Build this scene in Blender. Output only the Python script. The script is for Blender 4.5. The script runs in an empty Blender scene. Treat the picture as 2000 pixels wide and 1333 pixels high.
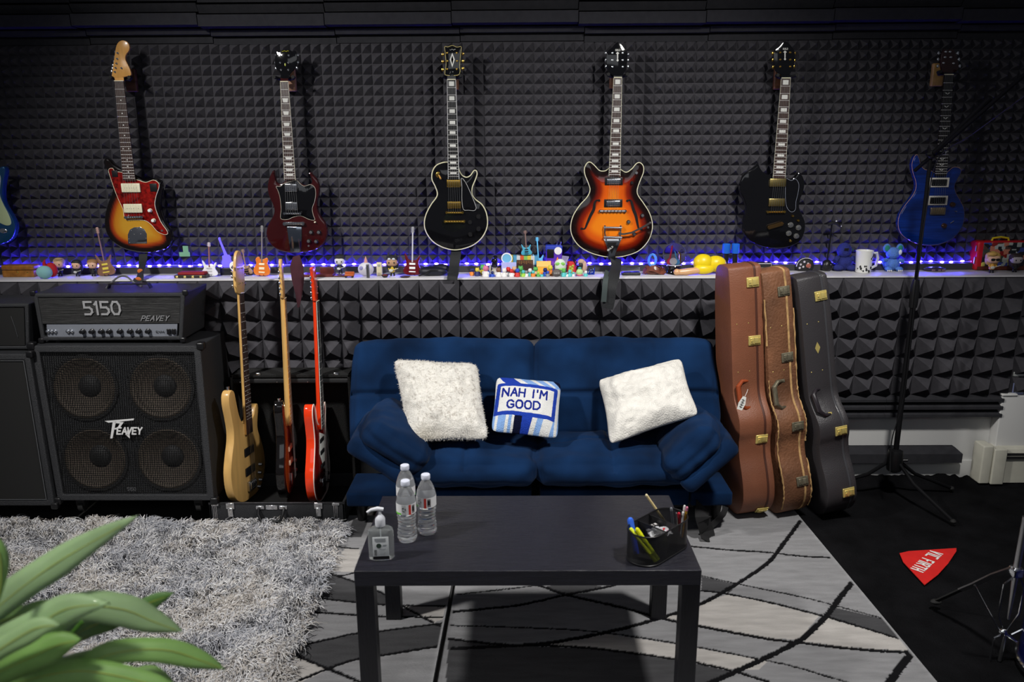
import bpy, bmesh, math, random
import numpy as np
from mathutils import Vector, Matrix, Euler
from mathutils.geometry import delaunay_2d_cdt
S = bpy.context.scene
COL = S.collection
random.seed(7)
R = math.radians
# ---------------------------------------------------------------- camera, world, lights, exposure
FOC, TH, CH, YAW, ROLL = 1544.03, 0.24264, 1.7683, 0.0072, -0.0061
_c, _s = math.cos(YAW), math.sin(YAW)
FWD = Vector((-_s*math.cos(TH), _c*math.cos(TH), -math.sin(TH)))
R0 = Vector((_c, _s, 0)); D0 = FWD.cross(R0)
_c, _s = math.cos(ROLL), math.sin(ROLL)
RX = (R0*_c - D0*_s).normalized(); DX = (R0*_s + D0*_c).normalized()
CAM = Vector((0, 0, CH))
cd = bpy.data.cameras.new('camera'); cam = bpy.data.objects.new('camera', cd); COL.objects.link(cam)
M_ = Matrix((RX, -DX, -FWD)).transposed().to_4x4(); M_.translation = CAM
cam.matrix_world = M_
cd.sensor_width = 36; cd.lens = FOC/2000*36
cd.dof.use_dof = True; cd.dof.focus_distance = 3.95; cd.dof.aperture_fstop = 4.0
cd.clip_start = .05
S.camera = cam
w = bpy.data.worlds.new('world'); S.world = w; w.use_nodes = True
w.node_tree.nodes['Background'].inputs[0].default_value = (.80, .85, 1, 1)
w.node_tree.nodes['Background'].inputs[1].default_value = .055
S.view_settings.view_transform = 'Standard'; S.view_settings.look = 'None'
S.view_settings.exposure = 0.0; S.view_settings.gamma = 1; S.view_settings.use_curve_mapping = False
def spot(name, loc, tgt, watt, cone, blend, rad, col):
    l = bpy.data.lights.new(name, 'SPOT'); l.energy = watt; l.spot_size = R(cone); l.spot_blend = blend
    l.shadow_soft_size = rad; l.color = col
    o = bpy.data.objects.new(name, l); COL.objects.link(o); o.location = loc
    o.rotation_euler = (Vector(tgt)-Vector(loc)).to_track_quat('-Z', 'Y').to_euler(); return o
spot('ceiling_spot_left', (-2.4, 1.75, 3.1), (-.75, 3.4, .6), 400, 94, 1, .12, (1, .975, .94))
spot('ceiling_spot_right', (1.3, 1.95, 3.1), (.55, 3.4, .6), 345, 94, 1, .12, (1, .975, .94))

al = bpy.data.lights.new('room_fill', 'AREA'); al.shape = 'RECTANGLE'; al.size = 3.4; al.size_y = .9; al.energy = 8; al.color = (.93, .96, 1)
ao = bpy.data.objects.new('room_fill', al); COL.objects.link(ao); ao.location = (-.3, -.8, 2.75); ao.rotation_euler = (R(52), 0, 0)
spot('plant_fill_spot', (-.9, .25, 2.95), (-.42, .98, .85), 75, 46, .8, .1, (1, .975, .94))  # extra spot added to brighten the foreground plant

def ray(px, py):
    return (FWD + RX*((px-1000)/FOC) + DX*((py-666.5)/FOC))
def at(px, py, Y):                     # point of the photograph on the plane at distance Y
    r = ray(px, py); return CAM + r*(Y/r.y)
def atz(px, py, Z=0.0):                # ... on the level Z
    r = ray(px, py); return CAM + r*((Z-CH)/r.z)
# ---------------------------------------------------------------- materials
def lin(c):
    return tuple((x/12.92 if x <= .04045 else ((x+.055)/1.055)**2.4) for x in c)
def rgb(*c):
    return lin([x/255 for x in c])
MATS = {}
def mat(name, col, rough=.5, metal=0, noise=0, nscale=20, bump=0, bscale=60, coat=0, trans=0, ior=1.45, emit=None, es=0, sheen=0, vc=None, alpha=1, stretch=(1,1,1), spec=.5, detail=4):
    if name in MATS: return MATS[name]
    m = bpy.data.materials.new(name); m.use_nodes = True; nt = m.node_tree; N = nt.nodes; L = nt.links
    b = N['Principled BSDF']
    b.inputs['Base Color'].default_value = (*col, 1)
    b.inputs['Roughness'].default_value = rough; b.inputs['Metallic'].default_value = metal
    b.inputs['Coat Weight'].default_value = coat; b.inputs['Coat Roughness'].default_value = .04
    b.inputs['Transmission Weight'].default_value = trans; b.inputs['IOR'].default_value = ior
    b.inputs['Specular IOR Level'].default_value = spec
    b.inputs['Sheen Weight'].default_value = sheen; b.inputs['Alpha'].default_value = alpha
    if emit: b.inputs['Emission Color'].default_value = (*emit, 1); b.inputs['Emission Strength'].default_value = es
    tc = N.new('ShaderNodeTexCoord'); mp = N.new('ShaderNodeMapping'); mp.inputs['Scale'].default_value = stretch
    L.new(tc.outputs['Object'], mp.inputs['Vector'])
    src = None
    if vc:
        a = N.new('ShaderNodeVertexColor'); a.layer_name = vc; src = a.outputs['Color']; L.new(src, b.inputs['Base Color'])
    if noise:
        n = N.new('ShaderNodeTexNoise'); n.inputs['Scale'].default_value = nscale; n.inputs['Detail'].default_value = detail
        L.new(mp.outputs[0], n.inputs['Vector'])
        mr = N.new('ShaderNodeMapRange'); mr.inputs['From Min'].default_value = .3; mr.inputs['From Max'].default_value = .7
        mr.inputs['To Min'].default_value = 1-noise; mr.inputs['To Max'].default_value = 1+noise
        L.new(n.outputs['Fac'], mr.inputs['Value'])
        mx = N.new('ShaderNodeVectorMath'); mx.operation = 'SCALE'
        if src: L.new(src, mx.inputs[0])
        else: mx.inputs[0].default_value = col
        L.new(mr.outputs[0], mx.inputs['Scale']); L.new(mx.outputs[0], b.inputs['Base Color'])
    if bump:
        n2 = N.new('ShaderNodeTexNoise'); n2.inputs['Scale'].default_value = bscale; n2.inputs['Detail'].default_value = 5
        L.new(mp.outputs[0], n2.inputs['Vector'])
        bp = N.new('ShaderNodeBump'); bp.inputs['Strength'].default_value = bump; bp.inputs['Distance'].default_value = .01
        L.new(n2.outputs['Fac'], bp.inputs['Height']); L.new(bp.outputs[0], b.inputs['Normal'])
    MATS[name] = m; return m
def plain(r, g, b, rough=.45, **k):
    return mat('paint_%d_%d_%d_%d' % (r, g, b, int(rough*100)) + ''.join(sorted(k)), rgb(r, g, b), rough, **k)
CHROME = mat('chrome', (.82, .83, .85), .14, 1)
STEEL = mat('steel', (.55, .55, .56), .3, 1)
GOLD = mat('gold', rgb(232, 188, 90), .22, 1)
BRASS = mat('brass', rgb(236, 214, 130), .25, .6)
AGED = mat('aged_metal', rgb(120, 114, 96), .45, .6, noise=.3, nscale=60)
BLACK = mat('black_plastic', (.008, .008, .009), .35)
BLACKM = mat('black_matt', (.012, .012, .013), .7)
GLOSSB = mat('black_lacquer', (.004, .004, .005), .08, coat=.6)
TOLEX = mat('black_vinyl', (.020, .021, .024), .55, bump=.5, bscale=350)
WHITE = plain(235, 235, 232)
CREAM = plain(232, 226, 196, .35)
WOODB = mat('walnut', rgb(92, 58, 36), .5, noise=.35, nscale=14, stretch=(1,1,6))
ROSE = mat('rosewood', rgb(58, 38, 32), .45, noise=.3, nscale=60)
MAPLE = mat('maple', rgb(214, 158, 84), .3, noise=.12, nscale=12, coat=.4, stretch=(4,4,.6))
RUBBER = mat('rubber', (.01, .01, .01), .8)
# ---------------------------------------------------------------- object helpers
def put(o, label=None, cat=None, group=None, kind=None):
    if label: o['label'] = label
    if cat: o['category'] = cat
    if group: o['group'] = group
    if kind: o['kind'] = kind
    return o
def empty(name, loc, label=None, cat=None, group=None, rot=(0, 0, 0)):
    o = bpy.data.objects.new(name, None); COL.objects.link(o); o.empty_display_size = .05
    o.location = loc; o.rotation_euler = rot
    return put(o, label, cat, group)
def copy_tree(o, parent=None):
    c = o.copy(); COL.objects.link(c); c.parent = parent
    for ch in list(o.children): copy_tree(ch, c)
    return c
def crom(pts, n=6, closed=True):       # Catmull-Rom
    P = [Vector(p) for p in pts]; out = []; k = len(P)
    rng = range(k if closed else k-1)
    for i in rng:
        if closed: a, b, c, d = P[(i-1) % k], P[i], P[(i+1) % k], P[(i+2) % k]
        else: a, b, c, d = P[max(i-1, 0)], P[i], P[i+1], P[min(i+2, k-1)]
        for j in range(n):
            t = j/n
            out.append(.5*((2*b)+(c-a)*t+(2*a-5*b+4*c-d)*t*t+(3*b-a-3*c+d)*t**3))
    if not closed: out.append(P[-1])
    return out
class MB:
    def __init__(s): s.v = []; s.f = []; s.mi = []; s.m = 0; s.T = Matrix.Identity(4); s.c = None
    def add(s, vs, fs):
        b = len(s.v); s.v += [s.T @ Vector(p) for p in vs]
        for f in fs: s.f.append([b+i for i in f]); s.mi.append(s.m)
        return b
    def box(s, a, b):                  # corner to corner
        x0, y0, z0 = a; x1, y1, z1 = b
        s.add([(x0,y0,z0),(x1,y0,z0),(x1,y1,z0),(x0,y1,z0),(x0,y0,z1),(x1,y0,z1),(x1,y1,z1),(x0,y1,z1)],
              [(0,3,2,1),(4,5,6,7),(0,1,5,4),(1,2,6,5),(2,3,7,6),(3,0,4,7)]); return s
    def bbox(s, a, b, r=.004, n=3):    # rounded box: vertical-axis rounded loops
        x0, y0, z0 = a; x1, y1, z1 = b; r = min(r, (x1-x0)/2.01, (y1-y0)/2.01, (z1-z0)/2.01)
        rings = []
        for sgn, zc in ((-1, z0+r), (1, z1-r)):
            for k in range(n+1):
                t = (k/n)*math.pi/2 if sgn > 0 else (1-k/n)*math.pi/2
                rings.append((zc+sgn*r*math.sin(t), r*(1-math.cos(t))))
        vs = []; fs = []; m = 4*(n+1)
        for z, ins in rings:
            for cx, cy, a0 in ((x1-r, y1-r, 0), (x0+r, y1-r, 90), (x0+r, y0+r, 180), (x1-r, y0+r, 270)):
                for k in range(n+1):
                    t = R(a0+90*k/n); vs.append((cx+(r-ins)*math.cos(t), cy+(r-ins)*math.sin(t), z))
        for i in range(len(rings)-1):
            for j in range(m): fs.append((i*m+j, i*m+(j+1) % m, (i+1)*m+(j+1) % m, (i+1)*m+j))
        fs.append(tuple(range(m-1, -1, -1))); fs.append(tuple((len(rings)-1)*m+j for j in range(m)))
        s.add(vs, fs); return s
    def cyl(s, p0, p1, r0, r1=None, n=12, cap=True):
        p0 = Vector(p0); p1 = Vector(p1); r1 = r0 if r1 is None else r1
        d = (p1-p0).normalized(); u = d.orthogonal().normalized(); w = d.cross(u)
        vs = [p0+(u*math.cos(2*math.pi*i/n)+w*math.sin(2*math.pi*i/n))*r0 for i in range(n)]
        vs += [p1+(u*math.cos(2*math.pi*i/n)+w*math.sin(2*math.pi*i/n))*r1 for i in range(n)]
        fs = [(i, (i+1) % n, n+(i+1) % n, n+i) for i in range(n)]
        if cap: fs += [tuple(range(n-1, -1, -1)), tuple(range(n, 2*n))]
        s.add(vs, fs); return s
    def tube(s, pts, r, n=8, flat=None, closed=False):   # flat=(w,t,up): strap section
        P = [Vector(p) for p in pts]; k = len(P); vs = []; fs = []; prev = None
        for i, p in enumerate(P):
            d = (P[(i+1) % k]-P[i-1] if closed else P[min(i+1, k-1)]-P[max(i-1, 0)]).normalized()
            if flat:
                up = Vector(flat[2]); u = d.cross(up).normalized(); w = u.cross(d).normalized()
                W, T = flat[0]/2, flat[1]/2
                for a, b in ((-W, -T), (W, -T), (W, T), (-W, T)): vs.append(p+u*a+w*b)
            else:
                u = d.orthogonal().normalized() if prev is None else (prev-d*prev.dot(d)).normalized()
                prev = u; w = d.cross(u); rr = r[i] if isinstance(r, (list, tuple)) else r
                for j in range(n):
                    t = 2*math.pi*j/n; vs.append(p+(u*math.cos(t)+w*math.sin(t))*rr)
        m = 4 if flat else n
        for i in range(k if closed else k-1):
            for j in range(m): fs.append((i*m+j, i*m+(j+1) % m, ((i+1) % k)*m+(j+1) % m, ((i+1) % k)*m+j))
        if not closed: fs += [tuple(range(m-1, -1, -1)), tuple((k-1)*m+j for j in range(m))]
        s.add(vs, fs); return s
    def lathe(s, prof, o=(0, 0, 0), n=20, ax=None, caps=True):      # prof [(r,z)]
        M = Matrix.Translation(Vector(o))
        if ax is not None: M = M @ Vector((0, 0, 1)).rotation_difference(Vector(ax)).to_matrix().to_4x4()
        vs = []; fs = []
        for r, z in prof:
            for j in range(n):
                t = 2*math.pi*j/n; vs.append(M @ Vector((max(r, 1e-5)*math.cos(t), max(r, 1e-5)*math.sin(t), z)))
        for i in range(len(prof)-1):
            for j in range(n): fs.append((i*n+j, i*n+(j+1) % n, (i+1)*n+(j+1) % n, (i+1)*n+j))
        if caps: fs += [tuple(range(n-1, -1, -1)), tuple((len(prof)-1)*n+j for j in range(n))]
        s.add(vs, fs); return s
    def ball(s, c, r, n=12, sq=1):
        rx, ry, rz = (r, r, r) if not isinstance(r, (list, tuple)) else r
        vs = []; fs = []; k = max(n//2+1, 5)
        for i in range(k+1):
            a = math.pi*i/k
            for j in range(n):
                t = 2*math.pi*j/n; f = lambda q: math.copysign(abs(q)**sq, q)
                vs.append((c[0]+rx*f(math.sin(a) + 1e-4)*f(math.cos(t)), c[1]+ry*f(math.sin(a) + 1e-4)*f(math.sin(t)), c[2]-rz*f(math.cos(a))))
        for i in range(k):
            for j in range(n): fs.append((i*n+j, i*n+(j+1) % n, (i+1)*n+(j+1) % n, (i+1)*n+j))
        s.add(vs, fs); return s
    def prism(s, outline, y0, y1, bev=0):                # outline [(x,z)] extruded along y, y0 front
        P = [Vector((p[0], p[1])) for p in outline]; k = len(P)
        A = sum(P[i].x*P[(i+1) % k].y-P[(i+1) % k].x*P[i].y for i in range(k))
        if A < 0: P.reverse()
        nr = []
        for i in range(k):
            d = (P[(i+1) % k]-P[i-1]); d = d.normalized() if d.length > 1e-9 else Vector((1, 0)); nr.append(Vector((-d.y, d.x)))
        rings = [(0, y0), (0, y1)] if not bev else [(bev, y0), (bev*.3, y0+bev*.3), (0, y0+bev), (0, y1-bev), (bev*.3, y1-bev*.3), (bev, y1)]
        vs = []; fs = []
        for ins, y in rings:
            for p, n_ in zip(P, nr): q = p+n_*ins; vs.append((q.x, y, q.y))
        for i in range(len(rings)-1):
            for j in range(k): fs.append((i*k+j, i*k+(j+1) % k, (i+1)*k+(j+1) % k, (i+1)*k+j))
        fs += [tuple(range(k-1, -1, -1)), tuple((len(rings)-1)*k+j for j in range(k))]
        fs = [tuple(reversed(f)) for f in fs]
        s.add(vs, fs); return s
    def build(s, name, mats, parent=None, smooth=True, ang=35, loc=None, mod=None):
        me = bpy.data.meshes.new(name); me.from_pydata([tuple(v) for v in s.v], [], s.f)
        if not isinstance(mats, (list, tuple)): mats = [mats]
        for m in mats: me.materials.append(m)
        if len(mats) > 1: me.polygons.foreach_set('material_index', s.mi)
        if s.c is not None:
            a = me.color_attributes.new('Col', 'FLOAT_COLOR', 'POINT')
            a.data.foreach_set('color', np.array([(*c, 1) for c in s.c], dtype=np.float32).ravel())
        bm = bmesh.new(); bm.from_mesh(me)
        if getattr(s, 'weld', False) and s.c is None: bmesh.ops.remove_doubles(bm, verts=bm.verts, dist=1e-6)
        bmesh.ops.recalc_face_normals(bm, faces=bm.faces); bm.to_mesh(me); bm.free()
        if smooth:
            me.polygons.foreach_set('use_smooth', [True]*len(me.polygons))
            if hasattr(me, 'set_sharp_from_angle'): me.set_sharp_from_angle(angle=R(ang))
        me.update()
        o = bpy.data.objects.new(name, me); COL.objects.link(o); o.parent = parent
        if loc is not None: o.location = loc
        return o
def one(name, mats, loc, fn, label=None, cat=None, group=None, rot=None, **k):   # a one-mesh thing
    b = MB(); fn(b); o = b.build(name, mats, None, loc=loc, **k)
    if rot: o.rotation_euler = rot
    return put(o, label, cat, group)
# stroke letters, unit cell 1 x 1
GL = {'N': [[(0,0),(0,1),(.75,0),(.75,1)]], 'A': [[(0,0),(.38,1),(.76,0)],[(.15,.35),(.6,.35)]], 'H': [[(0,0),(0,1)],[(.7,0),(.7,1)],[(0,.5),(.7,.5)]],
 'I': [[(.1,0),(.1,1)]], "'": [[(.08,.75),(.08,1)]], 'M': [[(0,0),(.05,1),(.42,.4),(.8,1),(.86,0)]], 'G': [[(.75,.8),(.5,1),(.2,.95),(0,.7),(0,.3),(.2,.03),(.55,0),(.78,.2),(.78,.45),(.45,.45)]],
 'O': [[(.2,0),(0,.25),(0,.75),(.2,1),(.55,1),(.75,.75),(.75,.25),(.55,0),(.2,0)]], 'D': [[(0,0),(0,1),(.45,1),(.75,.7),(.75,.3),(.45,0),(0,0)]],
 '5': [[(.72,1),(0,1),(0,.55),(.5,.55),(.72,.38),(.72,.18),(.5,0),(0,0)]], '1': [[(0,.8),(.22,1),(.22,0)]], '0': [[(.2,0),(0,.3),(0,.7),(.2,1),(.6,1),(.8,.7),(.8,.3),(.6,0),(.2,0)]],
 'P': [[(0,0),(0,1),(.5,1),(.7,.8),(.5,.5),(0,.5)]], 'E': [[(.6,0),(0,0),(0,1),(.6,1)],[(0,.5),(.5,.5)]], 'V': [[(0,1),(.3,0),(.65,1)]], 'Y': [[(0,1),(.33,.5),(.66,1)],[(.33,.5),(.33,0)]],
 'C': [[(.65,1),(0,1),(0,0),(.65,0)]], 'F': [[(0,0),(0,1),(.6,1)],[(0,.5),(.5,.5)]], 'R': [[(0,0),(0,1),(.5,1),(.65,.8),(.5,.5),(0,.5)],[(.35,.5),(.7,0)]], 'T': [[(0,1),(.7,1)],[(.35,1),(.35,0)]],
 'L': [[(0,1),(0,0),(.6,0)]], 'U': [[(0,1),(0,.2),(.2,0),(.5,0),(.7,.2),(.7,1)]], 'K': [[(0,0),(0,1)],[(.65,1),(0,.45),(.7,0)]], 'S': [[(.65,.9),(.4,1),(.05,.85),(.1,.6),(.6,.4),(.65,.15),(.3,0),(0,.1)]],
 '9': [[(.6,.5),(.1,.5),(0,.75),(.2,1),(.5,1),(.65,.75),(.6,0)]], '2': [[(0,.8),(.3,1),(.6,.8),(.6,.6),(0,0),(.65,0)]], '+': [[(.3,.1),(.3,.8)],[(0,.45),(.6,.45)]]}
GW = {'I': .2, "'": .18, 'M': .9, '1': .3, ' ': .4, 'N': .78, 'O': .78, 'G': .8, 'D': .78, '0': .82}
def strokes(t, gap=.28):
    x = 0; out = []
    for ch in t:
        for s_ in GL.get(ch, []): out.append([(x+a, b) for a, b in s_])
        x += GW.get(ch, .7)+gap
    return out, x-gap
def letter_mesh(name, t, mtl, parent, o, ux, uz, hgt, wid=None, th=.012, dep=.002, slant=0, gap=.28):
    st, W = strokes(t, gap); ux = Vector(ux).normalized(); uz = Vector(uz).normalized(); nrm = uz.cross(ux)
    sx = (wid/W) if wid else hgt
    b = MB(); cnt_ = 0
    for s_ in st:
        pts = [Vector(o)+ux*(a*sx+z*hgt*slant)+uz*(z*hgt) for a, z in s_]
        for p, q in zip(pts[:-1], pts[1:]):
            cnt_ += 1; jj = nrm*(-.00015*(cnt_ % 6))
            d = (q-p).normalized(); e = d.cross(nrm)*th/2; p2 = p-d*th*.45; q2 = q+d*th*.45
            vs = []
            for k in (0, -dep):
                vs += [v+jj for v in (p2-e+nrm*k, q2-e+nrm*k, q2+e+nrm*k, p2+e+nrm*k)]
            b.add(vs, [(0,1,2,3),(4,5,6,7),(0,1,5,4),(1,2,6,5),(2,3,7,6),(3,0,4,7)])
    return b.build(name, mtl, parent, smooth=False)
def seg_d(P, a, b):                    # distance of many points to a segment
    a = np.array(a, float); b = np.array(b, float); d = b-a; L = (d*d).sum()+1e-12
    t = np.clip(((P-a) @ d)/L, 0, 1); return np.hypot(*(P-(a+t[:, None]*d)).T)
def poly_d(P, pl):
    m = np.full(len(P), 9.)
    for a, b in zip(pl[:-1], pl[1:]): m = np.minimum(m, seg_d(P, a, b))
    return m
def inside(P, poly):
    x, y = P[:, 0], P[:, 1]; r = np.zeros(len(P), bool); k = len(poly)
    for i in range(k):
        x0, y0 = poly[i]; x1, y1 = poly[(i+1) % k]
        if y0 == y1: continue
        c = ((y0 > y) != (y1 > y)) & (x < (x1-x0)*(y-y0)/(y1-y0)+x0); r ^= c
    return r
# ---------------------------------------------------------------- the room
YU, YL, YK, ZS = 4.213, 3.955, 3.990, 1.118
WALLP = mat('white_wall_paint', rgb(214, 214, 212), .75, bump=.08, bscale=200)
DARKW = mat('dark_wall_paint', (.02, .02, .022), .9)
LEDGEM = mat('white_ledge_paint', rgb(205, 203, 206), .5, noise=.06, nscale=8)
FOAM = mat('charcoal_foam', (.062, .060, .068), 1, bump=.25, bscale=500, spec=.05, noise=.1, nscale=40)
FOAMB = mat('black_foam', (.038, .038, .043), 1, bump=.25, bscale=500, spec=.05, noise=.1, nscale=30)
def struct(name, mats, fn, **k): return one(name, mats, (0, 0, 0), fn, **k) and put(bpy.data.objects[name], kind='structure')
struct('floor', mat('dark_floor', (.035, .033, .032), .8), lambda b: b.box((-4.2, -.6, -.06), (4.2, YK, -.012)), smooth=False)
struct('wall_back', DARKW, lambda b: b.box((-4.2, YU, 0), (4.2, YU+.1, 3.25)), smooth=False)
def kn(b): b.box((-4.2, YK, -.012), (4.2, YU-.002, ZS-.009))
struct('wall_knee', WALLP, kn, smooth=False)
struct('trim_1', LEDGEM, lambda b: b.bbox((-4.2, YL-.008, ZS-.0075), (4.2, YU-.03, ZS), .003, 2))
struct('trim_2', mat('ledge_backboard', (.035, .034, .04), .7), lambda b: b.box((-4.2, YU-.066, ZS-.03), (4.2, YU-.001, ZS+.034)), smooth=False)
struct('baseboard_back', WALLP, lambda b: b.bbox((-4.2, YK-.016, -.012), (4.2, YK-.001, .115), .006, 2))
# pyramid foam
def pyr_mesh(name, nx, nz, p, hgt, base, m, seed=0):
    rnd = random.Random(seed); b = MB()
    W, H = nx*p, nz*p
    for i in range(nx):
        for j in range(nz):
            x, z = i*p, j*p; g = .0012
            q = [(x+g, -base, z+g), (x+p-g, -base, z+g), (x+p-g, -base, z+p-g), (x+g, -base, z+p-g)]
            c = (x+p/2+rnd.uniform(-.04, .04)*p, -base-hgt*rnd.uniform(.93, 1.05), z+p/2+rnd.uniform(-.04, .04)*p)
            b.add(q+[c], [(0, 1, 4), (1, 2, 4), (2, 3, 4), (3, 0, 4)])
    b.add([(0,-base,0),(W,-base,0),(W,-base,H),(0,-base,H),(0,0,0),(W,0,0),(W,0,H),(0,0,H)], [(0,1,2,3),(4,7,6,5),(0,4,5,1),(1,5,6,2),(2,6,7,3),(3,7,4,0)])
    return b.build(name, m, None, smooth=False)
p1 = .0508
pf = at(927, 300, YU).x
first = {}
for row, nz in enumerate((6, 6, 6, 4)):
    zt = 2.272 - row*.3058
    for c in range(-13, 10):
        key = (nz, c % 3)
        if key not in first:
            o = pyr_mesh('pyramid_foam_panel', 6, nz, p1, .034, .012, FOAM, c % 3+10*nz); first[key] = o
        else:
            o = first[key].copy(); COL.objects.link(o)
        o.location = (pf + c*.3052, YU-.0005 if nz == 6 else YU-.0005, zt-nz*p1)
        put(o, 'small-pyramid charcoal foam panel glued to the upper wall behind the hanging guitars', 'foam panel', 'small pyramid foam panels on the upper wall')
p2 = .1016; lf = at(1368, 600, YL).x
big = None
for c in range(-8, 5):
    if big is None: big = pyr_mesh('pyramid_foam_panel', 6, 6, p2, .072, .02, FOAM, 3); o = big
    else: o = big.copy(); COL.objects.link(o)
    o.location = (lf + c*.612, YL+.02, .4925); o.scale = (1, 1, 1.0125)
    put(o, 'large-pyramid charcoal foam panel below the white ledge', 'foam panel', 'large pyramid foam panels below the ledge')
# carrier board that closes the gap behind the lower foam
# wedge foam strips
def wedge_mesh(name, L, H, n, dep, base, m):
    b = MB(); pr = [(0, 0)]
    st = H/n
    for k in range(n):
        z = k*st; pr += [(-base, z), (-base-dep, z+st*.30), (-base-dep, z+st*.62), (-base, z+st)]
    pr += [(0, H)]; k = len(pr)
    vs = [(0, y, z) for y, z in pr]+[(L, y, z) for y, z in pr]
    b.add(vs, [(i, (i+1) % k, k+(i+1) % k, k+i) for i in range(k)]+[tuple(range(k-1, -1, -1)), tuple(range(k, 2*k))])
    return b.build(name, m, None, smooth=False)
wl = wedge_mesh('wedge_foam_panel', .609, .125, 3, .036, .02, FOAMB)
x_end = at(1951, 800, YL).x
for c in range(6):
    o = wl if c == 0 else wl.copy()
    if c: COL.objects.link(o)
    o.location = (x_end-(c+1)*.61, YL+.02, .366)
    put(o, 'ridged black foam strip under the large pyramid panels', 'foam panel', 'ridged foam strips low on the wall')
# top of the wall: long ridged panels in stepped rows
def strip_mesh(name, L, pr, m):
    b = MB(); k = len(pr)
    b.add([(0, y, z) for y, z in pr]+[(L, y, z) for y, z in pr], [(i, (i+1) % k, k+(i+1) % k, k+i) for i in range(k)]+[tuple(range(k-1, -1, -1)), tuple(range(k, 2*k))])
    return b.build(name, m, None, smooth=False)
rA = [(0, 2.270), (-.020, 2.271), (-.022, 2.300), (-.010, 2.303), (-.010, 2.306), (-.05, 2.309), (-.055, 2.334), (0, 2.336)]
rB = [(0, 2.337), (-.03, 2.338), (-.03, 2.341), (-.115, 2.345), (-.12, 2.398), (-.035, 2.402), (-.09, 2.408), (-.115, 2.444), (-.03, 2.448), (-.10, 2.456), (-.12, 2.54), (0, 2.58)]
xs = [at(p, 40, YU).x for p in (403, 895, 1143, 1395, 1640)]
for nm, pr, off, lab in (('ridged_foam_panel', rA, .035, 'narrow ridged black foam panel directly above the small pyramids'), ('ridged_foam_panel', rB, 0, 'wide ridged black foam panel along the top of the wall')):
    f0 = None
    for c in range(-5, 8):
        x0 = xs[0]+c*.618+off; dz = .004*((c*37) % 3-1)
        if f0 is None: f0 = strip_mesh(nm, .614, pr, FOAMB); o = f0
        else: o = f0.copy(); COL.objects.link(o)
        o.location = (x0, YU, dz)
        put(o, lab, 'foam panel', 'ridged panels at the top of the wall, '+('lower row' if off else 'upper row'))
# loose foam bar lying against the wall, baseboard heater
a = at(1560, 868, YK-.03); e = at(1872, 870, YK-.06)
def bar(b):
    pr = [(0, .0), (-.06, .0), (-.06, .05), (-.03, .078), (0, .078)]; L = e.x-a.x; k = len(pr)
    b.add([(0, y, z) for y, z in pr]+[(L-(.03 if z > .05 else 0)+.02, y, z) for y, z in pr], [(i, (i+1) % k, k+(i+1) % k, k+i) for i in range(k)]+[tuple(range(k-1, -1, -1)), tuple(range(k, 2*k))])
one('foam_bar', FOAMB, (a.x, YK-.017, .125), bar, 'black foam bar fixed along the white wall behind the tripod stand', 'foam bar', smooth=False)
hx = at(1915, 870, 3.91).x
t = empty('baseboard_heater', (hx, YK-.02, 0), 'off-white metal baseboard heater low on the wall at the right', 'heater')
HM = mat('heater_enamel', rgb(198, 196, 182), .45, noise=.1, nscale=9)
def hb(b):
    pr = [(0, .02), (-.055, .02), (-.055, .03), (-.02, .04), (-.02, .225), (0, .225)]
    pr = [(0, 0.02), (-.075, .02), (-.075, .15), (-.085, .155), (-.085, .175), (-.07, .205), (-.02, .23), (0, .23)]
    k = len(pr); b.add([(.10, y, z) for y, z in pr]+[(1.2, y, z) for y, z in pr], [(i, (i+1) % k, k+(i+1) % k, k+i) for i in range(k)]+[tuple(range(k-1, -1, -1)), tuple(range(k, 2*k))])
MB_ = MB(); hb(MB_); MB_.build('housing', HM, t, smooth=False)
b = MB(); b.bbox((0, -.092, .02), (.055, 0, .232), .008); b.build('end_cap', HM, t)
b = MB(); b.bbox((.058, -.098, .018), (.125, -.001, .215), .006); b.build('end_cap', HM, t)
b = MB(); b.box((.128, -.0875, .158), (1.19, -.080, .172)); b.box((.128, -.0865, .176), (1.19, -.076, .188)); b.build('air_slot', BLACKM, t, smooth=False)
# ---------------------------------------------------------------- LED string along the foot of the foam
t = empty('led_light_string', (0, YU-.044, ZS+.041), 'glowing blue LED string running along the back of the white ledge', 'light string')
def cab(b):
    for k in (0, 1): b.tube([(x*.05, .0035*math.sin(x*1.9+k*3), .003*math.cos(x*1.9+k*3)) for x in range(-58, 59)], .0011, 5)
b = MB(); cab(b); b.build('cable', mat('clear_cable', rgb(150, 150, 215), .3, emit=(.10, .08, 1), es=1.2), t)
LEDM = mat('led_glow', (.1, .1, .8), .3, emit=(.045, .02, 1), es=300)
LEDW = mat('led_core', (.5, .5, 1), .3, emit=(.30, .36, 1), es=90)
x0 = -2.72; led0 = None
for k in range(100):
    x = x0 + k*.0545
    if led0 is None:
        b = MB(); b.ball((0, 0, 0), (.0105, .0050, .0050), 8); b.m = 1; b.ball((0, -.0040, 0), (.0060, .003, .0030), 8); led0 = b.build('led', [LEDM, LEDW], t); o = led0
    else: o = led0.copy(); COL.objects.link(o); o.parent = t
    o.location = (x+.004*math.sin(k*2.3), -.004, .003*math.sin(k*1.7))
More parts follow.
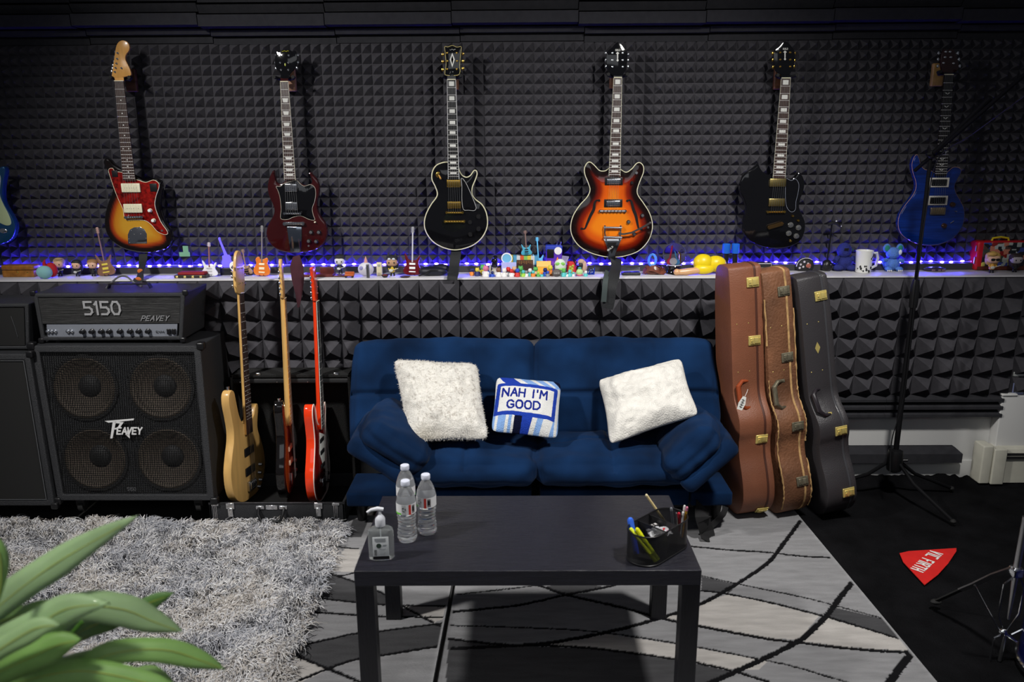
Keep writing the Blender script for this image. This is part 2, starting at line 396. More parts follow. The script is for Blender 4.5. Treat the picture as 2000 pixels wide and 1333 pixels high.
# ---------------------------------------------------------------- guitars
def inset(P, k):
    n = len(P); out = []
    A = sum(P[i][0]*P[(i+1) % n][1]-P[(i+1) % n][0]*P[i][1] for i in range(n)); sg = 1 if A > 0 else -1
    for i in range(n):
        d = Vector((P[(i+1) % n][0]-P[i-1][0], P[(i+1) % n][1]-P[i-1][1])); d = d.normalized() if d.length > 1e-9 else Vector((1, 0))
        out.append((P[i][0]-d.y*sg*k, P[i][1]+d.x*sg*k))
    return out
def plate(name, P, yf, th, mats, parent, bev=.004, dome=0, dw=.05, burst=None, step=.009, back_bev=None, **kw):
    """a body cut from the outline P [(x, z)]: rounded edges, arched front, colour by distance from the edge"""
    P = [(p[0], p[1]) for p in P]; n = len(P); bb = bev if back_bev is None else back_bev
    rings = [(inset(P, bev), yf), (inset(P, bev*.3), yf+bev*.3), (P, yf+bev), (P, yf+th-bb), (inset(P, bb*.3), yf+th-bb*.3), (inset(P, bb), yf+th)]
    vs = []; fs = []
    for rp, y in rings: vs += [(p[0], y, p[1]) for p in rp]
    for i in range(5):
        for j in range(n): fs.append((i*n+j, i*n+(j+1) % n, (i+1)*n+(j+1) % n, (i+1)*n+j))
    F = rings[0][0]; fa = np.array(F); Bk = rings[5][0]
    def cap(Q, y, base):
        v2, e2, f2, ov, _, _ = delaunay_2d_cdt([Vector(p) for p in Q], [(i, (i+1) % n) for i in range(n)], [], 1, 1e-6)
        b0 = len(vs); vs.extend([(v[0], y, v[1]) for v in v2]); fs.extend([tuple(b0+i for i in f) for f in f2]); return len(v2)
    nb_ = cap(Bk, yf+th, 5*n)
    if dome or burst:
        x0, z0 = fa.min(0); x1, z1 = fa.max(0)
        gx, gz = np.meshgrid(np.arange(x0, x1, step), np.arange(z0, z1, step)); G = np.c_[gx.ravel(), gz.ravel()]
        G = G[inside(G, F)]; G = G[poly_d(G, F+[F[0]]) > step*.55]
        v2, e2, f2, _, _, _ = delaunay_2d_cdt([Vector(p) for p in F]+[Vector(p) for p in G], [(i, (i+1) % n) for i in range(n)], [], 1, 1e-6)
        V = np.array([tuple(v) for v in v2]); D = poly_d(V, F+[F[0]])
        t = np.clip(D/dw, 0, 1); dy = dome*(1-(1-t)**2)
        b0 = len(vs); vs += [(v[0], yf-h, v[1]) for v, h in zip(V, dy)]; fs += [tuple(b0+i for i in f) for f in f2]
        nf = len(V)
    else:
        cap(F, yf, 0); D = None; nf = 0
    b = MB(); b.v = [Vector(v) for v in vs]; b.weld = True; b.f = [list(f) for f in fs]; b.mi = [0]*len(fs)
    if burst:
        ec = burst(0.0); b.c = [ec]*(6*n+nb_)+[burst(float(d)) for d in D]
    return b.build(name, mats, parent, **kw)
def grad(stops):
    def f(d):
        for (a, ca), (b, cb) in zip(stops[:-1], stops[1:]):
            if d <= b:
                t = max(0, (d-a)/(b-a)); t = t*t*(3-2*t); return tuple(x+(y-x)*t for x, y in zip(ca, cb))
        return stops[-1][1]
    return f
LAC = mat('sunburst_lacquer', (1, 1, 1), .1, vc='Col', coat=.8, spec=.5)
PEARL = mat('pearl_inlay', rgb(225, 225, 220), .25, coat=.5)
FRET = mat('fret_wire', (.72, .70, .68), .35, .35)
STR = mat('string_steel', (.6, .6, .6), .3, 1)
def lerp(a, b, t): return tuple(x+(y-x)*t for x, y in zip(a, b))
def neck_parts(t, nL, nR, hL, hR, y, scale, board=ROSE, wood=GLOSSB, inlay='dot', bind=None, nfret=22, hs=None, hsm=None, hth=.014, hbind=None, posts=(), tun=(), tmat=CHROME, tlen=.013, scl=None, strings=True, bridge=None, deep=.02):
    """neck between nut and heel (x, z pairs); strings on to the bridge; headstock with its tuners"""
    nk = MB()
    def sect(L, Rr, dp):
        w = Rr[0]-L[0]; xm = (L[0]+Rr[0])/2; zm = (L[1]+Rr[1])/2
        return [(xm+w/2*math.cos(a), y+dp*math.sin(a), zm) for a in [math.pi*i/8 for i in range(9)]]
    tip = [lerp(nL, hL, -.04), lerp(nR, hR, -.04)]
    ss = [sect(tip[0], tip[1], deep*.7), sect(nL, nR, deep*.85), sect(lerp(nL, hL, .5), lerp(nR, hR, .5), deep), sect(hL, hR, deep*1.1)]
    vs = sum(ss, []); fs = []
    for i in range(3):
        for j in range(9): fs.append((i*9+j, i*9+(j+1) % 9, (i+1)*9+(j+1) % 9, (i+1)*9+j))
    fs += [tuple(range(8, -1, -1)), tuple(27+j for j in range(9))]
    nk.add(vs, fs); neck = nk.build('neck', wood, t)
    fbb = MB(); fth = .005
    q = [nL, nR, hR, hL]
    fbb.add([(p[0], y-fth, p[1]) for p in q]+[(p[0], y, p[1]) for p in q], [(0,1,2,3),(4,7,6,5),(0,4,5,1),(1,5,6,2),(2,6,7,3),(3,7,4,0)])
    L = scl or math.dist(nL, hL)*1.42; ax = Vector((hL[0]+hR[0]-nL[0]-nR[0], hL[1]+hR[1]-nL[1]-nR[1])); Ln = ax.length/2; ax = ax.normalized()
    fr = fbb; fr.m = 1
    for k in range(1, nfret+1):
        u = L*(1-2**(-k/12))/Ln
        if u > .99: break
        a = lerp(nL, hL, u); c = lerp(nR, hR, u)
        fr.tube([(a[0], y-fth-.0004, a[1]), (c[0], y-fth-.0004, c[1])], .0013*scale, 5)
    fb = fbb.build('fingerboard', [board, FRET], neck, smooth=False)
    for k in (1, 3, 5, 7, 9, 12, 15, 17, 19, 21):
        if k == 1 and inlay not in ('block1',): continue
        u0 = L*(1-2**(-(k-1)/12))/Ln; u1 = L*(1-2**(-k/12))/Ln; um = (u0+u1)/2; du = (u1-u0)*.30
        if u1 > .99: break
        iv = MB()
        if inlay.startswith('dot'):
            for m_ in ((.5,) if k != 12 else (.25, .75)):
                a = lerp(lerp(nL, hL, um), lerp(nR, hR, um), m_); iv.cyl((a[0], y-fth-.0006, a[1]), (a[0], y-fth+.001, a[1]), .003*scale, n=10)
        elif inlay == 'bird':
            a = lerp(lerp(nL, hL, um), lerp(nR, hR, um), .5)
            for sx in (-1, 1): iv.add([(a[0], y-fth-.0008, a[1]-.004), (a[0]+sx*.014, y-fth-.0008, a[1]+.006), (a[0]+sx*.003, y-fth-.0008, a[1]+.004)], [(0, 1, 2)])
        else:
            e0, e1 = (.2, .8) if inlay != 'trap' else (.16, .84)
            A = lerp(nL, hL, um-du), lerp(nR, hR, um-du); B = lerp(nL, hL, um+du), lerp(nR, hR, um+du)
            s2 = .08 if inlay == 'trap' else 0
            q = [lerp(*A, e0), lerp(*A, e1), lerp(*B, e1-s2), lerp(*B, e0+s2)]
            iv.add([(p[0], y-fth-.0007, p[1]) for p in q]+[(p[0], y-fth+.001, p[1]) for p in q], [(0,1,2,3),(0,4,5,1),(1,5,6,2),(2,6,7,3),(3,7,4,0)])
        iv.build('inlay', PEARL, neck, smooth=False)
    if bind:
        bd = MB()
        for a, c in ((nL, hL), (nR, hR), (nL, nR)): bd.tube([(a[0], y-fth+.001, a[1]), (c[0], y-fth+.001, c[1])], .0016*scale, 5)
        bd.build('fingerboard_binding', bind, neck)
    nb = MB(); nb.cyl((nL[0], y-fth-.001, nL[1]+.002), (nR[0], y-fth-.001, nR[1]+.002), .0025*scale, n=8); nb.build('nut', CREAM, neck)
    if hs:
        H = plate('headstock', crom([(p[0], p[1]) for p in hs], 4), y-.001, hth, hsm, t, bev=.0015)
        if hbind:
            hb_ = MB(); o_ = inset([(p.x, p.y) for p in crom([Vector((a, c)) for a, c in hs], 4)], .0008); hb_.tube([(p[0], y-.0012, p[1]) for p in o_], .0013, 5, closed=True); hb_.build('headstock_binding', hbind, H)
        for p in posts:
            pb = MB(); pb.lathe([(.0048, 0), (.0048, .001), (.003, .002), (.0026, .008), (.003, .009)], (p[0], y-.001, p[1]), 10, (0, -1, 0)); pb.build('string_post', tmat, H)
        for p in tun:
            tb = MB(); xs_ = 1 if p[0] > (nL[0]+nR[0])/2 else -1
            if len(p) > 2: xs_ = p[2]
            tb.cyl((p[0]-xs_*.018, y+hth*.6, p[1]), (p[0], y+hth*.6, p[1]), .0018, n=6); tb.ball((p[0], y+hth*.6, p[1]), (.006, .004, .0085), 10, .8); tb.build('tuner', tmat, H)
    if strings and bridge:
        sb = MB()
        for k in range(6):
            u = .12+.76*k/5; a = lerp(nL, nR, u); c = lerp(bridge[0], bridge[1], u)
            sb.tube([(a[0], y-.0065, a[1]), (c[0], y-.012, c[1])], .0005, 4)
        sb.build('strings', STR, t)
    return neck
def pickup(t, a, b, y, hgt, m, poles=0, screws=STEEL, name='pickup', frame=None, r=.003):
    x0, x1 = sorted((a[0], b[0])); z0, z1 = sorted((a[1], b[1])); p = MB()
    if frame:
        p.bbox((x0, y-.004, z0), (x1, y+.001, z1), .002); o = p.build(name, frame, t)
        q = MB(); f = .12; wx = (x1-x0)*f; wz = (z1-z0)*.16; q.bbox((x0+wx, y-hgt, z0+wz), (x1-wx, y, z1-wz), r); o2 = q.build('pickup_cover', m, o)
    else:
        p.bbox((x0, y-hgt, z0), (x1, y+.001, z1), r); o = p.build(name, m, t)
    if poles:
        s = MB()
        for i in range(6):
            xx = x0+(x1-x0)*(.2+.12*i); zz = z0+(z1-z0)*poles; s.cyl((xx, y-hgt-.0008, zz), (xx, y-hgt+.001, zz), .0016, n=8)
        s.build('pole_pieces', screws, o)
    return o
def knob(t, p, y, r=.009, h=.014, m=BLACK, top=None, name='knob'):
    b = MB(); b.lathe([(r*1.1, 0), (r, .001), (r*.9, h*.9), (r*.8, h)], (p[0], y, p[1]), 16, (0, -1, 0)); o = b.build(name, m, t)
    if top: c = MB(); c.lathe([(r*.72, 0), (r*.72, .0008), (.001, .0012)], (p[0], y-h, p[1]), 14, (0, -1, 0)); c.build('knob_cap', top, o)
    return o
def bar_part(t, a, b, y, m, name, r=.005, tilt=0):
    q = MB(); q.tube([(a[0], y-.008, a[1]), (b[0], y-.008, b[1])], r, 10)
    for p in (a, b): q.cyl((p[0], y+.001, p[1]), (p[0], y-.013, p[1]), r*1.25, n=12)
    for i in range(6):
        u = .15+.14*i; x_ = lerp(a, b, u); q.box((x_[0]-.002, y-.016, x_[1]-r), (x_[0]+.002, y-.010, x_[1]+r))
    return q.build(name, m, t)
YG = 4.075
def hang(ox, label, cx, cy, oy=60, s=2.666, Y=YG, name='electric_guitar'):
    o = at(ox+cx/s, oy+cy/s, Y)
    t = empty(name, o, label, 'guitar')
    def C(x, y): p = at(ox+x/s, oy+y/s, Y)-o; return (p.x, p.z)
    return t, C
def CL(C, pts, n=5): return [(p.x, p.y) for p in crom([Vector(C(*p)) for p in pts], n)]
def hanger(C, t, cx, cy, blk=WOODB):
    p = C(cx, cy); g = t.location
    h = empty('guitar_hanger', (g.x+p[0], YG, g.z+p[1]), 'black padded wall hanger on a wooden block holding '+hanger.lab, 'guitar hanger', 'guitar hangers on the upper wall')
    b = MB(); b.bbox((-.028, YU-YG-.062, -.055), (.028, YU-YG-.036, .055), .006); b.build('wood_block', blk, h)
    b = MB(); b.cyl((0, YU-YG-.055, 0), (0, .012, 0), .006); b.build('arm', BLACKM, h)
    b = MB(); b.tube([(-.046, -.034, .006), (-.044, -.006, .004), (-.03, .012, 0), (0, .02, 0), (.03, .012, 0), (.044, -.006, .004), (.046, -.034, .006)], .0082, 8); b.build('yoke', RUBBER, h)
    return h
# 1 offset body, three-colour burst, tortoise pickguard
t, C = hang(0, 'offset-body electric guitar in three-colour sunburst with red tortoiseshell pickguard, hanging on the wall', 720, 1158)
jb = grad([(0, rgb(14, 9, 8)), (.018, rgb(22, 10, 8)), (.034, rgb(150, 52, 18)), (.052, rgb(184, 118, 28)), (.09, rgb(192, 142, 42))])
out = CL(C, [(545,666),(566,672),(590,697),(622,718),(665,735),(705,757),(740,776),(775,775),(805,770),(830,783),(840,812),(832,855),(828,905),(837,955),(858,1005),(882,1040),(894,1078),(888,1112),(862,1138),(820,1151),(760,1160),(700,1153),(640,1137),(592,1108),(558,1065),(543,1015),(545,960),(560,900),(580,850),(588,805),(578,765),(553,722),(537,688)])
plate('body', out, 0, .042, LAC, t, bev=.008, dome=.002, burst=jb)
TORT = mat('tortoiseshell', rgb(118, 16, 12), .12, noise=.75, nscale=55, coat=.5)
pgp = CL(C, [(568,727),(588,717),(602,733),(648,742),(656,775),(715,777),(760,790),(800,778),(826,792),(830,815),(815,860),(808,905),(820,950),(842,1000),(870,1040),(874,1058),(855,1061),(820,1044),(790,1010),(755,988),(700,985),(655,981),(643,930),(620,880),(600,830),(583,780)], 4)
pg = plate('pickguard', pgp, -.0055, .003, TORT, t, bev=.0005)
b = MB(); b.tube([(p[0], -.0042, p[1]) for p in pgp], .0016, 5, closed=True); b.build('pickguard_edge', CREAM, pg)
neck_parts(t, C(604,265), C(652,265), C(650,780), C(713,780), -.012, 1, wood=MAPLE, inlay='dot', nfret=21, deep=.012,
  hs=[C(*p) for p in [(590,240),(592,212),(598,168),(605,120),(612,82),(625,60),(645,52),(668,60),(680,82),(677,106),(662,126),(659,150),(670,175),(684,205),(688,232),(668,239),(645,243),(615,246)]], hsm=MAPLE,
  posts=[C(*p) for p in ((620,118),(618,148),(614,172),(610,195),(606,216),(640,196))], tun=[(*C(*p), -1) for p in ((604,113),(600,140),(596,163),(590,181),(588,198),(583,213))], bridge=(C(655,970), C(750,968)), scl=math.dist(C(628,265), C(703,972)))
for a_, b_ in (((634,795),(738,842)), ((646,902),(748,948))): pickup(t, C(*a_), C(*b_), -.007, .007, CREAM, .5, r=.005)
bar_part(t, C(662,972), C(745,970), -.006, CHROME, 'bridge', .006)
tp = CL(C, [(668,1110),(668,1060),(684,1030),(716,1021),(748,1028),(766,1055),(767,1108)], 4)
pl = plate('tremolo_plate', [C(669,1110), C(667,1062), C(678,1036), C(700,1024), C(730,1022), C(753,1034), C(766,1058), C(767,1108)], -.004, .003, CHROME, t, bev=.0006)
for p in ((685,1040),(716,1028),(748,1040),(672,1085),(762,1082),(676,1104),(758,1104),(700,1060),(735,1060)):
    b = MB(); q = C(*p); b.ball((q[0], -.0045, q[1]), .0022, 8); b.build('screw', STEEL, pl)
for p in ((786,936),(804,988)): knob(t, C(*p), -.006, .0095, .016, CREAM, WHITE)
b = MB(); q = C(846,1041); b.lathe([(.006, 0), (.005, .003), (.002, .003), (.002, .001)], (q[0], -.006, q[1]), 12, (0, -1, 0)); b.build('output_jack', STEEL, t)
for x0_, y0_, x1_, y1_ in ((588,728,614,762), (786,796,818,838)):
    b = MB(); a_ = C(x0_, y1_); c_ = C(x1_, y0_); b.bbox((a_[0], -.008, a_[1]), (c_[0], -.005, c_[1]), .002); b.build('switch_plate', BLACK, t)
hanger.lab = 'the three-colour sunburst offset guitar'; hanger(C, t, 640, 252)
# 2 cherry double-cut with chrome vibrato
t, C = hang(400, 'dark cherry red double-horned electric guitar with black pickguard and long chrome vibrato plate', 470, 1158)
CHER = mat('cherry_lacquer', rgb(52, 12, 14), .14, coat=.7, noise=.25, nscale=7, stretch=(1, 1, .3))
out = CL(C, [(358,727),(343,745),(328,785),(325,828),(335,870),(352,905),(360,942),(347,978),(328,1012),(318,1052),(327,1092),(352,1125),(395,1150),(450,1159),(510,1158),(570,1145),(610,1120),(630,1085),(637,1042),(625,1002),(600,967),(585,930),(583,890),(592,850),(596,812),(584,777),(562,750),(544,736),(547,758),(556,786),(541,802),(515,804),(492,792),(472,778),(445,772),(420,778),(406,792),(387,797),(371,786),(364,755)])
plate('body', out, 0, .036, CHER, t, bev=.010)
pgp = CL(C, [(372,812),(395,811),(415,795),(450,786),(478,780),(500,800),(520,810),(550,802),(572,816),(578,850),(572,890),(560,925),(565,960),(573,985),(545,984),(500,965),(460,972),(430,984),(396,978),(398,930),(392,870),(380,830)], 4)
pg = plate('pickguard', pgp, -.0015, .002, GLOSSB, t, bev=.0004)
b = MB(); b.tube([(p[0], -.0012, p[1]) for p in pgp], .0011, 5, closed=True); b.build('pickguard_edge', plain(180, 175, 160), pg)
hsg = [(400,248),(397,228),(380,205),(368,175),(370,130),(378,106),(393,108),(408,101),(425,105),(442,101),(457,108),(473,106),(482,130),(480,170),(465,203),(445,226),(442,248)]
neck_parts(t, C(397,268), C(438,268), C(418,778), C(476,778), -.008, 1, wood=CHER, inlay='trap', bind=plain(190, 185, 165), deep=.014,
  hs=[C(*p) for p in hsg], hsm=GLOSSB, posts=[C(*p) for p in ((398,133),(440,130),(396,168),(438,168),(400,205),(438,205))], tun=[C(*p) for p in ((371,130),(368,168),(370,198),(484,128),(484,165),(480,195))], bridge=(C(420,950), C(498,950)), scl=math.dist(C(418,268), C(458,955)))
b = MB(); q = C(421,178); b.ball((q[0], -.010, q[1]), (.0035, .001, .007), 10); b.build('crown_inlay', plain(190, 200, 90, .3), t)
b = MB(); b.tube([(C(404+i*6, 108+3*math.sin(i*2.1))[0], -.0105, C(404+i*6, 108+3*math.sin(i*2.1))[1]) for i in range(7)], .0011, 5); b.build('headstock_logo', plain(200, 195, 50), t)
for a_, b_ in (((417,797),(484,838)), ((420,893),(487,935))): pickup(t, C(*a_), C(*b_), -.002, .009, CHROME, .25)
bar_part(t, C(418,952), C(500,952), -.002, CHROME, 'bridge'); bar_part(t, C(420,1005), C(512,1004), -.002, CHROME, 'tailpiece', .008)
plate('vibrato_plate', [C(428,1022), C(505,1022), C(506,1080), C(503,1153), C(447,1153), C(436,1080)], -.004, .005, mat('brushed_chrome', (.45, .5, .58), .12, 1), t, bev=.001)
for p in ((555,1050),(595,1050),(543,1096),(581,1098)): knob(t, C(*p), -.001, .0105, .013, BLACK, STEEL)
knob(t, C(541,1121), -.001, .005, .004, STEEL, name='output_jack'); knob(t, C(575,997), -.001, .004, .014, CREAM, name='toggle_switch')
hanger.lab = 'the cherry red double-horned guitar'; hanger(C, t, 420, 250, mat('pale_wood', rgb(150, 110, 84), .55, noise=.2, nscale=20))
# 3 black single-cut with cream binding and gold parts
t, C = hang(720, 'black single-cutaway electric guitar with cream binding and gold hardware, hanging on the wall', 455, 1142)
out = CL(C, [(412,684),(380,688),(350,703),(331,735),(329,775),(345,810),(357,845),(351,870),(325,905),(299,955),(289,1005),(299,1050),(330,1095),(375,1125),(430,1142),(480,1140),(540,1120),(585,1085),(612,1040),(620,995),(612,945),(590,905),(556,878),(539,850),(541,815),(555,780),(565,750),(562,731),(548,729),(530,753),(510,763),(488,754),(474,732),(463,705),(440,690)])
plate('body', out, 0, .045, GLOSSB, t, bev=.003, dome=.013, dw=.09, burst=lambda d: (.004, .004, .005))
BIND = plain(214, 210, 178, .35)
b = MB(); b.tube([(p[0], .001, p[1]) for p in inset(out, .001)], .0032, 6, closed=True); b.build('body_binding', BIND, t)
neck_parts(t, C(411,258), C(455,258), C(416,772), C(472,772), -.016, 1, inlay='block1', board=mat('ebony', (.012, .011, .011), .35), bind=plain(205, 205, 205), deep=.012, wood=GLOSSB,
  hs=[C(*p) for p in [(397,86),(415,86),(437,78),(460,87),(484,86),(482,120),(476,180),(478,215),(464,234),(405,234),(398,215),(404,180),(400,120)]], hsm=GLOSSB, hbind=plain(205, 190, 120), tmat=GOLD,
  posts=[C(*p) for p in ((410,118),(412,160),(410,202),(460,118),(462,160),(460,202))], tun=[C(*p) for p in ((386,125),(386,162),(386,204),(492,122),(492,160),(492,198))], bridge=(C(410,945), C(488,945)), scl=math.dist(C(433,258), C(448,946)))
b = MB(); 
for dx, dz, h_ in ((0, 0, 26), (0, 0, 12)): b.add([(C(437,155-h_-12)[0], -.0178, C(437,155-h_-12)[1]), (C(437-h_*.5,155)[0], -.0178, C(0,155)[1]), (C(437,155+h_+12)[0], -.0178, C(437,155+h_+12)[1]), (C(437+h_*.5,155)[0], -.0178, C(0,155)[1])], [(0, 1, 2, 3)])
b.build('diamond_inlay', PEARL, t, smooth=False)
b = MB(); b.tube([(C(424+i*5, 101+3*math.sin(i*2.0))[0], -.018, C(424+i*5, 101+3*math.sin(i*2.0))[1]) for i in range(7)], .0010, 5); b.build('headstock_logo', PEARL, t)
plate('truss_rod_cover', [C(424,236), C(428,212), C(434,205), C(440,212), C(444,236)], -.019, .002, GLOSSB, t, bev=.0003)
for a_, b_ in (((408,775),(480,815)), ((411,888),(482,925))): pickup(t, C(*a_), C(*b_), -.012, .009, GOLD, .75, frame=None)
bar_part(t, C(408,946), C(490,946), -.012, GOLD, 'bridge'); bar_part(t, C(401,992), C(497,992), -.012, GOLD, 'tailpiece', .006)
pgp = CL(C, [(484,768),(503,785),(530,840),(556,905),(560,925),(550,936),(520,934),(495,930),(487,880),(487,810)], 3)
pg = plate('pickguard', pgp, -.018, .002, GLOSSB, t, bev=.0004); b = MB(); b.tube([(p[0], -.0178, p[1]) for p in pgp], .0011, 5, closed=True); b.build('pickguard_edge', plain(190, 190, 190), pg)
knob(t, C(365,750), -.006, .014, .002, GOLD, name='switch_ring'); b = MB(); q = C(366,752); q2 = C(378,770); b.cyl((q[0], -.006, q[1]), (q2[0], -.028, q2[1]), .003, .0045); b.build('toggle_switch', plain(200, 150, 80), t)
for p in ((572,968),(529,997),(572,1032),(530,1060)): knob(t, C(*p), -.009, .0115, .012, BLACK)
hanger.lab = 'the black single-cutaway guitar'; hanger(C, t, 433, 243)
# 4 semi-hollow burst with vibrato arm
t, C = hang(1040, 'semi-hollow double-cutaway guitar in orange sunburst with f-holes and chrome vibrato arm, hanging on the wall', 415, 1180)
out = CL(C, [(300,684),(283,690),(270,718),(273,752),(291,798),(299,830),(285,865),(245,910),(211,965),(198,1020),(206,1070),(240,1120),(295,1155),(360,1175),(415,1181),(480,1175),(550,1150),(597,1105),(620,1055),(625,1005),(610,950),(580,900),(552,860),(546,830),(560,785),(578,740),(578,707),(562,688),(542,691),(516,720),(488,737),(462,724),(440,708),(405,712),(380,729),(350,728),(322,700)])
gb = grad([(0, rgb(16, 8, 7)), (.022, rgb(24, 9, 8)), (.048, rgb(120, 26, 8)), (.075, rgb(205, 84, 16)), (.12, rgb(226, 124, 22))])
plate('body', out, 0, .045, LAC, t, bev=.003, dome=.011, dw=.085, burst=gb)
b = MB(); b.tube([(p[0], .001, p[1]) for p in inset(out, .001)], .0026, 6, closed=True); b.build('body_binding', BIND, t)
ghs = [(424,236),(400,222),(388,200),(383,150),(388,112),(412,90),(430,69),(443,62),(458,71),(478,92),(492,118),(490,170),(486,202),(474,222),(462,236)]
neck_parts(t, C(421,248), C(463,248), C(396,758), C(454,758), -.014, 1, inlay='block1', bind=plain(190, 188, 170), deep=.013,
  hs=[C(*p) for p in ghs], hsm=GLOSSB, posts=[C(*p) for p in ((415,118),(415,155),(415,190),(468,118),(468,155),(468,190))], tun=[C(*p) for p in ((380,118),(380,155),(381,188),(497,125),(497,155),(496,188))], bridge=(C(384,937), C(448,937)), scl=math.dist(C(442,248), C(415,937)))
def crest(t, C, cx, cy, y, m=PEARL):
    b = MB(); P = lambda x, z: (C(cx+x*.68, cy+z*.68)[0], y, C(cx+x*.68, cy+z*.68)[1])
    b.add([P(-5,-30), P(5,-30), P(4,12), P(9,20), P(0,30), P(-9,20), P(-4,12)], [tuple(range(7))]); b.add([P(-14,-34), P(0,-46), P(14,-34), P(8,-30), P(-8,-30)], [tuple(range(5))])
    b.build('headstock_inlay', m, t, smooth=False)
    letter_mesh('headstock_logo', 'GUILD', m, t, P(-17, -52), (1, 0, 0), (0, 0, 1), .008, .024, .0014, .0006)
crest(t, C, 441, 143, -.0162)
def fh(m_):
    b = MB(); pts = [(346,884),(330,884),(322,900),(318,930),(300,965),(283,1005),(272,1030),(255,1030)]
    if m_: pts = [(492,886),(508,882),(516,898),(524,930),(537,965),(545,1005),(552,1030),(566,1034)]
    P = crom([Vector(C(*p)) for p in pts], 5, False); w = [.003+.0045*math.sin(math.pi*i/(len(P)-1))**2 for i in range(len(P))]
    for i in range(len(P)-1):
        d = (P[i+1]-P[i]).normalized(); e = Vector((-d.y, d.x)); q = [P[i]+e*w[i], P[i+1]+e*w[i+1], P[i+1]-e*w[i+1], P[i]-e*w[i]]
        b.add([(v.x, -.0122, v.y) for v in q]+[(v.x, .006, v.y) for v in q], [(0,1,2,3),(0,4,5,1),(3,2,6,7),(4,5,6,7)])
    for e_ in (P[0], P[-1]): b.cyl((e_.x, -.0124, e_.y), (e_.x, .006, e_.y), .006)
    return b.build('f_hole', mat('f_hole_dark', (.003, .002, .002), .9), t, smooth=False)
fh(0); fh(1)
for a_, b_ in (((376,764),(468,804)), ((372,878),(466,919))): pickup(t, C(*a_), C(*b_), -.010, .010, mat('nickel_cover', (.7, .74, .8), .2, 1), frame=BLACK)
bar_part(t, C(350,938), C(480,938), -.009, CHROME, 'bridge', .006)
for p in ((570,962),(498,995),(527,1058)): knob(t, C(*p), -.010, .010, .013, BLACK, STEEL)
knob(t, C(516,792), -.008, .008, .012, BLACK); knob(t, C(540,740), -.004, .008, .010, STEEL, name='toggle_switch')
vb = MB()
for yy in (1022, 1072): a_ = C(368,yy); c_ = C(462,yy+2); vb.cyl((a_[0], -.026, a_[1]), (c_[0], -.026, c_[1]), .0055)
for xx in (374, 456): a_ = C(xx,1012); c_ = C(xx+(8 if xx < 400 else -6),1092); vb.tube([(a_[0], -.022, a_[1]), (a_[0], -.026, C(xx,1050)[1]), (c_[0], -.016, c_[1])], .005, 8)
vib = vb.build('vibrato', CHROME, t)
b = MB(); pl = [C(368,1080), C(462,1080), C(446,1120), C(428,1160), C(432,1190), C(386,1190), C(396,1160), C(382,1115)]
plate('tail_frame', pl, -.020, .006, CHROME, vib, bev=.001)
plate('logo_badge', [C(386,1100), C(436,1100), C(424,1130), C(410,1160), C(396,1130)], -.0212, .001, BLACK, vib, bev=.0002)
letter_mesh('badge_lettering', 'GUILD', PEARL, vib, (C(390,1146)[0], -.0216, C(390,1146)[1]), (1, 0, .75), (-.6, 0, 1), .008, .034, .0012, .0004)
b = MB(); q = [C(452,1055), C(470,1056), C(510,1048), C(560,1022), C(604,996)]; b.tube([(p[0], -.030-.006*i, p[1]) for i, p in enumerate(q)], .0042, 8, flat=(.009, .0035, (0, 1, 0))); e_ = q[-1]; b.ball((e_[0], -.056, e_[1]), .006, 8); q0 = q[0]; b.cyl((q0[0], -.022, q0[1]), (q0[0], -.034, q0[1]), .009); b.build('vibrato_arm', mat('dull_chrome', (.45, .44, .43), .3, 1), vib)
knob(t, C(600,1024), -.006, .006, .008, STEEL, name='output_jack')
hanger.lab = 'the orange sunburst semi-hollow guitar'; hanger(C, t, 441, 236, WOODB)
# 5 black double-cut with gold parts
t, C = hang(1380, 'all-black double-horned electric guitar with gold pickups and clear knobs, hanging on the wall', 350, 1135)
out = CL(C, [(270,692),(284,720),(306,745),(330,752),(375,756),(405,758),(430,771),(456,766),(481,738),(500,755),(512,790),(506,840),(490,880),(485,920),(500,960),(515,1000),(512,1050),(490,1095),(440,1125),(380,1136),(320,1133),(260,1115),(215,1085),(190,1045),(188,1000),(201,960),(206,920),(192,880),(176,840),(178,790),(200,745),(235,722),(258,703)])
plate('body', out, 0, .036, GLOSSB, t, bev=.009)
pgp = CL(C, [(410,770),(440,781),(462,772),(480,800),(475,850),(465,890),(462,932),(440,944),(418,920),(410,870),(410,810)], 3)
pg = plate('pickguard', pgp, -.0015, .002, GLOSSB, t, bev=.0004); b = MB(); b.tube([(p[0], -.0014, p[1]) for p in pgp], .0009, 5, closed=True); b.build('pickguard_edge', plain(140, 145, 160), pg)
dx = lambda L: [(x-36, y-6) for x, y in L]
neck_parts(t, C(385,250), C(433,250), C(342,766), C(405,768), -.008, 1, inlay='block1', bind=plain(170, 168, 150), deep=.014,
  hs=[C(x-36, y-6) for x, y in ghs], hsm=GLOSSB, tmat=GOLD, posts=[C(*p) for p in ((380,115),(380,152),(380,188),(432,115),(432,152),(432,188))], tun=[C(*p) for p in ((344,118),(345,152),(346,190),(459,118),(459,155),(456,187))], bridge=(C(322,943), C(395,943)), scl=math.dist(C(409,250), C(360,943)))
crest(t, C, 405, 136, -.0102)
for a_, b_ in (((328,770),(410,812)), ((323,874),(403,914))): pickup(t, C(*a_), C(*b_), -.002, .009, mat('soft_gold', rgb(190, 170, 110), .3, 1), .2, GOLD)
bar_part(t, C(316,944), C(402,943), -.001, GOLD, 'bridge'); a_ = C(318,1025); c_ = C(392,1003)
b = MB(); b.tube([(a_[0], -.010, a_[1]), (c_[0], -.010, c_[1])], .0075, 8, flat=(.020, .008, (0, 1, 0)))
for p in (a_, c_): b.cyl((p[0], .001, p[1]), (p[0], -.017, p[1]), .005)
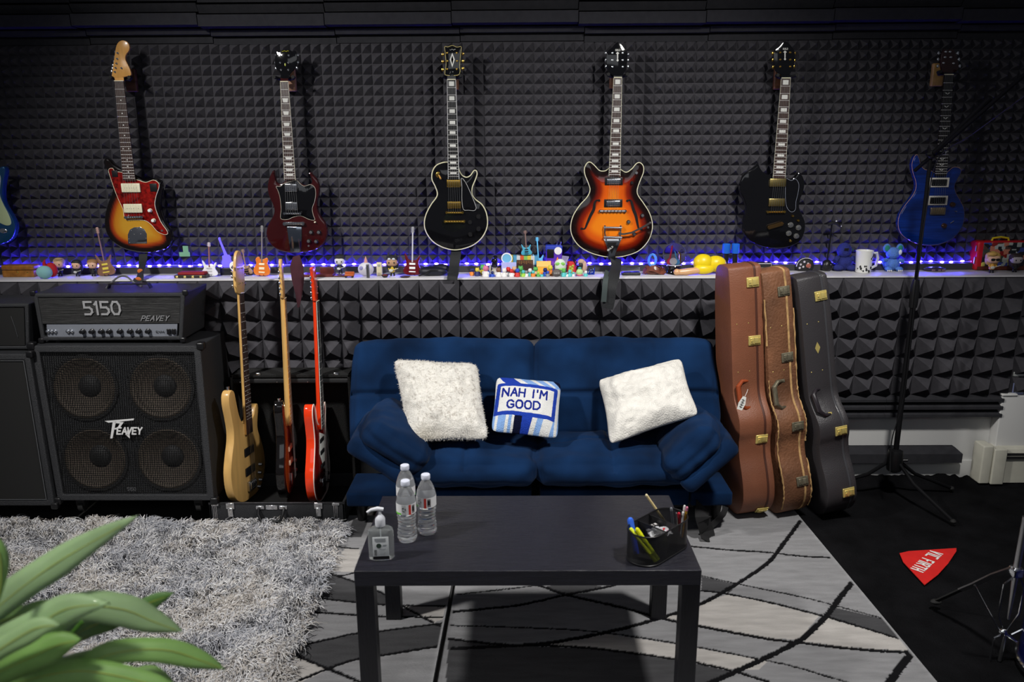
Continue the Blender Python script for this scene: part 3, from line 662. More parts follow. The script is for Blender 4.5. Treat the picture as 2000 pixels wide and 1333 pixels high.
b.build('tailpiece', mat('brushed_bronze', rgb(150, 118, 76), .3, 1), t)
for p in ((438,1012),(478,1026),(428,1056),(467,1070)): knob(t, C(*p), -.001, .0125, .012, mat('clear_knob', (.25, .25, .24), .1, .6), STEEL)
for p in ((448,965),(476,989),(436,1095)): knob(t, C(*p), -.001, .006, .009, GOLD, name='toggle_switch')
hanger.lab = 'the all-black double-horned guitar'; hanger(C, t, 409, 240, WOODB)
# 6 blue figured top
t, C = hang(1640, 'deep blue double-cutaway electric guitar with natural edge and white pickup rings', 470, 1120)
BLUE = mat('blue_flame_lacquer', rgb(10, 40, 112), .1, coat=.7, noise=.35, nscale=10, stretch=(.6, 1, 9))
out = CL(C, [(405,646),(389,664),(380,700),(386,742),(400,785),(400,825),(380,865),(345,910),(316,960),(308,1010),(321,1055),(360,1090),(410,1112),(470,1120),(530,1112),(590,1085),(630,1040),(650,990),(650,930),(630,885),(608,845),(601,810),(615,775),(632,745),(633,722),(615,711),(590,715),(567,735),(545,752),(510,748),(478,730),(445,722),(425,700),(416,666)])
plate('body', out, 0, .040, BLUE, t, bev=.006, dome=.006, dw=.06, burst=lambda d: (0, 0, 0))
b = MB(); b.tube([(p[0], .007, p[1]) for p in inset(out, .0004)], .0016, 5, closed=True); b.build('body_binding', plain(196, 150, 120), t)
neck_parts(t, C(535,232), C(583,232), C(487,755), C(548,755), -.012, 1, inlay='bird', board=mat('dark_board', (.012, .010, .010), .35), deep=.014,
  hs=[C(*p) for p in [(535,218),(522,190),(520,150),(528,112),(540,98),(556,104),(572,96),(592,108),(606,150),(614,188),(600,212),(580,220)]], hsm=mat('brown_headstock', rgb(48, 24, 22), .25, coat=.4),
  posts=[C(*p) for p in ((544,112),(540,140),(532,170),(566,112),(570,140),(584,172))], tun=[C(*p) for p in ((512,118),(510,150),(508,185),(612,118),(618,150),(622,185))], bridge=(C(468,930), C(540,930)), scl=math.dist(C(559,232), C(504,935)))
for a_, b_ in (((462,766),(561,815)), ((454,860),(553,908))): pickup(t, C(*a_), C(*b_), -.008, .009, BLACK, .3, frame=plain(214, 210, 200))
b = MB(); a_ = C(463,957); c_ = C(545,920); b.bbox((a_[0], -.018, a_[1]), (c_[0], -.006, c_[1]), .002)
for i in range(6): xx = a_[0]+(c_[0]-a_[0])*(.1+.15*i); b.box((xx, -.022, a_[1]+.006), (xx+.003, -.018, c_[1]))
b.build('bridge', mat('warm_nickel', rgb(180, 165, 140), .3, 1), t)
for p in ((582,905),(538,1015)): knob(t, C(*p), -.007, .012, .014, mat('amber_black_knob', (.03, .015, .01), .2))
knob(t, C(598,940), -.007, .003, .014, STEEL, name='toggle_switch')
b = MB(); q = C(580,998); b.tube([(q[0]-.008, -.009, q[1]-.004), (q[0]+.008, -.010, q[1]+.007)], .002, 6); b.build('vibrato_arm', CHROME, t)
hanger.lab = 'the deep blue guitar'; hanger(C, t, 556, 222, mat('yellow_wood', rgb(168, 130, 74), .5, noise=.25, nscale=20))
# 0 blue guitar cut by the left edge
t, C = hang(0, 'metallic blue electric guitar with mint pickguard, cut off by the left edge of the photo', -100, 1120)
MBLUE = mat('metallic_blue', rgb(30, 78, 120), .18, .35, coat=.8)
out = CL(C, [(18,708),(27,735),(16,795),(12,860),(25,910),(58,965),(79,1015),(72,1065),(38,1102),(-30,1120),(-110,1121),(-190,1095),(-240,1040),(-245,980),(-215,910),(-200,860),(-215,800),(-232,735),(-215,672),(-180,668),(-150,730),(-115,762),(-60,762),(-30,742),(-5,712)])
plate('body', out, 0, .042, MBLUE, t, bev=.010)
MINT = plain(190, 205, 160, .35)
plate('pickguard', CL(C, [(-170,760),(-110,775),(-55,775),(-10,745),(5,770),(0,850),(20,905),(48,960),(60,1000),(48,1014),(20,1010),(-30,985),(-80,975),(-140,960),(-170,900),(-165,830)], 4), -.003, .003, MINT, t, bev=.0005)
neck_parts(t, C(-155,265), C(-107,265), C(-122,780), C(-60,780), -.010, 1, nfret=21, deep=.014, hs=[C(x-760, y) for x, y in [(590,240),(592,212),(598,168),(605,120),(612,82),(625,60),(645,52),(668,60),(680,82),(677,106),(662,126),(659,150),(670,175),(684,205),(688,232),(668,239),(645,243),(615,246)]], hsm=MAPLE, bridge=(C(-115,1000), C(-45,1000)), scl=.63)
for k, yy in enumerate((830, 890, 950)): pickup(t, C(-135,yy), C(-45,yy+26), -.004, .005, CREAM, .5)
b = MB(); a_ = C(-120,1030); c_ = C(-38,985); b.bbox((a_[0], -.014, a_[1]), (c_[0], 0, c_[1]), .003); b.build('bridge', CHROME, t)
b = MB(); q = C(18,1042); b.ball((q[0], -.003, q[1]), (.022, .004, .012), 14); b.build('jack_plate', CHROME, t)
hanger.lab = 'the cut-off metallic blue guitar'; hanger(C, t, -130, 250)
# straps
LEATH = mat('black_strap', (.010, .011, .013), .75, bump=.2, bscale=90)
def strap(name, label, pts, wd, m, grp=None, th=.003, ov=(0, 1, 0)):
    P = crom([Vector(p) for p in pts], 6, False); o = P[-1].copy(); b = MB(); b.tube([p-o for p in P], 0, flat=(wd, th, ov)); return put(b.build(name, m, None, loc=o), label, 'guitar strap')
def sp(px, py, Y): return at(px, py, Y)
FE = YL-.055
strap('guitar_strap', 'black guitar strap hanging below the black single-cutaway guitar over the ledge edge', [sp(891,488,4.10), sp(890,500,4.06), sp(887,520,4.02), sp(886,533,3.96), sp(884,540,FE+.02), sp(883,548,FE+.01)], .052, LEATH)
strap('guitar_strap', 'dark green and black strap hanging from the orange sunburst semi-hollow guitar below the ledge', [sp(1203,504,4.09), sp(1203,520,4.00), sp(1200,536,3.92), sp(1193,560,3.865), sp(1190,585,3.86), sp(1186,603,3.86)], .058, LEATH)
strap('guitar_strap', 'grey-green strap tail folded beside the black strap under the semi-hollow guitar', [sp(1187,530,3.93), sp(1183,545,3.875), sp(1181,565,3.855), sp(1179,590,3.85)], .026, mat('green_strap', rgb(52, 62, 62), .7))
mar = MB(); mo = sp(585,500,3.95)
q = [(566,520),(572,502),(585,498),(592,520),(594,545),(590,575),(585,600),(581,602),(577,575),(570,548)]
put(plate('guitar_strap', [(sp(x,y,3.87).x-sp(585,500,3.87).x, sp(x,y,3.87).z-sp(585,500,3.87).z) for x, y in q], 0, .004, mat('maroon_suede', rgb(62, 28, 38), .9, noise=.15), None, bev=.0008, loc=sp(585,500,3.87)), 'maroon suede strap end hanging over the ledge below the cherry guitar', 'guitar strap')
t = empty('guitar_strap', sp(276,538,3.98), 'black strap with orange embroidered pattern hanging below the three-colour sunburst guitar', 'guitar strap')
P0 = sp(276,538,3.98)
b = MB(); b.tube([p-P0 for p in crom([sp(280,496,4.09), sp(279,512,4.06), sp(276,528,4.0), sp(272,542,3.935), sp(268,552,3.92)], 5, False)], 0, flat=(.045, .003, (0, 1, 0))); b.build('band', LEATH, t)
for (x, y, Y) in ((274,530,3.985), (270,546,3.925)):
    b = MB(); q = sp(x, y, Y)-P0; b.ball((q.x, q.y, q.z), (.016, .003, .012), 10); b.build('embroidery', plain(190, 100, 40, .7), t)
# ---------------------------------------------------------------- sofa
from mathutils import noise as mn
SUEDE = mat('navy_suede', rgb(11, 36, 68), .9, noise=.45, nscale=5, bump=.15, bscale=220, sheen=.03, spec=.1, detail=2)
def cushion(name, m, parent, half, r, frame, puff=.02, grooves=(), wr=.006, n=26, seed=0, pin=0, faces_puff=(1, 1, 1)):
    """rounded, filled cushion; frame maps its own axes to the parent; grooves [(axis, position, along, depth)]"""
    hx, hy, hz = half; vs = []; idx = {}; fs = []
    dims = [max(4, int(n*h/max(half))) for h in half]
    def vert(i, j, k):
        key = (i, j, k)
        if key in idx: return idx[key]
        p = [2*i/dims[0]-1, 2*j/dims[1]-1, 2*k/dims[2]-1]
        P = Vector((p[0]*hx, p[1]*hy, p[2]*hz)); I = Vector((max(-hx+r, min(hx-r, P.x)), max(-hy+r, min(hy-r, P.y)), max(-hz+r, min(hz-r, P.z))))
        d = P-I; d = d.normalized() if d.length > 1e-9 else Vector((0, 0, 0)); q = I+d*r
        fx, fy, fz = (1-p[0]**2), (1-p[1]**2), (1-p[2]**2)
        q += Vector((d.x*fy*fz*faces_puff[0], d.y*fx*fz*faces_puff[1], d.z*fx*fy*faces_puff[2]))*puff*1.6
        if pin: q.x *= 1-pin*(p[1]**2)*.5; 
        for ax, pos, al, dep in grooves:
            v = (q[ax]-pos)/.013; w = math.exp(-v*v); f = d.dot(Vector(al)); 
            if f > .3: q -= Vector(al)*dep*w
        nz = mn.noise(Vector((q.x*7+seed*3.1, q.y*7, q.z*7)))*wr*1.6+mn.noise(Vector((q.x*19+seed, q.y*19, q.z*11)))*wr*.7
        q += d*nz
        idx[key] = len(vs); vs.append(frame @ q); return idx[key]
    a, b_, c = dims
    for i in range(a):
        for j in range(b_):
            for k in (0, c): fs.append((vert(i, j, k), vert(i+1, j, k), vert(i+1, j+1, k), vert(i, j+1, k)))
        for k in range(c):
            for j in (0, b_): fs.append((vert(i, j, k), vert(i+1, j, k), vert(i+1, j, k+1), vert(i, j, k+1)))
    for j in range(b_):
        for k in range(c):
            for i in (0, a): fs.append((vert(i, j, k), vert(i, j+1, k), vert(i, j+1, k+1), vert(i, j, k+1)))
    b = MB(); b.add(vs, fs); return b.build(name, m, parent, ang=80)
def fr(o, x, y, z):
    M = Matrix((Vector(x).normalized(), Vector(y).normalized(), Vector(z).normalized())).transposed().to_4x4(); M.translation = Vector(o); return M
xl, xm, xr = at(690, 700, 3.72).x, at(1044, 700, 3.72).x, at(1397, 700, 3.72).x
SO = Vector((xm, 3.45, 0))
t = empty('sofa', SO, 'navy blue tufted suede futon sofa with folded side arms, against the foam wall', 'sofa')
upv = Vector((0, 3.765-3.53, .845-.36)); ul = upv.length; upv.normalize(); nrm = Vector((0, -upv.z, upv.y))
for a, b2, sd in ((xl, xm-.003, 1), (xm+.003, xr, 2)):
    c = Vector(((a+b2)/2, 3.53, .36))+upv*(ul/2-.01)-nrm*.052 - SO
    hw = (b2-a)/2
    f = fr(c, (1, 0, 0), nrm, upv)
    gz = (at(1000, 766, 3.64).z-.36)/upv.z-ul/2
    cushion('back_cushion', SUEDE, t, (hw, .062, ul/2+.01), .040, f, .012, [(2, gz, (0, 1, 0), .022), (2, gz-.20, (0, 1, 0), .012), (0, -hw*.32, (0, 1, 0), .005), (0, hw*.34, (0, 1, 0), .006)], .006, 110, sd)
sl, sr = at(778, 900, 3.4).x, at(1335, 900, 3.4).x
for a, b2, sd in ((sl, xm-.002, 3), (xm+.002, sr, 4)):
    hw = (b2-a)/2
    f = fr(Vector(((a+b2)/2, 3.445, .362))-SO, (1, 0, 0), (0, 1, .04), (0, -.04, 1))
    cushion('seat_cushion', SUEDE, t, (hw, .205, .062), .05, f, .020, [(0, .0, (0, 0, 1), .012), (1, .0, (0, 0, 1), .010)], .008, 90, sd)
def arm(hp, dirp, mir, sd):
    h = at(*hp, 3.18); e = at(hp[0]+dirp[0], hp[1]+dirp[1], 3.18); u = (e-h); L = u.length; u.normalize()
    n_ = Vector((-u.z, 0, u.x))
    if n_.z < 0: n_ = -n_
    c = h+u*(L*.5)+n_*.035+Vector((0, .22, 0))-SO
    p = cushion('arm_base', SUEDE, t, (L*.5, .205, .042), .03, fr(c, u, (0, 1, 0), n_ if u.x > 0 else n_), .004, (), .003, 24, sd)
    c = h+u*(L*.46)+n_*.125+Vector((0, .22, 0))-SO
    cushion('arm_cushion', SUEDE, t, (L*.46, .205, .066), .045, fr(c, u, (0, 1, 0), n_), .014, [(2, .0, (0, -1, 0), .006)], .008, 60, sd+1)
arm((793, 962), (-122, -78), 0, 11); arm((1350, 972), (100, -88), 1, 15)
b = MB(); z0 = .13
b.bbox((at(800, 970, 3.42).x-SO.x, -.05, z0), (xm-.02-SO.x, .24, .215), .012); b.bbox((xm+.02-SO.x, -.05, z0), (at(1345, 970, 3.42).x-SO.x, .24, .215), .012)
b.build('base_rail', SUEDE, t)
for a, c in ((680, 790), (1345, 1426)):
    b = MB(); b.bbox((at(a, 975, 3.45).x-SO.x, -.045, .125), (at(c, 975, 3.45).x-SO.x, .2, .195), .012); b.build('side_wing', SUEDE, t)
for xx in (at(705, 980, 3.5).x, at(1400, 980, 3.5).x, xm-.06, xm+.06):
    b = MB(); b.cyl((xx-SO.x, .06, 0), (xx-SO.x, .06, .13), .022, .026); b.build('foot', BLACK, t)
b = MB(); b.box((at(770, 970, 3.5).x-SO.x, 0.0, .10), (at(1350, 970, 3.5).x-SO.x, .26, .135)); b.build('underframe', BLACKM, t, smooth=False)
BLKC = mat('black_cloth', (.010, .010, .011), .9)
def cloth_tail(label, pts, w):
    P = crom([Vector(p) for p in pts], 6, False); o = P[-1].copy(); b = MB(); b.tube([p-o for p in P], 0, flat=(w, .003, (.3, -.8, .5))); put(b.build('cloth_strap', BLKC, None, loc=o), label, 'strap')
cloth_tail('black cloth tail hanging from the sofa corner onto the patterned rug beside the table', [at(1372,988,3.40), at(1374,1010,3.30), atz(1379,1040,.03), atz(1385,1060,.012)], .085)
cloth_tail('curved black webbing strap hanging under the right corner of the sofa', [at(1418,988,3.42), at(1412,1005,3.38), atz(1398,1020,.05), atz(1380,1036,.015)], .028)
# ---------------------------------------------------------------- pillows
def pillow(name, m, label, pc, Ys, th, colf=None, n=90, pinch=.05, disp=.004, seed=0, bend=.0):
    W = [at(p[0], p[1], y) for p, y in zip(pc, Ys)]   # corners: tl, tr, br, bl
    o = (W[2]+W[3])/2; nr = (W[1]-W[0]).cross(W[3]-W[0]).normalized()
    if nr.y > 0: nr = -nr
    vs = []; px = []; cols = []
    for side in (1, -1):
        for j in range(n+1):
            for i in range(n+1):
                u, v = i/n, j/n
                uu = u+pinch*math.sin(2*math.pi*u)*0; a = 2*u-1; c = 2*v-1
                # sides drawn in between the corners
                cr_ = 1-.085*(a*a*c*c)**3; us = .5+(u-.5)*(1-pinch*(1-c*c))*cr_; vs_ = .5+(v-.5)*(1-pinch*(1-a*a))*cr_
                top = W[0].lerp(W[1], us); bot = W[3].lerp(W[2], us); P = top.lerp(bot, vs_)
                e = max(0, (1-a**4))*max(0, (1-c**4)); h = th*(e**.55)*(.55+.45*e)
                if e > 0: h += disp*e**.3*(mn.noise(Vector((u*4+seed, v*4, seed)))*2.2+mn.noise(Vector((u*14, v*14, seed)))*.7)
                vs.append(P+nr*h*side*(1 if side > 0 else .6)-o)
                if side > 0: px.append((pc[0][0]*(1-us)*(1-vs_)+pc[1][0]*us*(1-vs_)+pc[2][0]*us*vs_+pc[3][0]*(1-us)*vs_, pc[0][1]*(1-us)*(1-vs_)+pc[1][1]*us*(1-vs_)+pc[2][1]*us*vs_+pc[3][1]*(1-us)*vs_))
    fs = []; k = (n+1)**2
    for s_ in (0, 1):
        for j in range(n):
            for i in range(n): a = s_*k+j*(n+1)+i; fs.append((a, a+1, a+n+2, a+n+1))
    b = MB(); b.v = [Vector(v) for v in vs]; b.f = [list(f) for f in fs]; b.mi = [0]*len(fs)
    if colf is not None: c = colf(np.array(px)); b.c = [tuple(x) for x in c]+[tuple(x) for x in c]
    ob = b.build(name, m, None, loc=o, ang=180)
    bm = bmesh.new(); bm.from_mesh(ob.data); bmesh.ops.remove_doubles(bm, verts=bm.verts, dist=1e-5); bmesh.ops.recalc_face_normals(bm, faces=bm.faces); bm.to_mesh(ob.data); bm.free()
    return put(ob, label, 'pillow')
def fur(ob, m, cnt, ln, seed=1, colf=None):
    me = ob.data; rs = random.Random(seed); polys = [p for p in me.polygons]; ar = np.array([p.area for p in polys]); cs = np.cumsum(ar)/ar.sum()
    b = MB(); vv = me.vertices
    for _ in range(cnt):
        p = polys[int(np.searchsorted(cs, rs.random()))]; vi = p.vertices; w_ = [rs.random() for _ in vi]; s_ = sum(w_)
        P = sum((vv[i].co*(x/s_) for i, x in zip(vi, w_)), Vector()); N = p.normal
        d = (N+Vector((rs.uniform(-1, 1), rs.uniform(-1, 1), rs.uniform(-1.2, .5)))*.75).normalized(); L = ln*rs.uniform(.6, 1.2)
        sd = N.cross(d).normalized()*.0009
        if sd.length < 1e-6: continue
        b.add([P-sd, P+sd, P+d*L], [(0, 1, 2)])
    b.build('fur', m, ob, smooth=False)
FURM = mat('cream_faux_fur', rgb(232, 229, 222), .95, vc='Col', noise=.08, nscale=30, bump=.5, bscale=160, spec=.1)
FURS = mat('cream_fur_tips', rgb(226, 222, 214), .95, spec=.1)
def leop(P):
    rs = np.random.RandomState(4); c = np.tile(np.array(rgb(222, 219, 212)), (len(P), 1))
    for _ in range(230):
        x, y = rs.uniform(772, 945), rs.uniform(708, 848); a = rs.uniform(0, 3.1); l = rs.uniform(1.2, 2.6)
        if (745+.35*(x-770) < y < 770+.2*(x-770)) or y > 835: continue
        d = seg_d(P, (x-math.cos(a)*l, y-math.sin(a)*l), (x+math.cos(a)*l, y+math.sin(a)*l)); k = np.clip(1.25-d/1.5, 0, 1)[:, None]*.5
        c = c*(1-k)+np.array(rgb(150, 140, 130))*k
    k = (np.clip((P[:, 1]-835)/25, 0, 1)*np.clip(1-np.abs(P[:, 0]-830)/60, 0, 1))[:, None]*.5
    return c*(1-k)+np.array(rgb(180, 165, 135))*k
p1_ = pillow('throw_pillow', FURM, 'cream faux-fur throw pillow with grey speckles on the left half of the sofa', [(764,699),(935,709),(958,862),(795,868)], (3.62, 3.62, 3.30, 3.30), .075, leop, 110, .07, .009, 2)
fur(p1_, FURS, 9000, .010, 1)
p2_ = pillow('throw_pillow', FURM, 'plain cream faux-fur throw pillow tilted on the right half of the sofa', [(1164,740),(1333,697),(1370,812),(1188,874)], (3.60, 3.62, 3.34, 3.30), .075, lambda P: np.tile(np.array(rgb(222, 219, 212)), (len(P), 1)), 80, .08, .012, 5)
fur(p2_, FURS, 9000, .010, 2)
def nah(P):
    x, y = P[:, 0], P[:, 1]; B = np.array(rgb(36, 66, 172)); LB = np.array(rgb(138, 176, 232)); Wt = np.array(rgb(232, 232, 230)); NV = np.array(rgb(16, 20, 46))
    c = np.tile(Wt, (len(P), 1))
    # top swirls
    s_ = (y-738)+.42*(x-1035)*-1; top = y < 782
    q = (x-y*.9-(972-738*.9)); seq = [(-60, Wt), (8, Wt), (22, B), (36, B), (50, Wt), (64, LB), (76, Wt), (86, LB), (94, Wt), (104, LB), (118, Wt), (125, LB)]
    q = x-972-(y-738)*1.3+14*np.sin((y-738)/14)
    bands = [(-99, 4, Wt), (4, 30, B), (30, 42, Wt), (42, 60, LB), (60, 70, Wt), (70, 84, LB), (84, 92, Wt), (92, 104, LB), (104, 200, NV)]
    for a, b2, col in bands: c[top & (q >= a) & (q < b2)] = col
    lo = y >= 782; q2 = x-960-(y-840)*-.15*np.where(x > 1030, 2.2, 1)
    for a, b2, col in [(-20, 4, LB), (4, 9, Wt), (9, 24, LB), (24, 30, Wt), (30, 36, LB), (36, 41, Wt), (41, 56, NV), (56, 74, B), (74, 84, Wt), (84, 96, LB), (96, 116, Wt), (116, 160, LB)]: c[lo & (q2 >= a) & (q2 < b2)] = col
    rt = (x > 1080) & (y > 765); m_ = rt & (((x-1082)+(y-770)*.1) % 12 < 6); c[rt] = Wt; c[m_] = LB
    quad = [(974, 758), (1086, 770), (1079, 829), (966, 815)]
    ins = inside(P, quad); d = poly_d(P, quad+[quad[0]]); c[ins | (d < 2.5)] = B; c[ins & (d > 4.5)] = Wt
    st, Wd = strokes("NAH I'M", .3)
    for g in st: c[poly_d(P, [(980+a*86/Wd+z*2, 784+a*86/Wd*.10-z*15.5) for a, z in g]) < 1.75] = np.array(rgb(28, 44, 140))
    st, Wd = strokes("GOOD", .28)
    for g in st: c[poly_d(P, [(989+a*63/Wd+z*1, 808+a*63/Wd*.08-z*14.5) for a, z in g]) < 1.75] = np.array(rgb(28, 44, 140))
    return c
TUFT = mat('hooked_yarn', (1, 1, 1), .95, vc='Col', bump=.8, bscale=260, spec=.1)
pillow('throw_pillow', TUFT, 'small blue and white hooked pillow reading NAH I\'M GOOD in the middle of the sofa', [(968,735),(1098,746),(1091,860),(957,845)], (3.56, 3.56, 3.34, 3.34), .055, nah, 260, .05, .003, 8)
# ---------------------------------------------------------------- coffee table
TX, TY, TW, TD, TH_ = .0275, 2.185, 1.068, .5366, .5007
LAM = mat('black_brown_wood', (.013, .013, .020), .38, noise=.25, nscale=9, bump=.35, bscale=26, stretch=(1.2, 14, 14), spec=.5)
t = empty('coffee_table', (TX, TY+TD/2, 0), 'black-brown wood coffee table in front of the sofa', 'table')
b = MB(); b.bbox((-TW/2, -TD/2, TH_-.052), (TW/2, TD/2, TH_), .0018, 1); b.build('tabletop', LAM, t)
LEGM = mat('black_brown_leg', (.007, .007, .010), .4, noise=.2, nscale=9, bump=.3, bscale=26, stretch=(14, 14, 1.2))
for sx in (-1, 1):
    for sy in (-1, 1):
        b = MB(); x0, x1 = sorted((sx*(TW/2-.0005), sx*(TW/2-.058))); y0, y1 = sorted((sy*(TD/2-.0005), sy*(TD/2-.052))); b.bbox((x0, y0, .006), (x1, y1, TH_-.052), .0018, 1); b.build('leg', LEGM, t)
# ---------------------------------------------------------------- amplifiers
CLOTH = mat('black_grille_cloth', (.008, .008, .008), .9)
def hexa(c8):                          # front bl br tr tl, back bl br tr tl
    b = MB(); b.add(c8, [(0,1,2,3),(5,4,7,6),(4,0,3,7),(1,5,6,2),(3,2,6,7),(4,5,1,0)]); return b
def cabinet(name, label, bl, br, tr, tl, depth, fw, holes=None):
    o = Vector(((bl.x+br.x)/2, bl.y, bl.z)); t = empty(name, o, label, 'amplifier')
    P = [p-o for p in (bl, br, tr, tl)]; ux = (P[1]-P[0]).normalized(); uz = (P[3]-P[0]).normalized(); n_ = ux.cross(uz)
    if n_.y < 0: n_ = -n_
    backY = depth; Bk = [Vector((p.x, backY+P[0].y, p.z)) for p in P]
    W = (P[1]-P[0]).length; H = (P[3]-P[0]).length; F = lambda x, z, d=0: P[0].lerp(P[1], x/W).lerp(P[3].lerp(P[2], x/W), z/H)+n_*d
    # shell: outer box with a frame around a recessed baffle
    b = MB(); q = fw
    oc = [F(0,0), F(W,0), F(W,H), F(0,H)]; ic = [F(q,q), F(W-q,q), F(W-q,H-q), F(q,H-q)]; rc = [F(q,q,.022), F(W-q,q,.022), F(W-q,H-q,.022), F(q,H-q,.022)]
    b.add(oc+ic+rc+Bk, [(0,1,5,4),(1,2,6,5),(2,3,7,6),(3,0,4,7),(4,5,9,8),(5,6,10,9),(6,7,11,10),(7,4,8,11),(0,3,15,12),(1,13,14,2),(3,2,14,15),(0,12,13,1),(12,15,14,13)])
    if holes:
        cv = []; ce = []; cs_ = []
        q4 = [(q,q),(W-q,q),(W-q,H-q),(q,H-q)]; cv += q4; ce += [(i, (i+1) % 4) for i in range(4)]
        for hx_, hz_ in holes:
            b0 = len(cv); c_ = (W*hx_, H*hz_); cs_.append(c_); cv += [(c_[0]+.146*math.cos(2*math.pi*k/32), c_[1]+.146*math.sin(2*math.pi*k/32)) for k in range(32)]; ce += [(b0+k, b0+(k+1) % 32) for k in range(32)]
        v2, e2, f2, _, _, _ = delaunay_2d_cdt([Vector(p) for p in cv], ce, [], 1, 1e-6)
        f2 = [f for f in f2 if all(math.dist(sum((v2[i] for i in f), Vector((0, 0)))/3, c_) > .1455 for c_ in cs_)]
        b.add([F(v.x, v.y, .022) for v in v2], [tuple(f) for f in f2])
    else: b.add(rc, [(0, 1, 2, 3)])
    sh = b.build('shell', TOLEX, t, smooth=False)
    md = sh.modifiers.new('bevel', 'BEVEL'); md.width = .006; md.segments = 2; md.limit_method = 'ANGLE'; md.angle_limit = R(50)
    return t, F, W, H, n_, ux, uz
CY = 3.46
bl, br = at(112, 979, CY), at(418, 979, CY); zt = at(225, 676, CY+.09).z
tl, tr = at(60, 676, CY+.09), at(391, 676, CY+.09)
t, F, W, H, n_, ux, uz = cabinet('speaker_cabinet', 'black four-speaker guitar cabinet with white lettering, under the 5150 amplifier head', bl, br, tr, tl, .40, .032, holes=((.27, .73), (.73, .73), (.27, .27), (.73, .27)))
# perforated metal grille as a see-through mesh of holes
GRM = bpy.data.materials.new('perforated_grille'); GRM.use_nodes = True
nt = GRM.node_tree; bs = nt.nodes['Principled BSDF']; bs.inputs['Base Color'].default_value = (.012, .012, .012, 1); bs.inputs['Roughness'].default_value = .35; bs.inputs['Metallic'].default_value = .5
tc = nt.nodes.new('ShaderNodeTexCoord'); mp = nt.nodes.new('ShaderNodeMapping'); mp.inputs['Scale'].default_value = (95, 95, 95)
vo = nt.nodes.new('ShaderNodeTexVoronoi'); vo.voronoi_dimensions = '2D'; vo.inputs['Randomness'].default_value = 0; vo.inputs['Scale'].default_value = 1
lt = nt.nodes.new('ShaderNodeMath'); lt.operation = 'GREATER_THAN'; lt.inputs[1].default_value = .43
nt.links.new(tc.outputs['Object'], mp.inputs[0]); nt.links.new(mp.outputs[0], vo.inputs['Vector']); nt.links.new(vo.outputs['Distance'], lt.inputs[0]); nt.links.new(lt.outputs[0], bs.inputs['Alpha'])
mp.inputs['Rotation'].default_value = (R(90), 0, 0)
b = MB(); b.add([F(.034,.034,.004), F(W-.034,.034,.004), F(W-.034,H-.034,.004), F(.034,H-.034,.004)], [(0,1,2,3)]); b.build('grille', GRM, t, smooth=False)
CONE = mat('brown_paper_cone', rgb(66, 58, 50), .8, noise=.2, nscale=15)
for cx, cz in ((.27, .73), (.73, .73), (.27, .27), (.73, .27)):
    c = F(W*cx, H*cz, .018); b = MB()
    b.lathe([(.158, -.002), (.158, .004), (.145, .005), (.145, -.002)], c, 40, tuple(-n_), caps=False); sp_ = b.build('speaker', BLACKM, t)
    b = MB(); b.lathe([(.146, .003), (.138, .007), (.130, .002), (.056, -.045), (.052, -.045)], c, 40, tuple(-n_), caps=False); b.build('cone', CONE, sp_)
    b = MB(); b.lathe([(.056, -.046), (.044, -.034), (.02, -.024), (.001, -.022)], c, 24, tuple(-n_)); b.build('dust_cap', BLACKM, sp_)
# the baffle needs openings: put a dark baffle ring set just behind the cones instead of a solid board
letter_mesh('lettering', 'EAVEY', plain(205, 205, 205, .4), t, F(W*.445, H*.44, -.006), ux, uz, .030, .115, .0065, .003, slant=.25, gap=.22)
def pp():
    b = MB(); A = lambda x, z: F(W*.36+x*.001, H*.44+z*.001, -.006)
    for q in ([(14,62),(150,74),(146,66),(30,54)], [(50,58),(64,58),(38,-22),(28,-22)], [(60,60),(100,56),(74,24),(50,20),(54,28),(68,30),(82,50),(60,52)], [(100,-2),(118,-22),(122,20),(114,20)]):
        b.add([A(*p) for p in q]+[A(*p)+n_*.003 for p in q], [tuple(range(len(q))), tuple(range(2*len(q)-1, len(q)-1, -1))]+[(i, (i+1) % len(q), len(q)+(i+1) % len(q), len(q)+i) for i in range(len(q))])
    return b.build('logo', plain(205, 205, 205, .4), t, smooth=False)
pp()
letter_mesh('badge_lettering', '5150', plain(80, 80, 82), t, F(W*.46, .052, -.001), ux, uz, .014, .04, .002, .001)
for sx, sz in ((0,0),(1,0),(1,1),(0,1)):
    c = F(W*sx, H*sz, .012); b = MB(); b.bbox((c.x-.018, c.y-.020, c.z-.018), (c.x+.018, c.y+.016, c.z+.018), .008); b.build('corner_protector', BLACK, t)
for xx in (.12, .88):
    for yy in (.03, .33):
        c = F(W*xx, 0); b = MB(); b.cyl((c.x-.012, yy+.02, c.z-.045), (c.x+.012, yy+.02, c.z-.045), .028, n=16); b.box((c.x-.02, yy, c.z-.04), (c.x+.02, yy+.04, c.z)); b.build('caster', RUBBER, t)
topz = tl.z
# 5150 head
HY = CY+.13
h0, h1 = at(80, 668, HY), at(356, 662, HY); hz = topz+.014
bl = Vector((h0.x, HY, hz)); br = Vector((h1.x, HY, hz)); ztop = at(215, 573, HY).z
tl2 = Vector((at(63, 573, HY).x, HY, ztop)); tr2 = Vector((at(361, 573, HY).x, HY, ztop))
t, F, W, H, n_, ux, uz = cabinet('amplifier_head', 'black amplifier head with silver control panel and 5150 lettering, on the four-speaker cabinet', bl, br, tr2, tl2, .27, .020)
b = MB(); c = [F(.02,H-.022,.004), F(W-.02,H-.022,.004), F(W-.02,H*.36,.004), F(.02,H*.36,.004)]
b.add(c+[p+n_*.012 for p in c], [(0,1,2,3),(4,5,6,7),(0,1,5,4),(1,2,6,5),(2,3,7,6),(3,0,4,7)]); b.build('front_grille', mat('ribbed_black', (.010, .010, .010), .5, bump=.6, bscale=3, stretch=(1, 1, 180)), t, smooth=False)
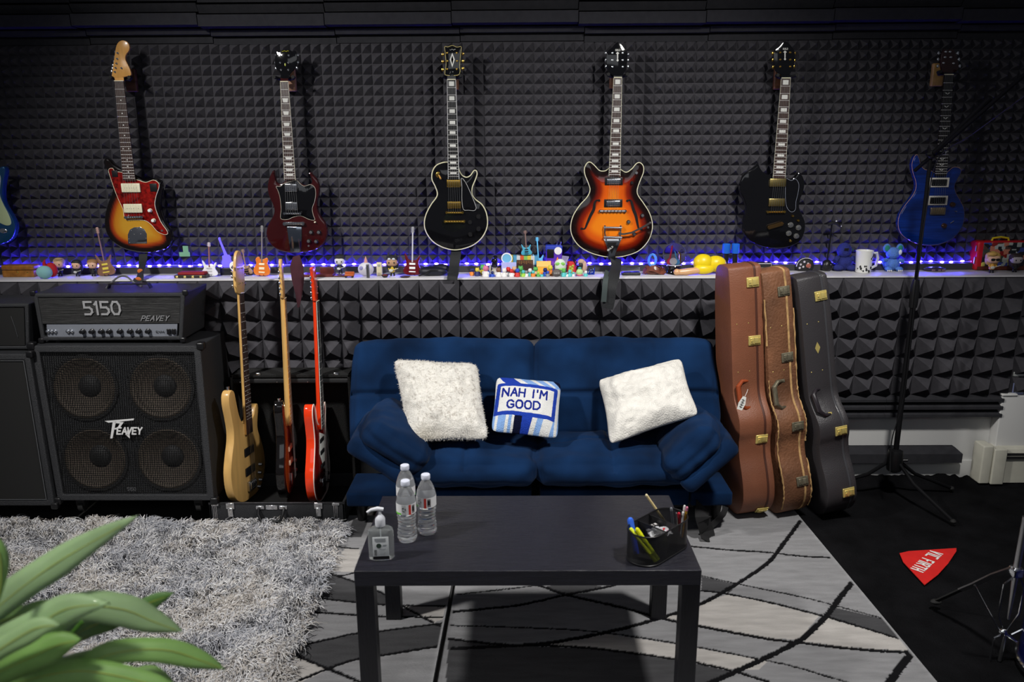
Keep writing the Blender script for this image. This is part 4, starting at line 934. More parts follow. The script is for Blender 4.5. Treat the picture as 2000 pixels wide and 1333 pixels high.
b = MB(); c = [F(.035,H*.07,.003), F(W-.03,H*.07,.003), F(W-.03,H*.345,.008), F(.035,H*.345,.008)]; b.add(c+[p+n_*.012 for p in c], [(0,1,2,3),(4,5,6,7),(0,1,5,4),(1,2,6,5),(2,3,7,6),(3,0,4,7)])
pn = b.build('control_panel', mat('silver_panel', (.32, .34, .39), .4, .6), t, smooth=False)
for i, u in enumerate((.305, .37, .435, .49, .565, .635, .695, .76)):
    c = F(W*u, H*.20, 0); b = MB(); b.lathe([(.013, 0), (.012, .004), (.009, .006), (.0085, .02)], c, 16, tuple(-n_)); b.build('knob', BLACK, pn)
for u in (.06, .085, .11, .20, .225):
    c = F(W*u, H*.20, 0); b = MB(); b.lathe([(.009, 0), (.009, .003), (.005, .005), (.004, .010)], c, 12, tuple(-n_)); b.build('input_jack', CHROME, pn)
for u in (.905, .94):
    c = F(W*u, H*.13, 0); b = MB(); b.bbox((c.x-.008, c.y-.006, c.z), (c.x+.008, c.y+.004, c.z+.026), .002); b.build('rocker_switch', BLACK, pn)
letter_mesh('panel_lettering', 'EVH', BLACK, pn, F(W*.815, H*.16, .001), ux, uz, .009, .035, .002, .0006)
letter_mesh('number_lettering', '5150', mat('mesh_silver', (.42, .42, .43), .45, .4), t, F(W*.335, H*.56, .002), ux, uz, .058, .165, .0095, .003, gap=.34)
letter_mesh('lettering', 'PEAVEY', mat('dull_silver', (.30, .30, .31), .45, .4), t, F(W*.71, H*.42, .002), ux, uz, .022, .125, .004, .002, slant=.5)
for sx in (0, 1):
    for sz in (0, 1):
        c = F(W*sx, H*sz, .010); b = MB(); b.bbox((c.x-.013, c.y-.013, c.z-.013), (c.x+.013, c.y+.012, c.z+.013), .006); b.build('corner_protector', BLACK, t)
b = MB(); c0, c1 = at(208, 566, HY+.10)-t.location, at(292, 566, HY+.10)-t.location; zz = H+.002
b.tube([(c0.x, .12, zz), (c0.x+.01, .12, zz+.022), (c1.x-.01, .12, zz+.022), (c1.x, .12, zz)], 0, flat=(.028, .006, (0, 0, 1))); b.build('carry_handle', BLACK, t)
for sx in (.1, .9):
    for yy in (.03, .24): c = F(W*sx, 0); b = MB(); b.cyl((c.x, yy, -.0135), (c.x, yy, .001), .014); b.build('rubber_foot', RUBBER, t)
# instrument cable loop lying over the head
b = MB(); P = crom([at(205,567,3.72), at(214,556,3.74), at(232,541,3.78), at(248,541,3.76), at(262,553,3.72), at(277,560,3.70)], 8, False); o = P[0].copy(); b.tube([p-o for p in P], .0045, 8)
put(b.build('instrument_cable', mat('grey_cable', (.10, .10, .11), .35), None, loc=o), 'grey instrument cable arching over the top of the 5150 amplifier head', 'cable')
# cabinet and small head cut by the left edge
bl, br = at(-190, 989, 3.44), at(106, 989, 3.44); tl3, tr3 = at(-230, 692, 3.52), at(57, 692, 3.52)
t, F, W, H, n_, ux, uz = cabinet('speaker_cabinet', 'plain black speaker cabinet with dark cloth front, at the left edge of the photo', bl, br, tr3, tl3, .36, .030)
b = MB(); b.add([F(.03,.03,.003), F(W-.03,.03,.003), F(W-.03,H-.03,.003), F(.03,H-.03,.003)], [(0,1,2,3)]); b.build('grille_cloth', CLOTH, t, smooth=False)
b = MB(); q = .032; c = [F(q,q,-.001), F(W-q,q,-.001), F(W-q,H-q,-.001), F(q,H-q,-.001)]; b.tube(c, .0022, 6, closed=True); b.build('piping', plain(90, 92, 95), t)
for sx, sz in ((1,0),(1,1),(0,0),(0,1)):
    c = F(W*sx, H*sz, .010); b = MB(); b.bbox((c.x-.016, c.y-.016, c.z-.016), (c.x+.016, c.y+.014, c.z+.016), .007); b.build('corner_protector', BLACK, t)
zc = tr3.z
bl = Vector((at(-180, 690, 3.58).x, 3.58, zc+.006)); br = Vector((at(58, 690, 3.58).x, 3.58, zc+.006)); zt3 = at(40, 592, 3.60).z
t, F, W, H, n_, ux, uz = cabinet('amplifier_head', 'black amplifier head partly cut off, on the plain cabinet at the left edge', bl, br, Vector((at(60, 592, 3.6).x, 3.58, zt3)), Vector((bl.x-.02, 3.58, zt3)), .24, .018)
b = MB(); b.add([F(.02,.02,.002), F(W-.02,.02,.002), F(W-.02,H-.02,.002), F(.02,H-.02,.002)], [(0,1,2,3)]); b.build('front_grille', CLOTH, t, smooth=False)
b = MB(); c = F(W-.05, .06, -.001); b.tube([c, c+Vector((-.006, 0, .05)), c+Vector((-.016, 0, .1))], .0012, 5); b.build('trim_line', STEEL, t)
# small latch plate on cabinet corner
# ---------------------------------------------------------------- open stand case with three instruments
t = empty('guitar_rack_case', (at(545, 990, 3.47).x, 3.47, 0), 'open black guitar stand case with chrome latches, holding three instruments', 'guitar case')
O = t.location; X = lambda px, py, Y: at(px, py, Y).x-O.x
x0, x1 = X(409, 1000, 3.47), X(674, 1000, 3.47)
b = MB(); b.bbox((x0, 0, .012), (x1, .014, .118), .004); b.bbox((x0, 0, .012), (x0+.014, .36, .118), .004); b.bbox((x1-.014, 0, .012), (x1, .36, .118), .004); b.bbox((x0, .346, .012), (x1, .36, .118), .004); b.bbox((x0, 0, .012), (x1, .36, .024), .003)
b.build('tray', TOLEX, t)
b = MB(); b.box((x0+.014, .014, .024), (x1-.014, .346, .050)); b.build('tray_lining', mat('black_plush', (.006, .006, .006), 1), t, smooth=False)
b = MB(); b.bbox((x0-.001, -.0015, .110), (x1+.001, .004, .120), .001); b.build('edge_trim', mat('dark_metal_trim', (.06, .06, .065), .3, .8), t)
xa, xb = X(459, 740, 3.80), X(690, 740, 3.80); zt = at(560, 722, 3.83).z
b = MB(); b.box((xa, .385, .10), (xb, .392, zt)); 
b.bbox((xa, .26, .09), (xa+.014, .39, zt), .003); b.bbox((xb-.014, .26, .09), (xb, .39, zt), .003); b.bbox((xa, .26, zt-.014), (xb, .39, zt), .003)
b.build('lid', mat('black_fuzzy_lining', (.007, .007, .007), 1, bump=.6, bscale=200), t, smooth=False)
zr = at(560, 744, 3.74).z
b = MB(); b.bbox((xa+.01, .262, zr-.012), (xb-.01, .285, zr+.012), .006); b.build('neck_rest', BLACKM, t)
for p in (468, 540, 600, 630):
    b = MB(); c = at(p, 741, 3.70)-O; b.ball((c.x, .234, zr+.004), .003, 8); b.build('rivet', STEEL, t)
for p in (512, 662):
    b = MB(); c = at(p, 720, 3.80)-O; b.bbox((c.x-.012, .26, zt-.002), (c.x+.012, .275, zt+.010), .003); b.build('lid_latch', CHROME, t)
for p in (450, 622):
    b = MB(); c = X(p, 990, 3.47); b.bbox((c-.020, -.006, .088), (c+.020, .001, .120), .003); b.bbox((c-.012, -.010, .050), (c+.012, -.001, .095), .004); b.cyl((c, -.011, .060), (c, -.004, .060), .005); b.build('latch', CHROME, t)
for p in (419, 655):
    b = MB(); c = X(p, 990, 3.47); b.bbox((c-.014, -.004, .104), (c+.020, .001, .119), .001)
    for k in (-.006, .002, .009): b.bbox((c+k-.002, -.004, .014), (c+k+.001, .001, .112), .001)
    b.build('corner_strip', CHROME, t)
b = MB(); c0, c1 = X(508, 990, 3.47), X(553, 990, 3.47)
for c in (c0, c1): b.bbox((c-.020, -.006, .086), (c+.020, .001, .104), .004)
cm = (c0+c1)/2; b.bbox((cm-.028, -.004, .084), (cm+.028, 0, .106), .002); hm = b.build('handle_mount', CHROME, t)
b = MB(); b.tube([(c0-.006, -.008, .092), (c0-.004, -.022, .070), (c0+.012, -.034, .036), (c1-.012, -.034, .036), (c1+.004, -.022, .070), (c1+.006, -.008, .092)], [.006, .008, .010, .010, .008, .006], 10); b.build('handle', BLACK, t)
# instruments, local frame: x right, z up, front faces -y
def rack_guitar(label, cat, loc, rotz, lean, roll, body, bodym, neckz, nw, fbm, woodm, hs, hsm, posts, tun, brz, extra, th=.042, bev=.006, inlay='dot', scl=.86, tm=CHROME, bd=None, rim=None):
    e_ = (Matrix.Rotation(lean, 3, 'X') @ Matrix.Rotation(rotz, 3, 'Z')).to_euler()
    t = empty('bass_guitar' if cat == 'bass' else 'electric_guitar', loc, label, 'bass guitar' if cat == 'bass' else 'guitar'); t.rotation_euler = e_
    out = [(p.x, p.y) for p in crom([Vector(p) for p in body], 5)]
    plate('body', out, 0, th, bodym, t, bev=bev)
    if rim:
        b = MB(); b.tube([(p[0], .0005, p[1]) for p in inset(out, .001)], .0026, 6, closed=True); b.build('body_binding', rim, t)
    z0, z1 = neckz
    neck_parts(t, (-nw[0], z1), (nw[0], z1), (-nw[1], z0), (nw[1], z0), -.010, 1, board=fbm, wood=woodm, inlay=inlay, hs=hs, hsm=hsm, posts=posts, tun=tun, bridge=((-.028, brz), (.028, brz)), scl=scl, deep=.022, tmat=tm, bind=bd)
    extra(t); return t
NAT = mat('natural_ash', rgb(206, 164, 98), .35, noise=.14, nscale=5, coat=.3, stretch=(5, 5, .8))
def ex_b(t):
    for z in (.225, .125): b = MB(); b.bbox((-.048, -.009, z), (.048, 0, z+.042), .004); b.build('pickup', BLACK, t)
    b = MB(); b.bbox((-.036, -.016, .045), (.036, 0, .095), .003); b.build('bridge', STEEL, t)
    for i in range(4): b = MB(); b.bbox((-.030+i*.017, -.022, .055), (-.020+i*.017, -.014, .090), .002); b.build('saddle', CHROME, t)
    for p in ((.10, .10), (.105, .06), (.085, .03), (.112, .14)): knob(t, p, 0, .008, .016, STEEL)
    b = MB(); b.cyl((-.135, .02, .575), (-.135, .02, .600), .006, .009); b.build('strap_button', CHROME, t)
bb_ = [(-.125,.515),(-.150,.500),(-.155,.46),(-.140,.40),(-.128,.34),(-.135,.29),(-.160,.23),(-.178,.165),(-.170,.09),(-.135,.035),(-.07,.005),(.0,.0),(.08,.005),(.14,.04),(.172,.10),(.168,.17),(.14,.235),(.115,.285),(.118,.33),(.135,.375),(.128,.40),(.105,.395),(.075,.355),(.035,.345),(.0,.345),(-.035,.35),(-.065,.39),(-.085,.45),(-.1,.50)]
bb = [(x*1.08, z*1.13) for x, z in bb_]
hsb = [(-.022,1.03),(-.040,1.045),(-.048,1.09),(-.045,1.14),(-.030,1.21),(0,1.235),(.028,1.215),(.044,1.15),(.046,1.09),(.038,1.045),(.020,1.03)]
zb = .058
pb = at(470, 977, 3.52)
rack_guitar('natural wood bass guitar with two black pickups, leftmost in the open stand case', 'bass', (at(486,978,3.62).x, 3.655, zb), R(84), R(-5), R(0), bb, NAT, (.335, 1.03), (.021, .030), ROSE, NAT, hsb, NAT, ((-.022,1.08),(-.022,1.15),(.022,1.08),(.022,1.15)), ((-.066,1.07),(-.066,1.115),(-.060,1.16),(.066,1.07),(.066,1.115)), .07, ex_b, inlay='dot')
def ex_s(t):
    for z in (.16, .23): b = MB(); b.bbox((-.04, -.007, z), (.04, 0, z+.025), .003); b.build('pickup', CREAM, t)
    b = MB(); b.bbox((-.035, -.012, .06), (.035, 0, .12), .003); b.build('bridge', STEEL, t)
    for z in (.10, .15): knob(t, (.085, z), 0, .009, .018, plain(110, 40, 44))
    b = MB(); b.cyl((-.11, .02, .498), (-.11, .02, .518), .005, .008); b.build('strap_button', CHROME, t)
sbody_ = [(-.105,.465),(-.130,.45),(-.135,.41),(-.12,.35),(-.115,.29),(-.14,.22),(-.165,.16),(-.160,.09),(-.12,.03),(-.05,.002),(.02,0),(.1,.01),(.15,.06),(.162,.13),(.14,.21),(.112,.28),(.115,.34),(.128,.40),(.120,.425),(.095,.41),(.065,.365),(.03,.35),(0,.35),(-.03,.355),(-.055,.38),(-.08,.44)]
sbody = [(x*1.04, z*1.09) for x, z in sbody_]
hss = [(-.022,.985),(-.034,1.0),(-.038,1.05),(-.036,1.12),(-.030,1.165),(-.012,1.175),(.008,1.160),(.012,1.12),(.024,1.06),(.024,1.0),(.020,.985)]
SBL = mat('black_amber_lacquer', (.006, .005, .005), .1, coat=.7)
ps = at(556, 965, 3.60)
pl_ = rack_guitar('dark sunburst electric guitar seen edge-on with maple neck, middle of the open stand case', 'g', (at(566,965,3.62).x, 3.655, zb+.02), R(97), R(-5), R(0), sbody, SBL, (.36, .985), (.021, .028), MAPLE, NAT, hss, NAT, (), tuple((-.058, z) for z in (1.01, 1.036, 1.062, 1.088, 1.114, 1.14)), .09, ex_s, scl=.648*1.38)
AMB = mat('amber_burst_top', rgb(140, 62, 22), .12, coat=.7)
plate('burst_top', [(p.x, p.y) for p in crom([Vector((x*.86, .02+z*.90)) for x, z in sbody], 5)], -.0012, .0016, AMB, pl_, bev=.0004)
ORG = mat('orange_red_lacquer', rgb(236, 62, 24), .12, coat=.6)
def ex_r(t):
    b = MB(); o_ = inset([(p.x, p.y) for p in crom([Vector(p) for p in sbody], 5)], .012)
    plate('top', o_, -.0012, .0015, mat('shaded_red_top', rgb(120, 14, 10), .12, coat=.6), t, bev=.0004)  # front plate in a darker red: its shading is put into the colour
    plate('pickguard', [(-.03,.345),(.09,.30),(.085,.2),(.10,.12),(.03,.14),(-.05,.24)], -.004, .002, PEARL, t, bev=.0004)
    for z in (.16, .23, .29): b = MB(); b.bbox((-.035, -.010, z), (.035, 0, z+.02), .003); b.build('pickup', BLACK, t)
    b = MB(); b.bbox((-.035, -.012, .07), (.035, 0, .11), .003); b.build('bridge', CHROME, t)
    for z in (.06, .10): knob(t, (.085, z), 0, .009, .016, BLACK)
pr = at(612, 978, 3.58)
hsr = [(-.022,.99),(-.032,1.01),(-.040,1.06),(-.052,1.13),(-.060,1.15),(-.030,1.158),(0,1.15),(.02,1.10),(.026,1.04),(.022,.99)]
rack_guitar('bright orange-red electric guitar with white binding, rightmost in the open stand case', 'g', (at(626,978,3.60).x, 3.655, zb), R(91), R(-5), R(0), sbody, ORG, (.36, .99), (.021, .028), mat('ebony', (.012, .011, .011), .35), ORG, hsr, ORG, ((0,1.03),(0,1.06),(0,1.09)), tuple((-.064, z) for z in (1.01, 1.035, 1.06, 1.085, 1.11)), .09, ex_r, scl=.648*1.38, bd=plain(225, 220, 210), rim=plain(235, 225, 215), bev=.003)
# ---------------------------------------------------------------- three standing guitar cases
def gcase(label, m, xc_, wd, roll, yaw, latchm, zh, prof, latches, hz, hm, edge=None, worn=False, Y0=3.66, riv=(.96, .73)):
    o = Vector((xc_, Y0, .014)); t = empty('guitar_case', o, label, 'guitar case'); t.rotation_euler = (Matrix.Rotation(roll, 3, 'Y') @ Matrix.Rotation(yaw, 3, 'Z')).to_euler()
    P = [(p.x, p.y) for p in crom([Vector(p) for p in prof], 6)]     # (y, z) silhouette
    def slab(n_, a, c, ins, mm, bev=.006):
        ob = plate(n_, [(-q[0], q[1]) for q in (inset(P, ins) if ins else P)], a, c-a, mm, t, bev=bev)
        return ob
    # plate() extrudes along y; turn so that the extrusion runs along x
    def turn(ob): ob.rotation_euler = (0, 0, R(-90)); return ob
    s1 = wd*.79
    b1 = turn(slab('case_body', -wd/2, -wd/2+s1-.001, 0, m)); b2 = turn(slab('case_lid', -wd/2+s1+.001, wd/2, 0, m))
    turn(slab('valance', -wd/2+s1-.006, -wd/2+s1+.004, -.0018, edge or m, .001))
    def rim(z):                        # front-most point of the rim at height z, with outward normal
        best = min((q for q in P if q[0] < 0), key=lambda q: abs(q[1]-z)); i = P.index(best); d = Vector(P[(i+1) % len(P)])-Vector(P[i-1]); d.normalize(); n_ = Vector((d.y, -d.x)); n_ = -n_ if n_.x > 0 else n_
        return best, n_, d
    xs_ = -wd/2+s1
    for z in latches:
        (y, zz), n_, d = rim(z); nv = Vector((0, n_.x, n_.y)); dv = Vector((0, d.x, d.y)); M = fr(Vector((xs_, y, zz))+nv*.001, (1, 0, 0), dv, nv)
        b = MB(); b.T = M; b.bbox((-.044, -.023, -.001), (.016, .023, .005), .004); b.bbox((-.036, -.015, .004), (.004, .015, .010), .004); b.cyl((.008, -.013, .005), (.008, .013, .005), .005); b.cyl((-.030, 0, .009), (-.030, 0, .013), .004); b.box((-.022, -.015, .010), (-.018, .015, .0115)); b.build('latch', latchm, t)
    (y, zz), n_, d = rim(hz); nv = Vector((0, n_.x, n_.y)); dv = Vector((0, d.x, d.y))
    if dv.z > 0: dv = -dv
    xs2 = -wd/2+s1*.45; L = .062
    b = MB(); c = Vector((xs2, y, zz)); b.tube([c-dv*L+nv*.004+Vector((.02,0,0)), c-dv*L*1.02+nv*.016+Vector((-.012,0,0)), c-dv*L*.66+nv*.022+Vector((-.036,0,0)), c+dv*L*.66+nv*.022+Vector((-.036,0,0)), c+dv*L*1.02+nv*.016+Vector((-.012,0,0)), c+dv*L+nv*.004+Vector((.02,0,0))], [.007, .009, .012, .012, .009, .007], 10)
    b.build('handle', hm, t)
    for s_ in (-1, 1): b = MB(); b.T = fr(c+dv*L*s_+Vector((.02, 0, 0)), (1, 0, 0), dv, nv); b.bbox((-.010, -.010, -.001), (.010, .010, .008), .003); b.build('handle_mount', latchm, t)
    for z_ in riv:
        for dx_ in (-.028, .028):
            (y, zz), n_, d = rim(z_); b = MB(); b.ball((xs2+dx_, y-.0005, zz), (.0028, .0016, .0028), 8); b.build('rivet', BRASS, t)
    return t, rim, wd, P
LB_ = mat('brown_leatherette', rgb(124, 76, 54), .48, noise=.12, nscale=6, bump=.25, bscale=220)
OLD = mat('worn_tan_leather', rgb(112, 74, 50), .6, noise=.35, nscale=7, bump=.4, bscale=90)
BLC = mat('black_leatherette', (.036, .033, .036), .42, bump=.25, bscale=240)
zT = at(1430, 512, 3.70).z
pA = [(-.06,zT-.012),(-.085,zT-.05),(-.098,zT-.20),(-.105,.80),(-.108,.70),(-.112,.635),(-.130,.585),(-.165,.54),(-.182,.50),(-.182,.45),(-.170,.40),(-.172,.33),(-.198,.25),(-.212,.18),(-.205,.11),(-.165,.045),(-.10,.008),(0,0),(.08,.006),(.14,.04),(.175,.10),(.185,.18),(.175,.25),(.155,.32),(.150,.38),(.158,.44),(.150,.50),(.12,.57),(.10,.63),(.098,.75),(.095,.95),(.085,zT-.10),(.05,zT-.02)]
XA = at(1412, 600, 3.58).x; XB = at(1482, 600, 3.58).x; tilt = R(-3.2)
tA, rimA, wA, PA = gcase('reddish-brown guitar case with brass latches standing nearest the sofa', LB_, 1.118, .158, R(-4.4), R(8), BRASS, 0, pA, (zT-.085, .86, .405, .045), .615, mat('brown_handle', rgb(140, 62, 30), .4), mat('brown_seam', rgb(70, 36, 24), .6))
b = MB(); b.add([Vector(p) for p in [(-.012,0,-.03),(.012,0,-.03),(.016,0,.0),(.008,0,.034),(-.008,0,.034),(-.016,0,.0)]]+[Vector(p)+Vector((0,.0015,0)) for p in [(-.012,0,-.03),(.012,0,-.03),(.016,0,.0),(.008,0,.034),(-.008,0,.034),(-.016,0,.0)]], [tuple(range(6)), tuple(range(11, 5, -1))]+[(i, (i+1) % 6, 6+(i+1) % 6, 6+i) for i in range(6)])
tg = at(1449, 789, 3.40); tag = b.build('luggage_tag', plain(228, 228, 222), None, smooth=False, loc=tg); tag.rotation_euler = (0, R(18), 0); put(tag, 'small white oval tag with handwritten marks, tied to the brown case handle', 'tag')
for k in range(4): b = MB(); b.tube([(-.007, -.001, .018-k*.011), (.001, -.001, .022-k*.011), (-.002, -.001, .014-k*.011), (.007, -.001, .018-k*.011)], .0011, 5); b.build('handwriting', BLACKM, tag)
b = MB(); b.tube([(0, 0, .033), (.004, .006, .055), (.004, .01, .07)], .001, 5); b.build('string', WHITE, tag)
pB = [(y*(.95 if z > .6 else .93), z*.985) for y, z in pA]
XA = at(1480, 600, 3.59).x; XB = at(1536, 600, 3.59).x
tB, rimB, wB, PB = gcase('old scuffed tan leather guitar case with tarnished latches, middle of the three', OLD, 1.298, .142, R(-6.4), R(12), AGED, 0, pB, (zT-.13, .80, .47, .20), .62, AGED, mat('frayed_edge', rgb(176, 140, 92), .9, noise=.4, nscale=30))
WEAR = mat('frayed_edge', rgb(176, 140, 92), .9)
for sx, z0, z1 in ((-.5, .06, .70), (.5, .38, 1.02), (.5, .05, .30), (-.5, .85, 1.08)):
    b = MB(); rs = random.Random(int(z0*100)); pts = [q for q in PB if q[0] < -.05 and z0 < q[1] < z1]; pts.sort(key=lambda q: q[1])
    b.tube([(wB*sx*(1.0)+rs.uniform(-.002, .002), q[0]-.0005, q[1]) for q in pts], [rs.uniform(.0015, .0048) for q in pts], 6); b.build('frayed_corner', WEAR, tB)
zC = at(1570, 527, 3.70).z
pC = [(y*(1.02 if z < .6 else .97), z*zC/zT) for y, z in pA]
XA = at(1548, 600, 3.60).x; XB = at(1608, 600, 3.60).x
tC, rimC, wC, PC = gcase('black guitar case with brass latches standing rightmost of the three', BLC, 1.512, .150, R(-8.8), R(10), BRASS, 0, pC, (zC-.115, .455, .155), .585, mat('black_handle', (.02, .016, .02), .3), mat('black_seam', (.05, .05, .055), .25))
b = MB(); (y, zz), n_, d = rimC(.83); b.T = fr(Vector((-wC*.06, y, zz)), (1, 0, 0), (0, d.x, d.y), (0, n_.x, n_.y)); b.add([(0,-.028,.001),(.008,-.012,.001),(.013,0,.001),(.008,.012,.001),(0,.028,.001),(-.008,.012,.001),(-.013,0,.001),(-.008,-.012,.001)], [tuple(range(8))]); b.build('emblem', BRASS, tC, smooth=False)
# ---------------------------------------------------------------- rugs
def npmesh(name, V, Fq, mats, colors=None, loc=(0, 0, 0), tri=False, smooth=False):
    me = bpy.data.meshes.new(name); me.vertices.add(len(V)); me.vertices.foreach_set('co', np.asarray(V, np.float32).ravel())
    k = Fq.shape[1]; me.loops.add(Fq.size); me.polygons.add(len(Fq)); me.loops.foreach_set('vertex_index', Fq.astype(np.int32).ravel())
    me.polygons.foreach_set('loop_start', np.arange(0, Fq.size, k, dtype=np.int32)); me.polygons.foreach_set('loop_total', np.full(len(Fq), k, np.int32))
    if smooth: me.polygons.foreach_set('use_smooth', np.ones(len(Fq), bool))
    for m in (mats if isinstance(mats, (list, tuple)) else [mats]): me.materials.append(m)
    me.update(calc_edges=True); me.validate()
    if colors is not None:
        a = me.color_attributes.new('Col', 'FLOAT_COLOR', 'POINT'); a.data.foreach_set('color', np.c_[colors, np.ones(len(colors))].astype(np.float32).ravel())
    o = bpy.data.objects.new(name, me); COL.objects.link(o); o.location = loc; return o
def Z2(p, z=.012): q = atz(p[0], p[1], z); return (q.x, q.y)
def PL(*pts): return [Z2(p) for p in pts]
def SM(pl, n=5): return [(v.x, v.y) for v in crom([Vector(p) for p in pl], n, False)]
LINES = [(PL((1563,1018),(1530,1062),(1500,1099),(1440,1140),(1366,1181),(1289,1207),(1212,1229),(1092,1253),(1020,1260),(883,1267)), .0075),
 (PL((1000,1128),(1063,1147),(1106,1162),(1212,1186),(1289,1207),(1370,1224),(1500,1248),(1560,1255),(1652,1266),(1743,1273),(1781,1273)), .0065),
 (PL((1340,1066),(1420,1074),(1500,1079),(1560,1086),(1619,1089)), .005), (PL((1665,1138),(1645,1162),(1614,1203),(1587,1230),(1560,1252),(1500,1283),(1423,1318),(1350,1350)), .009),
 (PL((1370,1154),(1414,1159),(1500,1176),(1560,1191),(1611,1204),(1689,1227),(1760,1249)), .005), (PL((1360,1122),(1438,1140),(1560,1165),(1628,1182),(1723,1208)), .0028),
 (PL((878,1222),(1020,1226),(1164,1234),(1327,1258),(1500,1291),(1560,1305),(1655,1333)), .003), (PL((876,1248),(972,1258),(1060,1261),(1164,1267),(1327,1289),(1428,1310),(1500,1332)), .005),
 (PL((886,1195),(960,1188),(1020,1181),(1106,1162),(1183,1147),(1260,1128)), .006), (PL((886,1162),(960,1154),(1020,1147),(1080,1138)), .003), (PL((1781,1276),(1760,1302),(1737,1333),(1715,1360)), .011)]
LINES_L = [(PL((660,1068),(674,1070),(700,1072)), .004), (PL((630,1112),(644,1120),(691,1136),(754,1162),(782,1181),(847,1217),(866,1224)), .0045), (PL((644,1121),(670,1124),(700,1116)), .004), (PL((600,1163),(620,1168),(691,1176),(760,1182),(874,1184)), .0045),
 (PL((590,1194),(602,1195),(691,1201),(732,1204),(871,1206)), .0045), (PL((540,1270),(569,1265),(691,1238),(734,1234),(828,1222),(868,1217)), .0045), (PL((859,1262),(734,1282),(691,1289),(641,1306),(578,1332),(550,1345)), .005), (PL((550,1272),(569,1277),(641,1306),(703,1332),(740,1345)), .005)]
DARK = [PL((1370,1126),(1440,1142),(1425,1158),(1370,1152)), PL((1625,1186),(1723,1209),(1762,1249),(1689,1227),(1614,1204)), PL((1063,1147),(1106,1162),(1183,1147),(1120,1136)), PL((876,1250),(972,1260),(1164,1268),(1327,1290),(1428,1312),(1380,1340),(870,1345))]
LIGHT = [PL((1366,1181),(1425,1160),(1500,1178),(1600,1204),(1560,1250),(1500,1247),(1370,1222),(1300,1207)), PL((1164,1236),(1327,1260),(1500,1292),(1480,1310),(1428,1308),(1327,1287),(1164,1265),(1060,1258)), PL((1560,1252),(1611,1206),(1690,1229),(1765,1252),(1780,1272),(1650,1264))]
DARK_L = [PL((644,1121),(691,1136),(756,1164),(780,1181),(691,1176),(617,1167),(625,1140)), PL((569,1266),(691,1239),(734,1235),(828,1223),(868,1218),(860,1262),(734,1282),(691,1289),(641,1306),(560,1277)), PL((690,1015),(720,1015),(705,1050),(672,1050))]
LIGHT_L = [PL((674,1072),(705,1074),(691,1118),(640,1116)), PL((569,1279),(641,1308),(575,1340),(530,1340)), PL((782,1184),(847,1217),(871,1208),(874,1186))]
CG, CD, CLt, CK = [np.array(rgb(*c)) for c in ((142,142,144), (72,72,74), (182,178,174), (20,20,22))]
def rug(name, label, A, B, Y0, Y1, lines, dark, light, zt=.012, res=.0052):
    """woven rug between two edge lines A(y) and B(y)"""
    ny = int((Y1-Y0)/res); ys = np.linspace(Y0, Y1, ny+1); xa = A(ys); xb = B(ys); nx = int((xb-xa).mean()/res); u = np.linspace(0, 1, nx+1)
    X_ = xa[:, None]+(xb-xa)[:, None]*u[None]; Yg = np.repeat(ys[:, None], nx+1, 1); P = np.c_[X_.ravel(), Yg.ravel()]
    c = np.tile(CG, (len(P), 1)); rs = np.random.RandomState(3)
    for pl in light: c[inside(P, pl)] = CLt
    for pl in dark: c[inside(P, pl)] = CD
    z = np.full(len(P), zt)
    jt = np.random.RandomState(5).rand(len(P))*.0035
    for pl, w_ in lines:
        d = poly_d(P, SM(pl)); m = d+jt < w_*1.15+.0028; c[m] = CK; z[m] -= .0025
    z += (rs.rand(len(P))-.5)*.0006
    ed = np.minimum(P[:, 0]-np.repeat(xa, nx+1), np.repeat(xb, nx+1)-P[:, 0]); k_ = ed < .006
    c[k_] = CG*1.1; z[k_] = zt+.002
    i = np.arange(ny)[:, None]*(nx+1)+np.arange(nx)[None]; Fq = np.stack([i, i+1, i+nx+2, i+nx+1], -1).reshape(-1, 4)
    o = Vector(((A(np.array([Y0]))[0]+B(np.array([Y0]))[0])/2, (Y0+Y1)/2, 0)); V = np.c_[P[:, 0]-o.x, P[:, 1]-o.y, z]
    # skirt down to the floor
    edge = np.r_[i[0, :], i[0, -1]+1, (np.arange(1, ny+1)*(nx+1)+nx), (ny*(nx+1)+np.arange(nx-1, -1, -1)), (np.arange(ny-1, 0, -1)*(nx+1))]
    b0 = len(V); V = np.r_[V, np.c_[V[edge, :2], np.full(len(edge), -.010)]]; c = np.r_[c, c[edge]]; k = len(edge); e_ = np.arange(k)
    Fq = np.r_[Fq, np.stack([edge[e_], edge[(e_+1) % k], b0+(e_+1) % k, b0+e_], -1)]
    ob = npmesh(name, V, Fq, RUGM, c, o, smooth=True); return put(ob, label, 'rug')
RUGM = mat('woven_rug', (1, 1, 1), .95, vc='Col', noise=.14, nscale=7, bump=.5, bscale=120, stretch=(1, 5, 1), spec=.1)
sA, sB = Z2((885, 1147)), Z2((850, 1333)); seam = lambda y: sA[0]+(y-sA[1])*(sB[0]-sA[0])/(sB[1]-sA[1])
eA, eB = Z2((1545, 990)), Z2((1830, 1333)); redge = lambda y: eA[0]+(y-eA[1])*(eB[0]-eA[0])/(eB[1]-eA[1])
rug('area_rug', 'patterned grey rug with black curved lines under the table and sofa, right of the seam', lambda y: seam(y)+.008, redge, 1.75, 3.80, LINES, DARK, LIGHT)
rug('area_rug', 'patterned grey rug with dark diamonds, left of the seam and beside the shaggy rug', lambda y: y*0-1.15, lambda y: seam(y)-.008, 1.75, 3.55, LINES_L, DARK_L, LIGHT_L)
